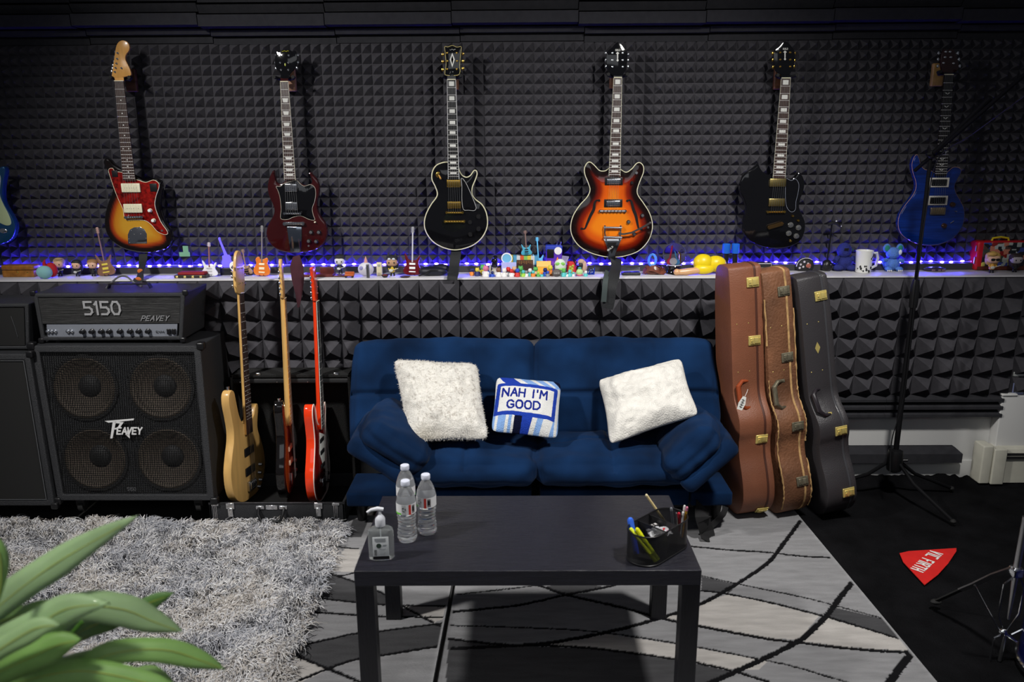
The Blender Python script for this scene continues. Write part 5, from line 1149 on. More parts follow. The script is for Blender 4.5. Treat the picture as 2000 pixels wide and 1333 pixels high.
# shaggy rug: a backing with some sixty thousand bent strands
gA, gB = Z2((676, 1020), .03), Z2((556, 1333), .03); gedge = lambda y: gA[0]+(y-gA[1])*(gB[0]-gA[0])/(gB[1]-gA[1])
def shag():
    rs = np.random.RandomState(11); N = 66000
    y = 1.95+rs.rand(N)*1.60; xr_ = gedge(y)+.012*np.sin(y*23)+.01*np.sin(y*51)
    xl_ = np.maximum(-3.1, -(y*.97+1.768*.24)*1000/1544-.25)
    x = xl_+(xr_-xl_)*rs.rand(N); yb = 3.47+.02*np.sin(x*9)+.012*np.sin(x*31); m = (y < yb); x, y = x[m], y[m]; N = len(x)
    def fld(x, y, s, sd): return np.array([mn.noise(Vector((a*s, b*s, sd))) for a, b in zip(x, y)])
    f1 = fld(x, y, 3.2, 1.); f2 = fld(x, y, 13, 5.); f3 = fld(x, y, 13, 9.); f4 = fld(x, y, 6, 14.)
    ang = f2*7+f4*4+rs.randn(N)*.9; L = .046*(.65+.6*rs.rand(N)); hgt = .012+.020*(.5+f3)+.008*rs.rand(N)
    d = np.c_[np.cos(ang), np.sin(ang)]; curl = rs.randn(N)*.9; pe = np.c_[-d[:, 1], d[:, 0]]
    P = []; ts = (0, .35, .7, 1.0)
    for t_ in ts:
        h = hgt*(np.sin(np.pi*min(t_*.72, 1))*1.15)+.004; off = L*t_*.85; cc = curl*L*t_*t_*.45
        P.append(np.c_[x+d[:, 0]*off+pe[:, 0]*cc, y+d[:, 1]*off+pe[:, 1]*cc, h+.006])
    w_ = .0021*(.8+.5*rs.rand(N))
    V = []
    for k, t_ in enumerate(ts):
        ww = w_*(1-.55*t_); V.append(P[k]-np.c_[pe*ww[:, None], ww*.5]); V.append(P[k]+np.c_[pe*ww[:, None], ww*.5])
    V = np.stack(V, 1); b = np.arange(N)[:, None]*8
    Fq = np.concatenate([b+np.array([[2*k, 2*k+1, 2*k+3, 2*k+2]]) for k in range(3)], 0)
    g = np.array(rgb(196, 195, 198)); bl = np.array(rgb(158, 160, 167)); be = np.array(rgb(190, 184, 178)); wh = np.array(rgb(222, 221, 220))
    r_ = rs.rand(N)+f1*.9+f4*.5; c = np.where((r_ < .22)[:, None], bl, np.where((r_ < .62)[:, None], g, np.where((r_ < .85)[:, None], wh, be)))
    c = c*(.72+.25*rs.rand(N))[:, None]; c = np.repeat(c, 8, 0)
    V = V.reshape(-1, 3)
    # backing grid
    ny, nx = 40, 60; ys = np.linspace(1.9, 3.46, ny+1); G = np.array([[(-3.2+(gedge(yy)-.004+3.2)*i/nx, yy, .010) for i in range(nx+1)] for yy in ys]).reshape(-1, 3)
    i = np.arange(ny)[:, None]*(nx+1)+np.arange(nx)[None]; FG = np.stack([i, i+1, i+nx+2, i+nx+1], -1).reshape(-1, 4)+len(V)
    V = np.r_[V, G]; c = np.r_[c, np.tile(np.array(rgb(120, 120, 124)), (len(G), 1))]; Fq = np.r_[Fq, FG]
    o = Vector((-1.9, 2.7, 0)); V = V-np.array([o.x, o.y, 0])
    return put(npmesh('shag_rug', V, Fq, mat('shag_yarn', (1, 1, 1), .75, vc='Col', spec=.25), c, o), 'thick light grey shaggy rug spread in front of the amplifiers on the left', 'rug')
shag()
# black rug at the right with a frayed far edge
def brug():
    nx, ny = 150, 130; xs = np.linspace(.95, 3.3, nx+1); ys = np.linspace(1.3, 3.99, ny+1); V = []
    for b_ in range(ny+1):
        for a in range(nx+1):
            y = ys[b_]; xl0 = float(redge(min(y, 3.8)))-.006; x = xl0+(xs[a]-.95)*(3.3-xl0)/2.35; z = .006+.006*max(0, mn.noise(Vector((x*2.2+y, y*1.5, 0))))
            if b_ > ny-5: z += (.03+.03*mn.noise(Vector((x*9, 1, 3)))+.02*mn.noise(Vector((x*33, 1, 3))))*max(0, (b_-ny+5)/5)**.5
            if 1.7 < x < 3 and 2.2 < y < 3.2: z += .010*math.exp(-((x-2.0)+(y-2.75)*.45)**2/.0012)
            V.append((x-2.1, y-2.6, z if b_ < ny else 0))
    i = np.arange(ny)[:, None]*(nx+1)+np.arange(nx)[None]; Fq = np.stack([i, i+1, i+nx+2, i+nx+1], -1).reshape(-1, 4)
    return put(npmesh('area_rug', np.array(V), Fq, mat('black_rug_pile', (.007, .007, .008), 1, bump=.8, bscale=180, noise=.4, nscale=6, spec=.05), None, (2.1, 2.6, 0), smooth=True), 'black rug with frayed far edge on the right side of the floor', 'rug')
brug()
# red triangular patch with lettering
Q = [atz(*p, .018) for p in ((1757,1081),(1775,1077),(1868,1071),(1868,1077),(1852,1101),(1832,1123),(1806,1143),(1790,1126),(1764,1098))]; o = sum(Q, Vector())/len(Q); k = len(Q)
b = MB(); b.add([q-o for q in Q]+[q-o-Vector((0, 0, .003)) for q in Q], [tuple(range(k)), tuple(range(2*k-1, k-1, -1))]+[(i, (i+1) % k, k+(i+1) % k, k+i) for i in range(k)])
vf = put(b.build('logo_patch', mat('red_felt', rgb(206, 26, 22), .8, noise=.08, nscale=20), None, loc=o, smooth=False), 'red triangular drum rug patch with white VIC FIRTH lettering on the black rug', 'patch')
a, c = atz(1822, 1077, .019)-o, atz(1783, 1112, .019)-o; ux = (c-a).normalized(); uz = Vector((-ux.y, ux.x, 0))
up = atz(1832, 1090, .019)-o
letter_mesh('lettering', 'VIC FIRTH', plain(235, 232, 228), vf, a-Vector((0,0,-.0005))-uz*.006, ux, uz, .045, (c-a).length, .0075, .0006, gap=.4)
# ---------------------------------------------------------------- stands on the right
MB3 = mat('black_stand_tube', (.005, .005, .006), .7, spec=.12)
def tripod(label, name, base, top_z, px_boom):
    t = empty(name, base, label, 'microphone stand')
    b = MB(); b.cyl((0, 0, .16), (0, 0, top_z*.62), .013, n=14); b.build('lower_tube', MB3, t)
    b = MB(); b.cyl((0, 0, top_z*.60), (0, 0, top_z), .009, n=12); b.build('upper_tube', MB3, t)
    b = MB(); b.lathe([(.018, top_z*.58), (.020, top_z*.59), (.020, top_z*.64), (.014, top_z*.66)], n=16); b.build('height_clutch', BLACK, t)
    b = MB(); b.lathe([(.020, .14), (.034, .15), (.037, .16), (.037, .24), (.033, .255), (.014, .262)], n=24); b.cyl((.03, 0, .20), (.06, -.01, .205), .007); b.build('leg_housing', BLACK, t)
    for a in (-64, 10, 172):
        b = MB(); c, s_ = math.cos(R(a)), math.sin(R(a)); b.tube([(c*.02, s_*.02, .20), (c*.12, s_*.12, .12), (c*.34, s_*.34 if s_ < .05 else .06, .022)], .009, 8); lg = b.build('leg', MB3, t)
        b = MB(); b.ball((c*.345, s_*.345 if s_ < .05 else .06, .020), (.014, .014, .011), 10); b.build('rubber_foot', RUBBER, lg)
    return t
bx = at(1752, 862, 3.74); tz = at(1826, 302, 3.74).z
t = tripod('tall black boom microphone stand on a tripod in front of the right wall', 'microphone_stand', Vector((bx.x, 3.74, .012)), tz-.012, None)
O = t.location; c = Vector((0, 0, tz-.012))
b = MB(); b.ball((c.x, c.y-.012, c.z), (.020, .016, .020), 12); b.cyl((c.x-.03, c.y-.02, c.z), (c.x+.05, c.y-.02, c.z+.008), .008); b.build('boom_joint', BLACK, t)
e = at(2010, 138, 3.35)-O; s0 = c+(c-e).normalized()*.12; b = MB(); b.cyl(s0+Vector((0,-.025,0)), e, .0085, n=10); b.build('boom_arm', MB3, t)
b = MB(); b.cyl(c+Vector((0,-.03,.01)), at(1935, 190, 3.5)-O, .0125, n=10); b.build('boom_sleeve', MB3, t)
for q_ in ((.055, -.02, .010),): b = MB(); b.ball((c.x+q_[0], c.y+q_[1], c.z+q_[2]), (.006, .006, .009), 8); b.build('wing_knob', STEEL, t)
P = crom([at(2005,185,3.3), at(1900,262,3.55), at(1832,312,3.70), at(1808,420,3.72), at(1790,560,3.70), at(1776,690,3.70), at(1762,790,3.71), at(1742,860,3.70), at(1738,925,3.62)], 8, False); o = P[-1].copy()
b = MB(); b.tube([p-o for p in P], .003, 6); put(b.build('microphone_cable', BLACK, None, loc=o), 'thin black cable running down beside the boom stand pole', 'cable')
# chrome hardware stand cut by the right edge
f0 = atz(1812, 1178, .03); HB = Vector((atz(1965, 1300, .02).x, 2.42, .012)); t = empty('cymbal_stand', HB, 'chrome double-braced drum hardware stand at the lower right edge', 'drum stand')
W = lambda px, py, Y=2.42: at(px, py, Y)-HB
b = MB(); b.cyl(W(2004,1010), W(1984,1120), .011); b.cyl(W(1984,1120), W(1969,1210), .011, .004); b.build('tube', STEEL, t)
b = MB(); h = W(1984,1118); b.bbox((h.x-.018, h.y-.018, h.z-.015), (h.x+.018, h.y+.018, h.z+.018), .006); b.build('upper_collar', CHROME, t)
lg = MB(); lg.tube([W(1980,1110), W(1940,1124,2.50), W(1903,1142,2.58), W(1876,1153,2.63)], 0, flat=(.022, .006, (.3, .2, 1))); l_ = lg.build('leg', STEEL, t)
b = MB(); b.tube([W(1878,1152,2.63), W(1830,1174,2.72)], 0, flat=(.016, .006, (.3, .2, 1))); b.ball(tuple(W(1828,1176,2.74)), (.022, .014, .010), 10); b.build('rubber_foot', RUBBER, l_)
for pts, nm in (([(1903,1143),(1928,1190),(1951,1231)], 'brace'), ([(1985,1122),(1961,1142),(1949,1205),(1957,1226)], 'brace'), ([(1988,1122),(2000,1150),(1990,1200),(1967,1232)], 'brace')):
    b = MB(); b.tube([W(*p) for p in pts], .0032, 6); b.build(nm, CHROME, t)
b = MB(); h = W(1959,1236); b.ball(tuple(h), (.014, .012, .014), 10); b.cyl(h, W(1985,1254), .007, .005); b.build('lower_collar', CHROME, t)
for pts in ([(1955,1240),(1942,1246),(1922,1345)], [(1964,1252),(1936,1345)], [(1975,1240),(2000,1228),(2012,1222)]):
    b = MB(); b.tube([W(*p) for p in pts], .0035, 6); b.build('brace', CHROME, t)
b = MB(); b.cyl((.0, 0, .0), W(1964,1236), .006); b.build('lower_rod', STEEL, t)
dr = atz(2110, 1330, .01); b = MB(); b.lathe([(.20, 0), (.21, .005), (.21, .44), (.20, .445), (.001, .445)], n=40); dm = b.build('shell', mat('blue_drum_shell', rgb(16, 22, 78), .12, coat=.6), None)
t = empty('floor_drum', (dr.x+.04, 2.33, .02), 'dark blue drum shell just showing at the right edge behind the chrome stand', 'drum'); dm.parent = t
b = MB(); b.lathe([(.213, .0), (.218, .004), (.218, .02), (.213, .024)], n=40); b.build('hoop', CHROME, t)
# sill and bottles at the right edge
x0 = at(1953, 800, 3.93).x
struct('trim_3', WALLP, lambda b: b.bbox((x0, 3.925, .19), (4.2, YK+.0, .492), .006))
sb_ = at(1978, 790, 3.97); t = empty('spray_bottle', (sb_.x, 3.955, .492), 'white and blue spray bottle standing on the white sill at the right edge', 'bottle')
b = MB(); b.bbox((-.032, -.02, 0), (.032, .02, .075), .012); b.build('bottle_body', plain(150, 160, 205), t)
b = MB(); b.bbox((-.022, -.0215, .012), (.020, -.019, .055), .002); b.build('label_panel', plain(190, 200, 225), t)
b = MB(); b.cyl((0, 0, .073), (0, 0, .10), .014); b.build('collar', BLACK, t)
b = MB(); b.bbox((-.035, -.012, .098), (.020, .012, .125), .005); b.build('spray_head', plain(205, 208, 205), t)
b = MB(); b.bbox((-.04, -.012, 0), (.04, .02, .012), .004); put(b.build('soap_bar', WHITE, None, loc=(x0+.035, 3.93, .492)), 'small white flat box lying on the sill beside the spray bottle', 'box')
# ---------------------------------------------------------------- plant in the foreground
PG = [mat('leaf_green_%s' % n_, rgb(*c), .5, noise=.22, nscale=9, stretch=(1, 1, 1), coat=.1) for n_, c in (('pale', (176, 214, 146)), ('mid', (150, 202, 102)), ('deep', (100, 156, 62)))]
for m_ in PG: m_.node_tree.nodes['Principled BSDF'].inputs['Subsurface Weight'].default_value = .2; m_.node_tree.nodes['Principled BSDF'].inputs['Subsurface Scale'].default_value = .03; m_.node_tree.nodes['Principled BSDF'].inputs['Subsurface Radius'].default_value = (.7, 1, .4)
VEIN = mat('leaf_vein', rgb(196, 206, 92), .5)
pt = at(-60, 1560, .95); t = empty('potted_plant', (pt.x, .95, .62), 'bright green leafy plant out of focus in the lower left foreground', 'plant')
O = t.location
def leaf(pts, w_, mi, Y, dY=0, fold=.25):
    n_ = 16; P = crom([at(p[0], p[1], Y+dY*i/(len(pts)-1))-O for i, p in enumerate(pts)], 6, False); k = len(P); b = MB(); vs = []
    for i, p in enumerate(P):
        u = i/(k-1); d = (P[min(i+1, k-1)]-P[max(i-1, 0)]).normalized(); view = (p+O-CAM).normalized(); s_ = d.cross(view).normalized()
        ww = w_*.00064*Y/.95*(math.sin(math.pi*min(1, u*.93+.07)**.75)**.8+.02)
        for q in (-1, -.5, 0, .5, 1): vs.append(p+s_*ww*q+view*(abs(q)*ww*fold)+Vector((0, 0, .003*math.sin(u*9+q))))
    fs = [(i*5+j, i*5+j+1, i*5+j+6, i*5+j+5) for i in range(k-1) for j in range(4)]
    b.add(vs, fs); o = b.build('leaf', PG[mi], t, ang=120); md = o.modifiers.new('thick', 'SOLIDIFY'); md.thickness = .0006
    b = MB(); b.tube([p-(p+O-CAM).normalized()*.0006 for p in P[:-2]], .0007, 4); b.build('vein', VEIN, o)
leaf([(-40,1215),(60,1135),(140,1082),(272,1008)], 34, 0, .95, .06)
leaf([(-50,1290),(60,1230),(130,1190),(215,1180)], 38, 0, .92, .02)
leaf([(60,1262),(150,1192),(235,1190),(300,1215),(358,1236)], 36, 0, .98, .05)
leaf([(215,1222),(262,1192),(300,1175),(341,1160)], 17, 2, 1.06, .03)
leaf([(110,1262),(170,1228),(230,1205),(290,1190)], 24, 2, 1.02, .03)
leaf([(165,1300),(230,1275),(320,1270),(390,1290),(440,1310)], 28, 1, .96, .05)
leaf([(-40,1330),(60,1285),(110,1262),(160,1250)], 36, 1, .90, .03)
leaf([(-30,1360),(70,1325),(170,1312),(300,1338),(360,1360)], 30, 1, .93, .03)
leaf([(60,1345),(140,1300),(200,1295),(262,1340)], 26, 2, 1.0, .03)
leaf([(-20,1060),(-2,1080),(2,1130),(-5,1180)], 16, 1, .90, 0)
leaf([(-60,1240),(0,1215),(50,1200),(95,1172)], 22, 1, .97, .02)
leaf([(230,1370),(260,1325),(300,1318),(350,1350)], 20, 1, 1.0, .02)
leaf([(-60,1310),(10,1262),(70,1228),(120,1222)], 26, 0, .88, .02)
for pts in ([(-60,1500),(10,1400),(70,1330),(120,1262),(160,1215)], [(-60,1500),(-20,1330),(-10,1230),(-30,1200)], [(-60,1500),(60,1400),(150,1330),(185,1300)]):
    b = MB(); P = crom([at(p[0], p[1], .97)-O for p in pts], 6, False); b.tube(P, .0028, 6); b.build('stem', PG[2], t)
b = MB(); b.lathe([(.05, -.16), (.07, -.155), (.085, 0), (.088, .01), (.08, .01), (.075, -.02), (.001, -.02)], (0, 0, -.02), 24); b.build('pot', plain(200, 196, 188, .5), t)
b = MB(); b.box((-.26, -.2, -.66), (.26, .24, -.625)); b.box((-.24, -.18, -1.0), (-.2, -.14, -.66)) if False else None
sd = empty('side_table', (O.x, .95, 0), 'small plain table under the foreground plant', 'table')
b = MB(); b.bbox((-.2, -.18, .41), (.16, .18, .44), .004); b.build('tabletop', LAM, sd)
for sx in (-.18, .13):
    for sy in (-.16, .13): b = MB(); b.box((sx, sy, 0), (sx+.03, sy+.03, .41)); b.build('leg', LEGM, sd, smooth=False)
# ---------------------------------------------------------------- things on the white ledge
SC = .00264
def LX(px, Y=4.04): return at(px, 538, Y).x
def LY(py): return atz(1000, py, ZS).y      # depth on the ledge for a base seen at height py
def T(name, px, py, label, cat, group=None, rz=0):
    Y = min(max(LY(py), YL+.005), 4.12); return empty(name, (at(px, py, Y).x, Y, ZS), label, cat, group, (0, 0, R(rz)))
def P_(name, m, par, fn, **k): b = MB(); fn(b); return b.build(name, m, par, **k)
SKIN = plain(222, 178, 148, .5)
def figurine(px, py, h, label, hair, shirt, hs='cap', extra=None, skin=SKIN, shades=False, w_=1):
    t = T('vinyl_figurine', px, py, label, 'figurine'); s = h*SC
    P_('head', skin, t, lambda b: b.ball((0, 0, s*.68), (s*.27*w_, s*.22, s*.235), 16, .75))
    def hr(b):
        b.ball((0, s*.03, s*.76), (s*.29*w_, s*.235, s*.215), 16, .8)
        if hs == 'quiff': b.ball((s*.05, -s*.10, s*.92), (s*.20, s*.13, s*.08), 12)
        if hs == 'long': b.ball((0, s*.08, s*.55), (s*.31, s*.17, s*.33), 14, .8)
        if hs == 'round': b.ball((0, s*.04, s*.84), (s*.30, s*.26, s*.17), 14)
        if hs == 'wave': b.ball((-s*.12, -s*.14, s*.88), (s*.22, s*.12, s*.11), 12); b.ball((0, s*.08, s*.62), (s*.31, s*.17, s*.3), 14, .8)
    P_('hair', hair, t, hr)
    if shades:
        P_('sunglasses', BLACK, t, lambda b: (b.ball((-s*.11, -s*.215, s*.64), (s*.105, s*.02, s*.06), 10, .8), b.ball((s*.11, -s*.215, s*.64), (s*.105, s*.02, s*.06), 10, .8), b.box((-s*.12, -s*.235, s*.66), (s*.12, -s*.22, s*.68))))
    else:
        for sx in (-1, 1): P_('eye', BLACK, t, lambda b: b.ball((sx*s*.12, -s*.215, s*.64), (s*.035, s*.012, s*.04), 8))
    P_('body', shirt, t, lambda b: b.lathe([(s*.09, s*.16), (s*.13, s*.2), (s*.11, s*.36), (s*.08, s*.46)], n=12))
    for sx in (-1, 1):
        P_('arm', shirt, t, lambda b: b.tube([(sx*s*.09, 0, s*.42), (sx*s*.17, -s*.04, s*.33), (sx*s*.10, -s*.13, s*.29)], [s*.04, s*.035, s*.03], 8))
        P_('leg', BLACKM if shirt is not BLACKM else plain(30, 32, 40), t, lambda b: b.tube([(sx*s*.05, 0, s*.2), (sx*s*.07, 0, s*.06), (sx*s*.07, -s*.03, s*.02)], [s*.05, s*.045, s*.05], 8))
    if extra == 'guitar':
        g = P_('toy_guitar', plain(200, 200, 195), t, lambda b: (b.ball((-s*.05, -s*.16, s*.27), (s*.10, s*.02, s*.07), 10), b.tube([(0, -s*.17, s*.29), (s*.26, -s*.17, s*.36)], s*.014, 6), b.ball((s*.27, -s*.17, s*.365), (s*.03, s*.012, s*.02), 6)))
    return t
def mini_guitar(px, py, h, tilt, label, body, neck=WOODB, shape='round', stand=True, m2=None, hsm=None, ww=.24, grp=None, name='miniature_guitar', z0=.0):
    t = T(name, px, py, label, 'miniature guitar', grp); t.rotation_euler = (R(-6), R(tilt), 0); t.location.z += z0; H = h*SC; a = ww*H
    pts = {'round': [(0,0),(.8,.05),(1,.28),(.75,.52),(.66,.62),(.75,.78),(.62,.9),(.35,.86),(.2,.82),(-.2,.82),(-.3,.92),(-.6,.9),(-.78,.78),(-.66,.62),(-.75,.52),(-1,.28),(-.8,.05)],
           'horn': [(0,0),(.8,.04),(1,.25),(.72,.5),(.68,.66),(.85,.9),(.8,1.02),(.6,.92),(.35,.78),(-.35,.78),(-.6,.98),(-.85,1.12),(-.82,.9),(-.68,.64),(-.72,.5),(-1,.25),(-.8,.04)]}[shape]
    bh = H*.40; o_ = [(p.x, p.y) for p in crom([Vector((x*a*.55, .004+z*bh)) for x, z in pts], 3)]
    plate('body', o_, 0, .008, body, t, bev=.0015)
    P_('neck', neck, t, lambda b: b.box((-.0032, -.002, bh*.7), (.0032, .004, H*.88)), smooth=False)
    P_('headstock', hsm or neck, t, lambda b: (b.bbox((-.006, -.001, H*.87), (.006, .004, H), .0015), *[b.ball((sx*.0085, .001, H*(.90+.035*k)), .0018, 6) for sx in (-1, 1) for k in range(3)]))
    P_('pickguard', m2 or BLACK, t, lambda b: (b.bbox((-a*.18, -.0022, bh*.34), (a*.18, 0, bh*.46), .0008), b.bbox((-a*.18, -.0022, bh*.56), (a*.18, 0, bh*.66), .0008), b.bbox((-a*.2, -.003, bh*.18), (a*.2, 0, bh*.24), .0008)))
    if stand: P_('stand', BLACKM, t, lambda b: b.tube([(-.016, .03, .001), (-.010, -.004, .004), (-.010, -.008, .010), (-.010, .008, .004), (.010, .008, .004), (.010, -.008, .010), (.010, -.004, .004), (.016, .03, .001)], .0012, 5))
    return t
def toybox(name, px0, px1, py, top, dep, m, label, cat, rz=0, r=.003, **k):
    t = T(name, (px0+px1)/2, py, label, cat, rz=rz); w_ = (px1-px0)*SC/2; h = (py-top)*SC*1.0; t.location.y += 0
    return t, w_, h
# left stretch
t, w_, h = toybox('trinket_chest', 4, 67, 537, 513, .05, None, 'small gilded brown wooden trinket chest at the left end of the ledge', 'box')
GCH = mat('gilded_wood', rgb(150, 98, 36), .4, noise=.4, nscale=40)
P_('body', GCH, t, lambda b: b.bbox((-w_, 0, 0), (w_, .06, h*.55), .004)); P_('lid', GCH, t, lambda b: b.bbox((-w_*1.02, -.002, h*.56), (w_*1.02, .062, h*.98), .008))
P_('clasp', GOLD, t, lambda b: (b.ball((0, -.001, h*.40), (.006, .003, .006), 10), b.ball((w_*.62, -.001, h*.36), (.005, .003, .006), 8)))
t = T('plush_ball', 87, 541, 'round teal plush ball with a red tuft beside the wooden chest', 'plush toy')
P_('ball', plain(132, 184, 186, .8), t, lambda b: b.ball((-.004, .012, .034), (.040, .030, .034), 18)); P_('tuft', plain(176, 22, 30, .8), t, lambda b: (b.ball((.018, .036, .042), (.032, .022, .038), 14), b.tube([(0, .02, .062), (-.002, .015, .082), (.006, .015, .098)], [.012, .007, .002], 8)))
figurine(118, 535, 37, 'figurine with blond quiff holding a white toy guitar, nearest the teal ball', plain(176, 150, 104, .6), BLACKM, 'quiff', 'guitar')
figurine(152, 536, 34, 'figurine with long black hair in black, middle of three near the chest', BLACKM, BLACKM, 'long', 'guitar', w_=.95)
figurine(183, 536, 35, 'figurine with light brown hair, beside the brown miniature guitar', plain(150, 110, 70, .6), BLACKM, 'cap')
mini_guitar(209, 536, 97, -8, 'brown miniature guitar with black and white pickups leaning under the sunburst guitar', mat('mini_brown', rgb(128, 92, 74), .35, noise=.2, nscale=50), plain(134, 104, 100), 'horn', m2=plain(220, 200, 80), hsm=plain(176, 140, 130), ww=.34)
t = T('acrylic_plaque', 357, 536, 'clear acrylic plaque with small green picture on the ledge', 'plaque')
GL_ = mat('clear_acrylic', (1, 1, 1), .05, trans=1, ior=1.2); P_('sheet', GL_, t, lambda b: b.bbox((-.035, .05, .0), (.035, .054, .165), .002)); P_('picture', plain(120, 170, 140, .5), t, lambda b: (b.box((-.028, .048, .095), (.028, .0495, .118)), b.box((-.006, .0478, .117), (.022, .0495, .150))), smooth=False)
t, w_, h = toybox('display_case', 340, 402, 541, 527, .05, None, 'flat black display case with red lining left of the white miniature guitar', 'box')
P_('tray', mat('dark_case', rgb(40, 34, 28), .4), t, lambda b: b.bbox((-w_, 0, 0), (w_, .07, .016), .003)); P_('lining', plain(128, 20, 28, .8), t, lambda b: b.bbox((-w_*.8, .006, .014), (w_*.9, .064, .030), .006))
for k in range(4): P_('brass_corner', BRASS, t, lambda b: b.bbox((-w_*.9+k*w_*.5, -.001, .003), (-w_*.9+k*w_*.5+.012, .001, .013), .001))
mini_guitar(409, 538, 67, 2, 'white miniature guitar with reddish neck standing on the ledge', plain(228, 228, 234, .3), plain(140, 92, 84), 'horn', hsm=plain(190, 180, 186), m2=plain(190, 190, 196), ww=.44)
t = T('acrylic_guitar_lamp', 441, 536, 'violet see-through acrylic guitar silhouette on a black base', 'lamp')
AC = mat('violet_acrylic', rgb(132, 120, 236), .15, trans=.35, emit=(.16, .12, .85), es=.5)
ol = [(0,.0),(.024,.002),(.030,.022),(.022,.042),(.024,.056),(.012,.068),(.004,.072),(-.020,.14),(-.022,.155),(-.030,.158),(-.034,.15),(-.030,.138),(-.012,.07),(-.022,.062),(-.022,.045),(-.028,.022),(-.022,.002)]
plate('sheet', [(p.x, p.y+.038) for p in crom([Vector(p) for p in ol], 3)], .03, .004, AC, t, bev=.0006); P_('base', BLACK, t, lambda b: b.bbox((-.034, .012, 0), (.028, .056, .038), .004))
t = T('miniature_banjo', 458, 541, 'bright white miniature banjo on a round brass stand', 'miniature banjo')
P_('drum', plain(245, 245, 245, .3), t, lambda b: b.lathe([(.024, 0), (.025, .002), (.025, .009), (.023, .010), (.001, .0102)], (0, .02, .060), 24, (0, -1, 0))); P_('neck', plain(235, 235, 225, .3), t, lambda b: b.tube([(.008, .014, .078), (.026, .014, .122)], 0, flat=(.007, .004, (0, 1, 0)))); P_('stand', BRASS, t, lambda b: b.lathe([(.022, 0), (.024, .004), (.014, .012), (.016, .026), (.024, .032), (.02, .036)], (0, .02, 0), 18))
mini_guitar(483, 536, 52, -8, 'small tan wooden miniature guitar behind the natural bass headstock', plain(176, 142, 108, .5), plain(140, 112, 90), 'round', ww=.42)
mini_guitar(511, 538, 99, 3, 'cherry sunburst miniature guitar with cream pickguard', mat('mini_cherry', rgb(222, 120, 44), .2, coat=.5), plain(120, 112, 112), 'round', m2=plain(240, 226, 190), hsm=plain(120, 118, 120), ww=.30)
t, w_, h = toybox('wooden_tray', 588, 650, 540, 524, .06, None, 'reddish-brown wooden tray lying on the ledge right of the red headstock', 'tray'); MH = mat('mahogany', rgb(84, 30, 28), .45, noise=.3, nscale=30)
P_('tray', MH, t, lambda b: b.bbox((-w_, .0, 0), (w_, .08, .014), .003)); P_('upright', MH, t, lambda b: b.bbox((w_*.05, .05, .012), (w_*.95, .062, .045), .003))
# middle stretch
t = T('figurine_stand', 665, 540, 'brown base under the dark-haired white-faced figurine', 'base'); P_('base', mat('brown_base', rgb(72, 34, 26), .4), t, lambda b: b.bbox((-.038, 0, 0), (.03, .045, .008), .003))
f = figurine(664, 537, 38, 'white-faced figurine with round black hair playing a tan guitar', BLACKM, plain(40, 40, 44), 'round', 'guitar', skin=plain(214, 212, 210)); f.location.z += .008; f.location.y += .018
t = T('toy_sofa', 682, 541, 'tiny orange-brown leather-look toy in front of the white-faced figurine', 'toy'); P_('block', plain(176, 86, 40, .4), t, lambda b: (b.bbox((-.022, -.012, .008), (.026, .012, .020), .004), b.bbox((-.022, .004, .014), (.026, .012, .030), .003))); P_('wheels', BLACK, t, lambda b: (b.cyl((-.014, -.012, .005), (-.014, .01, .005), .005), b.cyl((.018, -.012, .005), (.018, .01, .005), .005)))
t = T('plush_ball', 713, 540, 'white round plush with purple spots and a pink cone on top', 'plush toy'); P_('ball', plain(206, 204, 214, .7), t, lambda b: b.ball((0, .03, .036), (.041, .032, .036), 18)); P_('cone', plain(206, 150, 134, .7), t, lambda b: b.lathe([(.011, .062), (.009, .08), (.001, .102)], (.002, .03, 0), 12)); P_('spots', plain(142, 138, 190, .7), t, lambda b: (b.ball((-.018, .002, .045), (.010, .004, .011), 10), b.ball((.014, 0, .045), (.010, .004, .011), 10)))
t = T('lighter_stick', 719, 542, 'thin upright grey striped stick in front of the white plush ball', 'stick'); P_('body', plain(92, 92, 98, .5), t, lambda b: b.bbox((-.008, -.006, 0), (.008, .006, .070), .003)); P_('stripe', plain(40, 40, 44), t, lambda b: b.box((-.002, -.0068, .004), (.002, -.006, .064)), smooth=False)
t = T('domino_block', 741, 538, 'upright cream block with rounded top and grey mark', 'block'); P_('body', plain(206, 196, 164, .5), t, lambda b: b.bbox((-.015, 0, 0), (.015, .016, .070), .006)); P_('mark', plain(150, 156, 150), t, lambda b: b.lathe([(.007, 0), (.007, .0008)], (0, 0, .053), 12, (0, -1, 0)))
t = T('trinket_bowl', 752, 541, 'small dark bowl with reddish contents beside the cream block', 'bowl'); P_('bowl', plain(40, 28, 26, .4), t, lambda b: b.lathe([(.010, 0), (.018, .010), (.019, .013), (.016, .011), (.001, .008)], n=18)); P_('contents', plain(120, 40, 34, .6), t, lambda b: b.ball((0, 0, .011), (.013, .013, .005), 10))
f = figurine(767, 538, 42, 'figurine in dark spiky hood and yellow shirt holding a guitar', BLACKM, plain(196, 170, 34, .5), 'long', 'guitar', skin=plain(190, 150, 118)); P_('hood', BLACKM, f, lambda b: [b.lathe([(.010, 0), (.001, .022)], (sx*.018, 0, .098), 8) for sx in (-1, 1)]); P_('goggles', plain(200, 205, 215, .2), f, lambda b: [b.ball((sx*.011, -.024, .090), (.008, .004, .006), 8) for sx in (-1, 1)])
mini_guitar(805, 538, 95, 2, 'dark red miniature guitar with white plates standing on the ledge', plain(92, 16, 26, .25), plain(196, 196, 200), 'horn', hsm=plain(150, 150, 156), m2=plain(230, 230, 232), ww=.34)
t = T('coaster', 791, 541, 'small round brown dish beside the dark red miniature guitar', 'dish'); P_('dish', plain(60, 44, 30, .4), t, lambda b: b.lathe([(.022, 0), (.027, .005), (.024, .006), (.001, .004)], n=20))
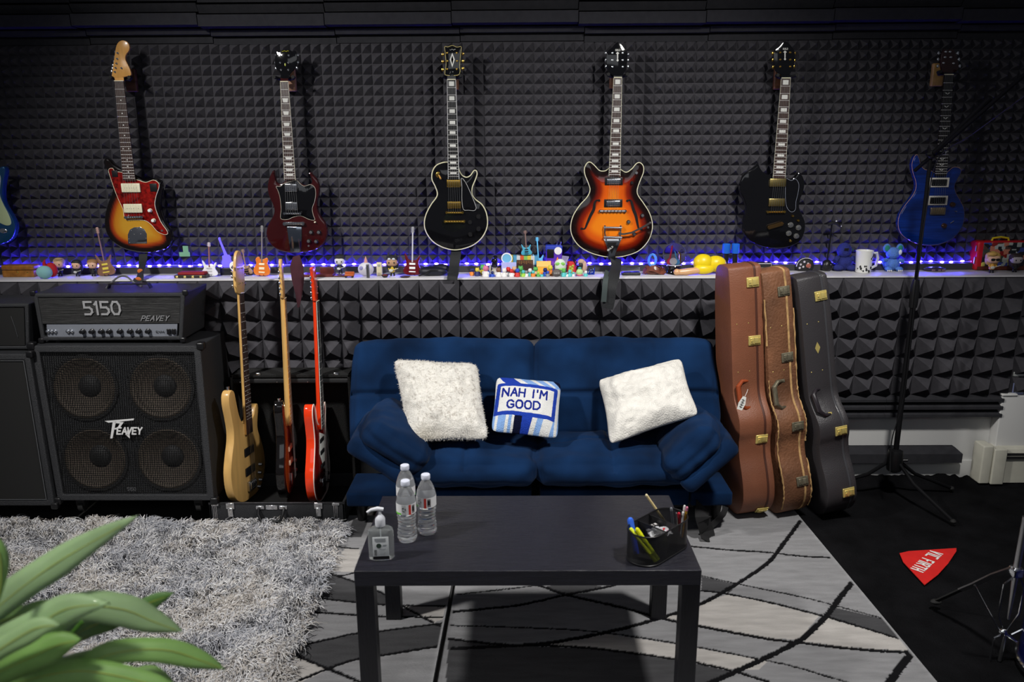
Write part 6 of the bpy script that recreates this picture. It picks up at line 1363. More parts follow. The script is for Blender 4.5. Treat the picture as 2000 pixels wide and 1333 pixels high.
t = T('folded_bag', 848, 540, 'low dark navy fabric bag slumped on the ledge left of the black strap', 'bag'); P_('bag', mat('navy_nylon', rgb(20, 22, 34), .5, bump=.5, bscale=25), t, lambda b: (b.ball((-.01, .05, .022), (.075, .045, .024), 20, .8), b.ball((.03, .06, .034), (.05, .03, .022), 16))); P_('shoulder_strap', BLACK, t, lambda b: b.tube([(-.08, .01, .004), (-.05, -.0, .012), (-.02, .005, .03), (.02, .01, .028)], .004, 6))
# right-hand part of the middle group
t = T('gift_box', 1023, 527, 'brightly striped box standing behind the small cards on the ledge', 'box')
def gb_(b):
    cols = [0, 1, 2, 3, 4, 0, 2, 1]
    for k in range(8): b.m = cols[k]; b.bbox((-.075+k*.0188, 0, 0), (-.075+(k+1)*.0188, .06, .088), .001)
P_('box', [plain(206, 190, 60), plain(80, 150, 190), plain(196, 200, 204), plain(204, 84, 44), plain(130, 180, 90)], t, gb_)
t = T('round_plaque', 990, 528, 'white-rimmed round plaque with pale blue centre on a small foot', 'plaque'); P_('rim', plain(238, 238, 240, .3), t, lambda b: b.lathe([(.028, 0), (.029, .002), (.029, .006), (.023, .007), (.023, .004)], (0, -.004, .078), 28, (0, -1, 0))); P_('face', plain(120, 190, 220, .3), t, lambda b: b.lathe([(.0235, .003), (.0235, .0045), (.001, .0046)], (0, -.004, .078), 24, (0, -1, 0))); P_('foot', plain(190, 190, 200), t, lambda b: b.bbox((-.012, -.006, 0), (.012, .008, .052), .003))
t = T('black_bird', 966, 534, 'glossy black rounded ornament on a pale twisted base', 'ornament'); P_('body', GLOSSB, t, lambda b: (b.ball((0, .02, .052), (.018, .016, .030), 14), b.ball((.004, .018, .080), (.012, .012, .012), 12))); P_('base', plain(176, 172, 158, .6), t, lambda b: (b.lathe([(.026, 0), (.022, .008), (.012, .02), (.016, .028)], (0, .02, 0), 12), b.tube([(-.026, .01, .0), (-.022, .01, .045)], .005, 8)))
mini_guitar(1029, 527, 50, -4, 'turquoise miniature guitar with brown neck on top of the striped box', plain(70, 160, 190, .35), plain(120, 96, 92), 'horn', stand=False, ww=.40, z0=.089)
mini_guitar(1053, 531, 62, -4, 'all light-blue plastic miniature guitar right of the striped box', plain(96, 178, 226, .4), plain(96, 178, 226, .4), 'horn', m2=plain(80, 160, 214, .4), ww=.36, z0=.022)
t = T('gift_card_block', 1053, 532, 'small block under the light-blue miniature guitar', 'block'); P_('block', plain(60, 60, 90), t, lambda b: b.bbox((-.016, .004, 0), (.016, .03, .021), .002)); 
for x, y, w_, h, c, lb in ((994, 535, .078, .060, (176, 180, 232), 'lavender card standing upright left of the dark brown card'), (1025, 535, .086, .072, (58, 34, 28), 'dark brown card with scorched top edge, standing upright'), (1062, 535, .076, .066, (240, 176, 66), 'orange and yellow card standing upright right of the dark brown card')):
    t = T('small_card', x, y, lb, 'card'); ca = rgb(*c)
    def cd_(b): b.bbox((-w_/2, -.001, 0), (w_/2, .003, h), .0015)
    P_('panel', plain(*c, .5), t, cd_)
    if c[0] == 58: P_('trim', plain(150, 110, 60), t, lambda b: [b.box((-w_/2+.006+k*.009, -.0018, h-.016-(k % 3)*.003), (-w_/2+.009+k*.009, -.001, h-.004)) for k in range(9)], smooth=False)
    elif c[0] == 240: P_('upper_band', plain(246, 208, 120, .5), t, lambda b: b.box((-w_/2+.002, -.0018, h*.55), (w_/2-.002, -.001, h-.002)), smooth=False)
    else: P_('lower_band', plain(120, 130, 204, .5), t, lambda b: b.box((-w_/2+.002, -.0018, .002), (w_/2-.002, -.001, h*.4)), smooth=False)
    P_('prop', plain(120, 120, 120), t, lambda b: b.box((-.01, .002, 0), (.01, .02, .002)), smooth=False)
t = T('pinata_box', 1083, 524, 'purple and blue box-shaped party toy with white disc and black square', 'toy'); PU = plain(82, 34, 170, .6)
P_('body', PU, t, lambda b: b.bbox((-.044, -.0, 0), (.040, .055, .115), .008)); P_('top', plain(40, 60, 170, .6), t, lambda b: b.bbox((-.046, -.003, .112), (.040, .057, .142), .006)); P_('disc', plain(232, 230, 232, .5), t, lambda b: b.lathe([(.020, 0), (.020, .003), (.001, .004)], (.018, -.0, .115), 20, (0, -1, 0))); P_('square', BLACK, t, lambda b: b.bbox((-.040, -.004, .078), (-.004, .001, .124), .003)); P_('fringe', plain(130, 60, 190, .7), t, lambda b: [b.box((-.042+k*.014, -.002, .036), (-.031+k*.014, .0, .060+.004*(k % 2))) for k in range(6)], smooth=False)
for k in (0, 1): P_('peg', CHROME, t, lambda b: b.cyl((.012+.018*k, .02, .14), (.014+.018*k, .02, .162), .003, .005))
t = T('glass_wedge', 1103, 528, 'grey-violet wedge-shaped glass ornament beside the purple toy', 'ornament'); P_('wedge', mat('grey_violet_glass', rgb(140, 132, 170), .2, coat=.5), t, lambda b: b.add([(-.022,0,.04),(.006,-.008,.036),(.022,0,.085),(-.014,.0,.09),(-.018,.03,0),(.014,.03,0),(.02,.03,.08),(-.014,.03,.085)], [(0,1,2,3),(4,7,6,5),(0,4,5,1),(1,5,6,2),(2,6,7,3),(3,7,4,0)]), smooth=False)
t = T('toy_house', 1115, 532, 'small red toy box with a black slanted lid', 'toy', rz=-20); P_('walls', plain(196, 40, 44, .5), t, lambda b: b.bbox((-.022, 0, 0), (.022, .03, .058), .003)); P_('roof', BLACK, t, lambda b: b.tube([(-.028, .015, .060), (0, .015, .082), (.030, .015, .040)], 0, flat=(.034, .004, (0, 0, 1))))
t = T('egg_plush', 1094, 534, 'white egg-shaped plush with green bands and an orange tip', 'plush toy'); P_('egg', plain(206, 216, 206, .8), t, lambda b: b.ball((0, .015, .036), (.033, .025, .037), 18)); P_('band', plain(128, 196, 90, .8), t, lambda b: (b.ball((-.012, -.004, .048), (.013, .006, .009), 10), b.ball((.012, -.004, .048), (.013, .006, .009), 10), b.ball((.006, -.002, .020), (.024, .010, .008), 12))); P_('tip', plain(226, 120, 50, .8), t, lambda b: b.lathe([(.009, .062), (.001, .086)], (-.014, .015, 0), 8))
t = T('stone_ball', 1087, 541, 'grey-brown pebble-like ball with white marks at the ledge edge', 'ornament'); P_('ball', plain(92, 84, 82, .6), t, lambda b: b.ball((0, 0, .020), (.024, .018, .020), 16)); P_('marks', plain(200, 200, 200), t, lambda b: [b.tube([(-.012+k*.006, -.017, .016), (-.012+k*.006, -.0178, .024)], .0012, 5) for k in range(5)])
t = T('yellow_coral', 1115, 537, 'knobbly yellow-green coral-like ornament', 'ornament'); P_('coral', plain(176, 176, 60, .7), t, lambda b: [b.ball((.012*math.cos(k*2.4)*(k/9), .01*math.sin(k*2.4), .008+.0045*k), .011-.0005*k, 8) for k in range(9)])
t = T('tan_ornament', 1137, 533, 'tan and dark curled seashell-like ornament', 'ornament'); P_('shell', plain(186, 156, 132, .6), t, lambda b: (b.ball((.012, .01, .030), (.016, .014, .030), 12), b.ball((-.004, .01, .055), (.020, .012, .016), 12))); P_('opening', plain(40, 34, 34), t, lambda b: b.ball((-.008, .0, .036), (.012, .008, .016), 10))
t = T('green_dome', 1132, 540, 'small pale green dome toy on a pink foot', 'toy'); P_('dome', plain(176, 210, 140, .5), t, lambda b: b.ball((0, 0, .020), (.018, .015, .018), 12)); P_('foot', plain(220, 100, 130, .5), t, lambda b: b.ball((0, 0, .006), (.017, .014, .006), 12)); P_('cap', plain(70, 160, 160, .5), t, lambda b: b.ball((0, 0, .040), (.010, .010, .006), 10))
t = T('blue_crystal', 1154, 538, 'dark blue sparkling crystal cluster at the right of the toy group', 'ornament'); P_('crystals', mat('blue_crystal', rgb(24, 50, 150), .15, coat=.6), t, lambda b: [b.cyl((x_, .01, 0), (x_*1.5, .01, h_), .006, .001, 6) for x_, h_ in ((-.014, .025), (-.005, .036), (.005, .030), (.014, .044))]); P_('sparkles', plain(180, 210, 255), t, lambda b: [b.ball((x_, .0, z_), .002, 6) for x_, z_ in ((-.01, .018), (0, .026), (.012, .03), (.006, .014))])
# a crowd of tiny toys: each its own colours
rs = random.Random(5); tint = {'red': (200, 44, 40), 'blue': (36, 78, 190), 'green': (84, 170, 80), 'yellow': (214, 196, 60), 'orange': (226, 130, 44), 'white': (226, 224, 222), 'teal': (84, 190, 190), 'pink': (214, 120, 150), 'brown': (120, 84, 60), 'grey': (130, 134, 140), 'navy': (24, 34, 92), 'purple': (120, 70, 170), 'lime': (160, 206, 70), 'tan': (206, 168, 128)}
tiny = [(922,538,14,'orange','navy','next to the black strap'), (932,539,16,'navy','yellow','with a yellow lid'), (943,537,20,'yellow','green','tall'), (949,541,22,'white','pink','leaning'), (954,541,12,'blue','blue','lying down'), (962,541,11,'blue','navy','lying flat'), (974,541,18,'white','brown','with brown top'), (985,541,17,'white','white','plain'), (993,540,18,'grey','red','with red cap'), (999,541,15,'white','red','striped'),
 (1005,540,19,'red','tan','with tan head'), (1011,541,16,'red','blue','with blue head'), (1017,540,20,'green','green','pointed'), (1022,541,13,'lime','teal','with teal head'), (1028,541,12,'white','grey','small'), (1035,540,15,'teal','white','with white head'), (1041,541,12,'orange','teal','low'), (1046,539,17,'tan','green','with green head'), (1051,541,10,'green','lime','lowest'), (1058,541,9,'teal','orange','lying'),
 (1065,540,16,'blue','navy','under the orange card'), (1070,541,11,'grey','blue','stubby'), (1075,538,19,'orange','yellow','beside the orange card'), (1101,541,15,'teal','green','right of the pebble'), (1107,541,9,'white','grey','skull-like low'), (1113,541,13,'teal','teal','plain'), (1120,541,9,'white','teal','flat'), (1144,541,11,'teal','white','right of the green dome')]
for i, (x, y, h, c1, c2, ex) in enumerate(tiny):
    t = T('toy_figure', x, y, 'tiny %s toy figure with %s top, %s, in the ledge group' % (c1, c2, ex if not ex.startswith('with') else 'upright'), 'toy', 'tiny toys on the ledge', rz=rs.uniform(-40, 40)); s = h*SC; m1 = plain(*tint[c1], .5); m2 = plain(*tint[c2], .5)
    t.location.x += rs.uniform(-.001, .001)
    P_('body', m1, t, lambda b: (b.lathe([(s*.30, 0), (s*.34, s*.08), (s*.26, s*.35), (s*.20, s*.52)], n=10), b.ball((-s*.3, -s*.02, s*.34), (s*.10, s*.1, s*.16), 7), b.ball((s*.3, -s*.02, s*.34), (s*.10, s*.1, s*.16), 7)))
    P_('head', m2, t, lambda b: (b.ball((0, 0, s*.74), (s*.27, s*.24, s*.26), 10, .9), b.ball((s*.14, 0, s*.95), (s*.08, s*.06, s*.08), 6), b.ball((-s*.14, 0, s*.95), (s*.08, s*.06, s*.08), 6)))
# right of the semi-hollow guitar
t = T('pen_tray', 1234, 540, 'black tray with two silver pens on the ledge', 'tray'); P_('tray', mat('black_tray', (.02, .02, .022), .5, bump=.6, bscale=60), t, lambda b: b.bbox((-.05, 0, 0), (.045, .05, .016), .006)); 
for k in (0, 1): P_('pen', CHROME, t, lambda b: b.cyl((-.05, .004+.014*k, .024+.007*k), (.042, .002+.014*k, .030+.009*k), .003, n=10))
t = T('leather_rosette', 1279, 539, 'brown crinkled leather rosette on the ledge', 'ornament'); LM = mat('crinkled_leather', rgb(106, 58, 44), .3, noise=.3, nscale=50, coat=.2)
for k in range(12): a_ = k*2.4; rr = .016+.0032*k; P_('fold', LM, t, lambda b: b.tube([(math.cos(a_+q*.5)*rr*1.15, .03+math.sin(a_+q*.5)*rr*.6, .014+.022*math.sin(q*1.2+k)*.5+.018*(1-k/14)) for q in (-2, -1, 0, 1, 2)], 0, flat=(.020, .003, (math.cos(a_), -.6, .4))))
P_('core', LM, t, lambda b: b.ball((0, .03, .012), (.052, .028, .014), 14))
t = T('blue_ring', 1274, 530, 'light blue plastic loop standing behind the leather rosette', 'ring'); P_('loop', plain(84, 150, 232, .4), t, lambda b: b.tube([(.019*math.cos(k*.5236), .012, .062+.030*math.sin(k*.5236)) for k in range(12)], .0065, 8, closed=True)); P_('foot', plain(84, 150, 232, .4), t, lambda b: b.bbox((-.012, .004, 0), (.012, .022, .032), .004))
t = T('snow_globe', 1318, 538, 'glass snow globe with tiny guitars on a black base', 'snow globe'); GLS = mat('globe_glass', (1, 1, 1), .0, trans=1, ior=1.12)
P_('base', GLOSSB, t, lambda b: b.lathe([(.040, 0), (.042, .004), (.038, .012), (.034, .030), (.038, .040), (.036, .044)], (0, .03, 0), 28)); P_('globe', GLS, t, lambda b: b.ball((0, .03, .100), .061, 28)); P_('snow', plain(235, 235, 240), t, lambda b: b.lathe([(.034, .044), (.036, .048), (.001, .050)], (0, .03, 0), 24))
P_('tiny_guitar', plain(206, 40, 66), t, lambda b: (b.ball((-.022, .03, .066), (.014, .006, .016), 10), b.cyl((-.022, .03, .07), (-.012, .03, .14), .004))); P_('tiny_guitar', plain(70, 150, 196), t, lambda b: (b.ball((.012, .02, .064), (.013, .005, .014), 10), b.cyl((.012, .02, .07), (-.002, .02, .118), .003))); P_('tiny_drum', plain(215, 215, 220), t, lambda b: b.lathe([(.017, 0), (.018, .003), (.017, .010)], (-.008, .018, .068), 18, (0, -1, 0))); P_('tiny_saxophone', GOLD, t, lambda b: b.tube([(.026, .03, .06), (.026, .03, .10), (.018, .03, .112)], .005, 8))
t = T('novelty_bottle', 1352, 540, 'glossy tan and yellow rounded novelty lying on the ledge beside the tan case', 'ornament'); YM = plain(228, 200, 24, .35)
P_('tan_part', plain(206, 160, 116, .25), t, lambda b: (b.tube([(-.075, .005, .016), (-.03, .005, .018), (.03, .015, .024), (.06, .02, .03)], [.014, .018, .017, .018], 14), b.ball((-.078, .004, .017), (.018, .018, .017), 14))); P_('yellow_part', YM, t, lambda b: (b.ball((.062, .045, .058), (.052, .040, .046), 20), b.ball((.128, .05, .052), (.055, .040, .042), 20), b.ball((.06, .02, .028), (.055, .024, .026), 16)))
for x, dx_ in ((1414, 'left'), (1432, 'right')):
    t = T('capped_tube', x, 527, 'black tube with blue cap above the brown case, %s one of the pair' % dx_, 'bottle', 'blue-capped tubes'); t.location.y = 4.10; P_('tube', BLACK, t, lambda b: b.cyl((0, 0, 0), (0, 0, .11), .015, n=18)); P_('cap', plain(26, 100, 206, .4), t, lambda b: b.lathe([(.019, .100), (.020, .102), (.020, .148), (.018, .150), (.001, .1505)], n=20))
t = T('mini_amplifier', 1488, 531, 'tiny black practice amplifier with white piping behind the worn case', 'amplifier'); P_('box', BLACKM, t, lambda b: b.bbox((-.055, 0, 0), (.052, .04, .046), .004)); P_('piping', plain(200, 198, 204), t, lambda b: b.tube([(-.050, -.001, .004), (.047, -.001, .004), (.047, -.001, .042), (-.050, -.001, .042)], .0022, 6, closed=True)); P_('badge', plain(120, 116, 100), t, lambda b: b.box((-.015, -.0015, .018), (.012, -.0005, .022)), smooth=False)
t = T('coin_purse', 1573, 528, 'rounded black purse with white skull-like spots and pale edging above the black case', 'purse'); P_('purse', BLACKM, t, lambda b: b.ball((0, .015, .030), (.050, .016, .042), 20)); P_('edging', plain(190, 186, 192), t, lambda b: b.tube([(-.048*math.cos(k*.285)*1, .0, .026+.044*math.sin(k*.285)) for k in range(9)], .002, 6)); P_('spots', plain(196, 190, 196), t, lambda b: [b.ball((x_, .0005, z_), (.006, .003, .006), 8) for x_, z_ in ((-.026, .036), (-.008, .050), (-.012, .024), (.012, .040), (.020, .022), (-.030, .018))]); P_('patch', plain(150, 86, 70), t, lambda b: b.ball((.014, -.002, .030), (.014, .003, .012), 10))
t = T('headphone_hanger', 1616, 534, 'black hook stand with shiny studded round base on the ledge', 'stand'); P_('base', BLACK, t, lambda b: b.ball((0, .02, .030), (.028, .026, .030), 20)); P_('stud', CHROME, t, lambda b: (b.ball((-.010, -.006, .038), .003, 8), b.ball((.012, -.005, .038), .003, 8))); P_('post', MB3, t, lambda b: b.cyl((0, .02, .05), (.008, .02, .245), .004, n=10)); P_('hook', BLACK, t, lambda b: b.tube([(-.012, .02, .240), (.008, .015, .254), (.030, .01, .250), (.050, .008, .232)], [.008, .009, .008, .006], 10)); P_('ball_stud', PEARL, t, lambda b: (b.ball((.022, .0, .262), .004, 8), b.ball((.050, .0, .236), .003, 6)))
t = T('bear_plush', 1650, 533, 'dark blue sitting bear plush left of the white mug', 'plush toy'); BP = mat('blue_plush', rgb(34, 42, 110), .95, noise=.25, nscale=40, bump=.6, bscale=150)
P_('body', BP, t, lambda b: (b.ball((0, .03, .040), (.048, .035, .042), 16), b.ball((-.035, .005, .016), (.028, .024, .016), 12), b.ball((.035, .005, .016), (.028, .024, .016), 12), b.tube([(-.035, .02, .07), (-.058, .0, .052)], .013, 8), b.tube([(.035, .02, .07), (.060, .0, .050)], .013, 8))); P_('head', BP, t, lambda b: b.ball((-.004, .025, .105), (.038, .032, .042), 16)); P_('eye', BLACK, t, lambda b: b.bbox((-.018, -.010, .108), (.006, -.006, .122), .003)); P_('arm_patch', plain(24, 60, 60, .9), t, lambda b: b.ball((.030, .0, .112), (.004, .006, .010), 8))
t = T('coffee_mug', 1688, 537, 'white mug with black paint splatter standing on the ledge', 'mug'); P_('cup', plain(222, 222, 218, .25), t, lambda b: b.lathe([(.034, 0), (.037, .003), (.043, .108), (.044, .114), (.041, .115), (.039, .108), (.034, .008), (.001, .006)], (0, .02, 0), 32)); P_('handle', plain(214, 214, 210, .3), t, lambda b: b.tube([(.038, .02, .098), (.062, .02, .102), (.070, .02, .075), (.064, .02, .035), (.038, .02, .022)], .007, 8)); 
def spl(b):
    rs = random.Random(2)
    for k in range(22):
        a_ = R(rs.uniform(200, 350)); z_ = rs.choice([rs.uniform(.008, .045), rs.uniform(.03, .1)]) if a_ > R(290) else rs.uniform(.008, .04); r_ = .0365+.006*z_/.11; q = rs.uniform(.003, .008); b.ball((math.cos(a_)*r_, .02+math.sin(a_)*r_, z_), (q*.8, q*.5, q), 6)
P_('splatter', plain(24, 24, 26), t, spl)
t = T('elephant_plush', 1744, 534, 'light blue sitting plush with green-lined ears right of the mug', 'plush toy'); EP = mat('light_blue_plush', rgb(84, 126, 200), .95, noise=.15, nscale=40, bump=.6, bscale=150); EG = plain(40, 130, 110, .9)
P_('body', EP, t, lambda b: (b.ball((0, .03, .034), (.044, .034, .036), 16), b.ball((-.026, .0, .012), (.020, .022, .013), 10), b.ball((.030, .0, .012), (.020, .022, .013), 10), b.tube([(-.03, .02, .058), (-.056, .01, .056)], .010, 8), b.tube([(.03, .02, .058), (.056, .01, .050)], .010, 8))); P_('head', EP, t, lambda b: b.ball((0, .022, .092), (.036, .030, .032), 16))
for sx in (-1, 1): e_ = P_('ear', EP, t, lambda b: b.ball((sx*.034, .025, .118), (.020, .008, .024), 12)); P_('ear_lining', EG, e_, lambda b: b.ball((sx*.034, .018, .118), (.013, .004, .016), 10))
P_('horn_patch', plain(214, 220, 226, .8), t, lambda b: b.ball((.026, -.002, .100), (.009, .006, .014), 10)); P_('claws', plain(220, 220, 220), t, lambda b: [b.ball((sx*.028+k*.009, -.020, .006), (.004, .004, .005), 6) for sx in (-1, 1) for k in (-1, 0, 1)])
t = T('jewel_dish', 1830, 535, 'low dark dish with small pale pieces right of the stand pole', 'dish'); P_('dish', plain(50, 42, 66, .4), t, lambda b: b.ball((0, .03, .008), (.060, .036, .014), 20)); P_('pieces', plain(120, 100, 110, .4), t, lambda b: [b.bbox((x_, -.006, .002), (x_+.018, .006, .012), .003) for x_ in (-.03, .0, .022)])
# picture tin with handle and two figurines in front
t = T('lunch_tin', 1955, 525, 'red-sided metal lunch tin with colourful collage and yellow handle at the right edge', 'lunch box'); hw, hh = .135, .152
P_('tin', mat('red_tin', rgb(186, 22, 34), .3, coat=.3), t, lambda b: b.bbox((-hw, 0, 0), (hw, .085, hh), .012))
cm_ = bpy.data.materials.new('picture_collage'); cm_.use_nodes = True; nt = cm_.node_tree; bs = nt.nodes['Principled BSDF']; bs.inputs['Roughness'].default_value = .3
tc = nt.nodes.new('ShaderNodeTexCoord'); vo = nt.nodes.new('ShaderNodeTexVoronoi'); vo.inputs['Scale'].default_value = 42; vo.distance = 'CHEBYCHEV'; cr = nt.nodes.new('ShaderNodeValToRGB'); sp2 = nt.nodes.new('ShaderNodeSeparateColor')
nt.links.new(tc.outputs['Object'], vo.inputs['Vector']); nt.links.new(vo.outputs['Color'], sp2.inputs[0]); nt.links.new(sp2.outputs[0], cr.inputs[0]); nt.links.new(cr.outputs[0], bs.inputs['Base Color']); cr.color_ramp.interpolation = 'CONSTANT'
stops = [(0, (26, 30, 34)), (.2, (170, 176, 170)), (.36, (60, 70, 60)), (.5, (190, 120, 96)), (.6, (54, 70, 140)), (.7, (206, 196, 90)), (.8, (130, 36, 34)), (.88, (84, 60, 50))]
while len(cr.color_ramp.elements) < len(stops): cr.color_ramp.elements.new(.5)
for e_, (p_, c_) in zip(cr.color_ramp.elements, stops): e_.position = p_; e_.color = (*rgb(*c_), 1)
P_('picture_panel', cm_, t, lambda b: b.bbox((-hw+.028, -.003, .022), (hw-.004, .002, hh-.006), .004)); P_('bottom_band', mat('tin_brown', rgb(96, 44, 28), .4), t, lambda b: b.bbox((-hw+.01, -.003, .003), (hw-.004, .001, .021), .001))
P_('handle', plain(206, 186, 40, .3), t, lambda b: b.tube([(-.045, .04, hh-.004), (-.040, .04, hh+.012), (0, .04, hh+.018), (.04, .04, hh+.012), (.045, .04, hh-.004)], .0055, 10)); P_('hinge', STEEL, t, lambda b: (b.cyl((-hw-.003, .01, .035), (-hw-.003, .01, .07), .004), b.cyl((-hw-.003, .01, .1), (-hw-.003, .01, .13), .004)))
figurine(1935, 538, 42, 'figurine with wavy blond hair and black sunglasses in front of the lunch tin', plain(196, 156, 84, .6), plain(200, 150, 60, .5), 'wave', 'guitar', shades=True, w_=1.1)
figurine(1980, 537, 38, 'figurine with dark brown hair and pale face at the right end of the ledge', plain(58, 46, 44, .6), BLACKM, 'long', skin=plain(196, 186, 186), w_=1.1)
# ---------------------------------------------------------------- things on the coffee table
TZ = TH_
PET = mat('clear_bottle', (.96, .98, 1), .03, trans=.90, ior=1.36); PCAP = plain(216, 220, 235, .4)
def bottle(px, py, label, rz):
    o = atz(px, py, TZ); t = empty('water_bottle', (o.x, o.y, TZ+.0005), label, 'bottle', 'water bottles on the table', (0, 0, R(rz)))
    pr = [(.020, .003), (.028, .0), (.0315, .008)]
    for k in range(7): z = .014+k*.0125; pr += [(.0328-.0035*math.exp(-((z-.062)/.022)**2), z), (.0296-.0035*math.exp(-((z-.062)/.022)**2), z+.0065)]
    pr += [(.0322, .104), (.0322, .136), (.0325, .140), (.031, .150), (.026, .166), (.019, .182), (.0135, .190), (.0130, .197)]
    P_('bottle_body', PET, t, lambda b: b.lathe(pr, n=36)); P_('cap', PCAP, t, lambda b: b.lathe([(.0145, .194), (.0152, .196), (.0152, .208), (.0142, .210), (.001, .2102)], n=28))
    lb = MB()
    def band(a0, a1, z0, z1, mi, r=.0329):
        n = max(2, int((a1-a0)/8)); vs = []
        for i in range(n+1):
            a = R(a0+(a1-a0)*i/n)
            for z in (z0, z1): vs.append((r*math.cos(a), r*math.sin(a), z))
        lb.m = mi; lb.add(vs, [(2*i, 2*i+2, 2*i+3, 2*i+1) for i in range(n)])
    band(0, 360, .102, .138, 0); band(200, 248, .102, .1085, 1, .0331); band(292, 306, .102, .137, 2, .0331); band(312, 332, .106, .134, 3, .0331); band(252, 276, .103, .136, 4, .0331)
    ob = lb.build('label_band', [plain(226, 226, 228, .4), plain(110, 205, 60, .4), plain(206, 60, 50, .4), plain(120, 116, 116, .5), plain(176, 178, 180, .5)], t)
    def rec(b):
        for k in range(3):
            a = R(90+120*k); a2 = R(90+120*k+75); c = (0, 0)
            pa = [(.0062*math.cos(a+q), .0062*math.sin(a+q)) for q in (0, .6, 1.2)]
            b.tube([(R_(x_)[0], R_(x_)[1], .1215+z_) for x_, z_ in pa], .0011, 5)
    def R_(x_): a = R(264)+x_/.0333; return (.0334*math.cos(a), .0334*math.sin(a))
    P_('recycling_mark', BLACK, ob, rec)
    P_('barcode', BLACK, ob, lambda b: [b.box((.0333*math.cos(R(314+k*2.4))-.0003, .0333*math.sin(R(314+k*2.4))-.0003, .113), (.0333*math.cos(R(314+k*2.4))+.0003, .0333*math.sin(R(314+k*2.4))+.0003, .129)) for k in range(6)], smooth=False)
    return t
bottle(796, 1054, 'front water bottle of the three, with recycling mark on its label, on the table', 0)
bottle(795, 1019, 'rear water bottle on the table, mostly hidden behind the front one', 150)
bottle(835, 1040, 'right-hand water bottle of the three on the table', -30)
# sanitizer
o = atz(746, 1090, TZ); t = empty('hand_sanitizer', (o.x, o.y, TZ+.0005), 'clear pump bottle of hand sanitizer with white label at the table corner', 'bottle', rot=(0, 0, R(4)))
def oval(b, prof, ax=.040, ay=.023, n=36, pw=.72):
    vs = []; fs = []
    for s_, z in prof:
        for j in range(n):
            a = 2*math.pi*j/n; vs.append((ax*s_*math.copysign(abs(math.cos(a))**pw, math.cos(a)), ay*s_*math.copysign(abs(math.sin(a))**pw, math.sin(a)), z))
    for i in range(len(prof)-1):
        for j in range(n): fs.append((i*n+j, i*n+(j+1) % n, (i+1)*n+(j+1) % n, (i+1)*n+j))
    fs += [tuple(range(n-1, -1, -1)), tuple((len(prof)-1)*n+j for j in range(n))]; b.add(vs, fs)
P_('bottle_body', mat('sanitizer_gel', (.90, .95, .94), .05, trans=.88, ior=1.2), t, lambda b: oval(b, [(.86, 0), (.96, .003), (1, .010), (1, .088), (.92, .100), (.70, .106), (.36, .109), (.34, .114)]))
P_('collar', plain(212, 214, 222, .4), t, lambda b: (b.lathe([(.0155, .112), (.0160, .114), (.0160, .134), (.014, .140), (.009, .146), (.006, .150)], n=28)))
P_('pump_head', plain(222, 224, 230, .35), t, lambda b: (b.cyl((0, 0, .148), (0, 0, .162), .006), b.tube([(.012, 0, .166), (-.006, 0, .169), (-.026, -.003, .167), (-.038, -.005, .160), (-.033, -.005, .158)], [.006, .007, .0055, .004, .003], 10)))
P_('dip_tube', plain(200, 204, 210, .4), t, lambda b: b.cyl((0, 0, .02), (0, 0, .112), .0022, n=8))
lbp = P_('label_panel', plain(214, 218, 220, .45), t, lambda b: b.bbox((-.024, -.0245, .012), (.026, -.0235, .084), .0008))
P_('label_foot', BLACK, lbp, lambda b: b.box((-.024, -.0250, .008), (.026, -.0240, .018)), smooth=False)
P_('label_picture', plain(54, 70, 62, .5), lbp, lambda b: b.lathe([(.008, 0), (.008, .0006)], (-.005, -.0245, .054), 16, (0, -1, 0)))
P_('label_text', plain(130, 134, 138), lbp, lambda b: [b.box((x0_, -.0249, z_), (x1_, -.0244, z_+.0011)) for x0_, x1_, z_ in [(-.018, .018, .078), (-.018, .016, .0745), (-.018, .018, .071), (-.014, .016, .0675), (.007, .020, .056), (.007, .018, .0525), (-.004, .016, .042), (-.004, .012, .037), (-.004, .016, .031), (-.004, .014, .026)]], smooth=False)
P_('label_text', plain(90, 92, 92), lbp, lambda b: [b.box((-.020, -.0249, z_), (-.012, -.0244, z_+.0018)) for z_ in (.021, .024, .027, .030, .033, .036, .039)], smooth=False)
# mesh organizer
a, c = atz(1262, 1098, TZ), atz(1334, 1055, TZ); ang = math.atan2(c.y-a.y, c.x-a.x); cc = atz(1283, 1077, TZ)
t = empty('mesh_desk_organizer', (cc.x, cc.y, TZ+.001), 'oval black wire mesh desk organizer full of pens on the right end of the table', 'desk organizer', rot=(0, 0, ang))
hl, hr, oh = .064, .057, .100
def stad(z, n=14, r=hr): return [(hl+r*math.cos(R(-90+180*i/n)), r*math.sin(R(-90+180*i/n)), z) for i in range(n+1)]+[(-hl+r*math.cos(R(90+180*i/n)), r*math.sin(R(90+180*i/n)), z) for i in range(n+1)]
MESHM = bpy.data.materials.new('wire_mesh'); MESHM.use_nodes = True; nt = MESHM.node_tree; bs = nt.nodes['Principled BSDF']; bs.inputs['Base Color'].default_value = (.012, .012, .013, 1); bs.inputs['Roughness'].default_value = .35
uv = nt.nodes.new('ShaderNodeUVMap'); sx_ = nt.nodes.new('ShaderNodeSeparateXYZ'); nt.links.new(uv.outputs[0], sx_.inputs[0]); outs = []
for k in (0, 1):
    f_ = nt.nodes.new('ShaderNodeMath'); f_.operation = 'FRACT'; g_ = nt.nodes.new('ShaderNodeMath'); g_.operation = 'LESS_THAN'; g_.inputs[1].default_value = .58; nt.links.new(sx_.outputs[k], f_.inputs[0]); nt.links.new(f_.outputs[0], g_.inputs[0]); outs.append(g_)
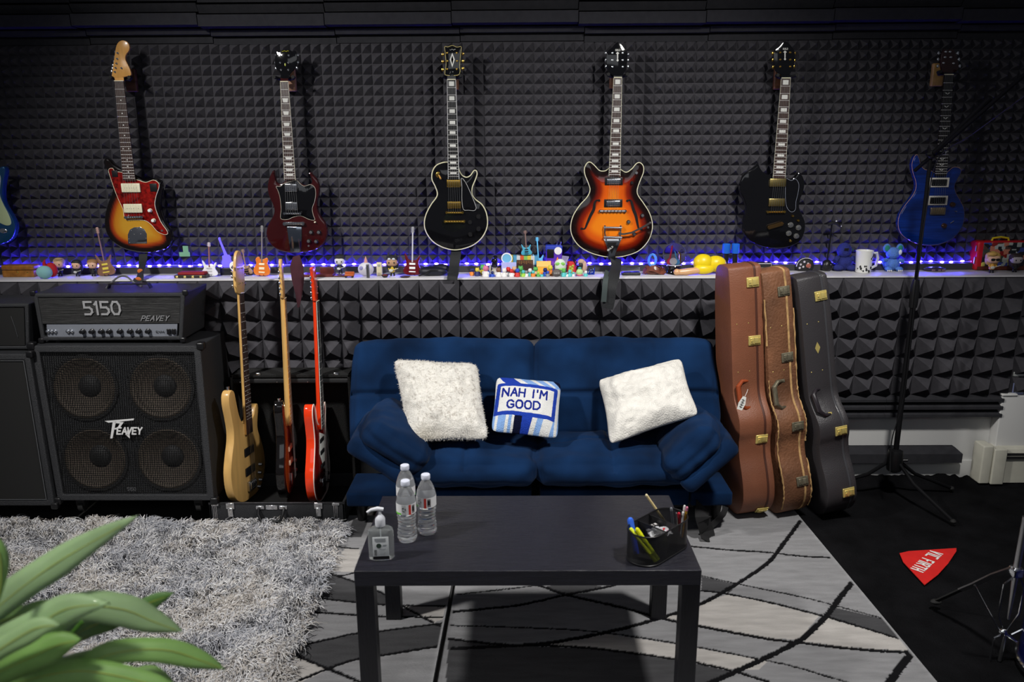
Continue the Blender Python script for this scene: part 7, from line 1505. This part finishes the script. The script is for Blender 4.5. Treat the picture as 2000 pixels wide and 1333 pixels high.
mx = nt.nodes.new('ShaderNodeMath'); mx.operation = 'MAXIMUM'; nt.links.new(outs[0].outputs[0], mx.inputs[0]); nt.links.new(outs[1].outputs[0], mx.inputs[1]); nt.links.new(mx.outputs[0], bs.inputs['Alpha'])
def meshwall(name, loop, z0, z1, closed=True):
    n = len(loop); vs = [(p[0], p[1], z) for z in (z0, z1) for p in loop]; fs = [(i, (i+1) % n, n+(i+1) % n, n+i) for i in range(n if closed else n-1)]
    b = MB(); b.add(vs, fs); ob = b.build(name, MESHM, t); me = ob.data; L = [0]
    for i in range(n): L.append(L[-1]+math.dist(loop[i][:2], loop[(i+1) % n][:2]))
    u = me.uv_layers.new(name='UVMap')
    for p in me.polygons:
        ids = [me.loops[l].vertex_index % n for l in p.loop_indices]; wrap = (0 in ids and n-1 in ids)
        for l in p.loop_indices:
            v = me.loops[l].vertex_index; k = v % n; uu = L[k] if not (wrap and k == 0) else L[n]; u.data[l].uv = (uu/.0022, (z1 if v >= n else z0)/.0022)
    return ob
meshwall('mesh_wall', stad(0), .003, oh)
P_('rim', BLACK, t, lambda b: b.tube(stad(oh), .0024, 8, closed=True)); P_('foot_ring', BLACK, t, lambda b: b.tube(stad(.003), .0026, 8, closed=True))
P_('floor_plate', BLACKM, t, lambda b: b.add(stad(.004), [tuple(range(30))]), smooth=False)
for xx in (.030, -.030): 
    meshwall('divider', [(xx, -hr, 0), (xx, hr, 0)], .004, oh-.004, False); P_('divider_wire', BLACK, t, lambda b: b.cyl((xx, -hr, oh-.004), (xx, hr, oh-.004), .0018, n=8))
MT = t.matrix_basis
def inorg(name, p0, p1, r, m, label, cat, tipm=None, tip=.1, grp=None, r1=None, sq=None):
    A = MT @ Vector(p0); B = MT @ Vector(p1); o = empty(name, A, label, cat, grp); d = B-A
    P_('barrel', m, o, lambda b: b.cyl((0, 0, 0), d*(1-tip), r, r1 or r, n=sq or 12)); 
    if tipm: P_('end_cap', tipm, o, lambda b: (b.cyl(d*(1-tip), d*.985, (r1 or r)*1.12, n=12), b.ball(tuple(d*.985), (r1 or r)*1.1, 8)))
    return o
def wp(px, py, z): q = atz(px, py, z); return tuple(MT.inverted() @ q)
inorg('marker_pen', wp(1243, 1082, TZ+.012), wp(1231, 1016, TZ+.112), .0092, plain(24, 60, 190, .35), 'thick blue marker standing in the left end of the organizer', 'marker', plain(60, 110, 225, .3), .38)
YH = plain(206, 220, 20, .4)
inorg('highlighter_pen', wp(1281, 1098, TZ+.010), wp(1232, 1034, TZ+.098), .0062, YH, 'yellow-green highlighter leaning in the organizer, left one of the pair', 'highlighter', plain(224, 235, 60, .4), .2, 'highlighters')
inorg('highlighter_pen', wp(1286, 1094, TZ+.012), wp(1244, 1034, TZ+.102), .0062, YH, 'yellow-green highlighter leaning in the organizer, right one of the pair', 'highlighter', plain(224, 226, 30, .4), .2, 'highlighters')
inorg('wooden_stick', wp(1299, 1020, TZ+.045), wp(1262, 967, TZ+.145), .0042, plain(216, 194, 140, .5), 'pale wooden stick poking up from the middle of the organizer', 'stick', plain(232, 220, 176, .5), .04)
inorg('marker_pen', wp(1316, 1040, TZ+.02), wp(1311, 993, TZ+.115), .0040, plain(70, 74, 80, .3), 'grey pen standing in the right end of the organizer', 'pen', plain(120, 124, 130, .3), .1)
inorg('marker_pen', wp(1328, 1040, TZ+.02), wp(1326, 1003, TZ+.108), .0042, plain(150, 24, 40, .3), 'dark red pen standing in the right end of the organizer', 'pen', plain(190, 40, 60, .3), .2)
inorg('pencil', wp(1333, 1050, TZ+.01), wp(1342, 991, TZ+.130), .0035, plain(196, 146, 40, .5), 'yellow pencil with pink eraser at the right end of the organizer', 'pencil', plain(220, 130, 160, .6), .12, sq=6)
inorg('pencil', wp(1330, 1045, TZ+.02), wp(1337, 988, TZ+.128), .0032, plain(200, 200, 196, .4), 'white-topped pencil behind the yellow pencil in the organizer', 'pencil', WHITE, .15, sq=6)
inorg('pen', wp(1330, 1048, TZ+.02), wp(1334, 1001, TZ+.112), .0030, plain(190, 190, 190, .4), 'short white-capped pen in front of the pencils in the organizer', 'pen', WHITE, .12)
inorg('pen', wp(1324, 1042, TZ+.02), wp(1321, 1002, TZ+.108), .0030, CHROME, 'slim chrome pen beside the dark red pen in the organizer', 'pen', CHROME, .12)
o = Vector(MT @ Vector((-.002, -.008, .070))); tt = empty('tissue_packet', o, 'crumpled white and clear plastic packet in the middle of the organizer', 'packet', rot=(0, 0, ang-.6))
def crump(b):
    vs = []; fs = []; n = 14
    for j in range(n+1):
        for i in range(n+1): u, v = i/n-.5, j/n-.5; vs.append((u*.075, v*.042, .014*mn.noise(Vector((u*6, v*6, 2)))+.012*(1-4*u*u)*(1-4*v*v)))
    for j in range(n):
        for i in range(n): a_ = j*(n+1)+i; fs.append((a_, a_+1, a_+n+2, a_+n+1))
    b.add(vs, fs)
    b.bbox((-.034, -.018, -.012), (.034, .018, .003), .005)
P_('packet', mat('crinkled_wrap', rgb(196, 196, 200), .2, noise=.15, nscale=40, coat=.4), tt, crump, ang=25)
for (x, y, z, dx_, dy_, dz_, c, lb) in ((.010, .022, .076, .016, .010, .004, (30, 28, 30), 'small black gadget with pale keys in the organizer'), (.012, -.014, .078, .006, .004, .004, (200, 30, 36), 'tiny red piece in the organizer'), (.022, -.026, .070, .010, .006, .003, (150, 90, 120), 'small purple-pink piece in the organizer')):
    o = MT @ Vector((x, y, z)); tt = empty('small_gadget', o, lb, 'gadget', rot=(.1, .1, ang)); P_('case', plain(*c, .4), tt, lambda b: b.bbox((-dx_, -dy_, -.006), (dx_, dy_, dz_), .0015))
    if c[0] == 30: P_('keys', plain(190, 186, 184, .4), tt, lambda b: (b.box((.002, -.004, dz_), (.012, .005, dz_+.001)), b.box((-.012, 0, dz_), (-.006, .005, dz_+.001)), b.box((-.011, -.006, dz_), (-.007, -.003, dz_+.001))), smooth=False)
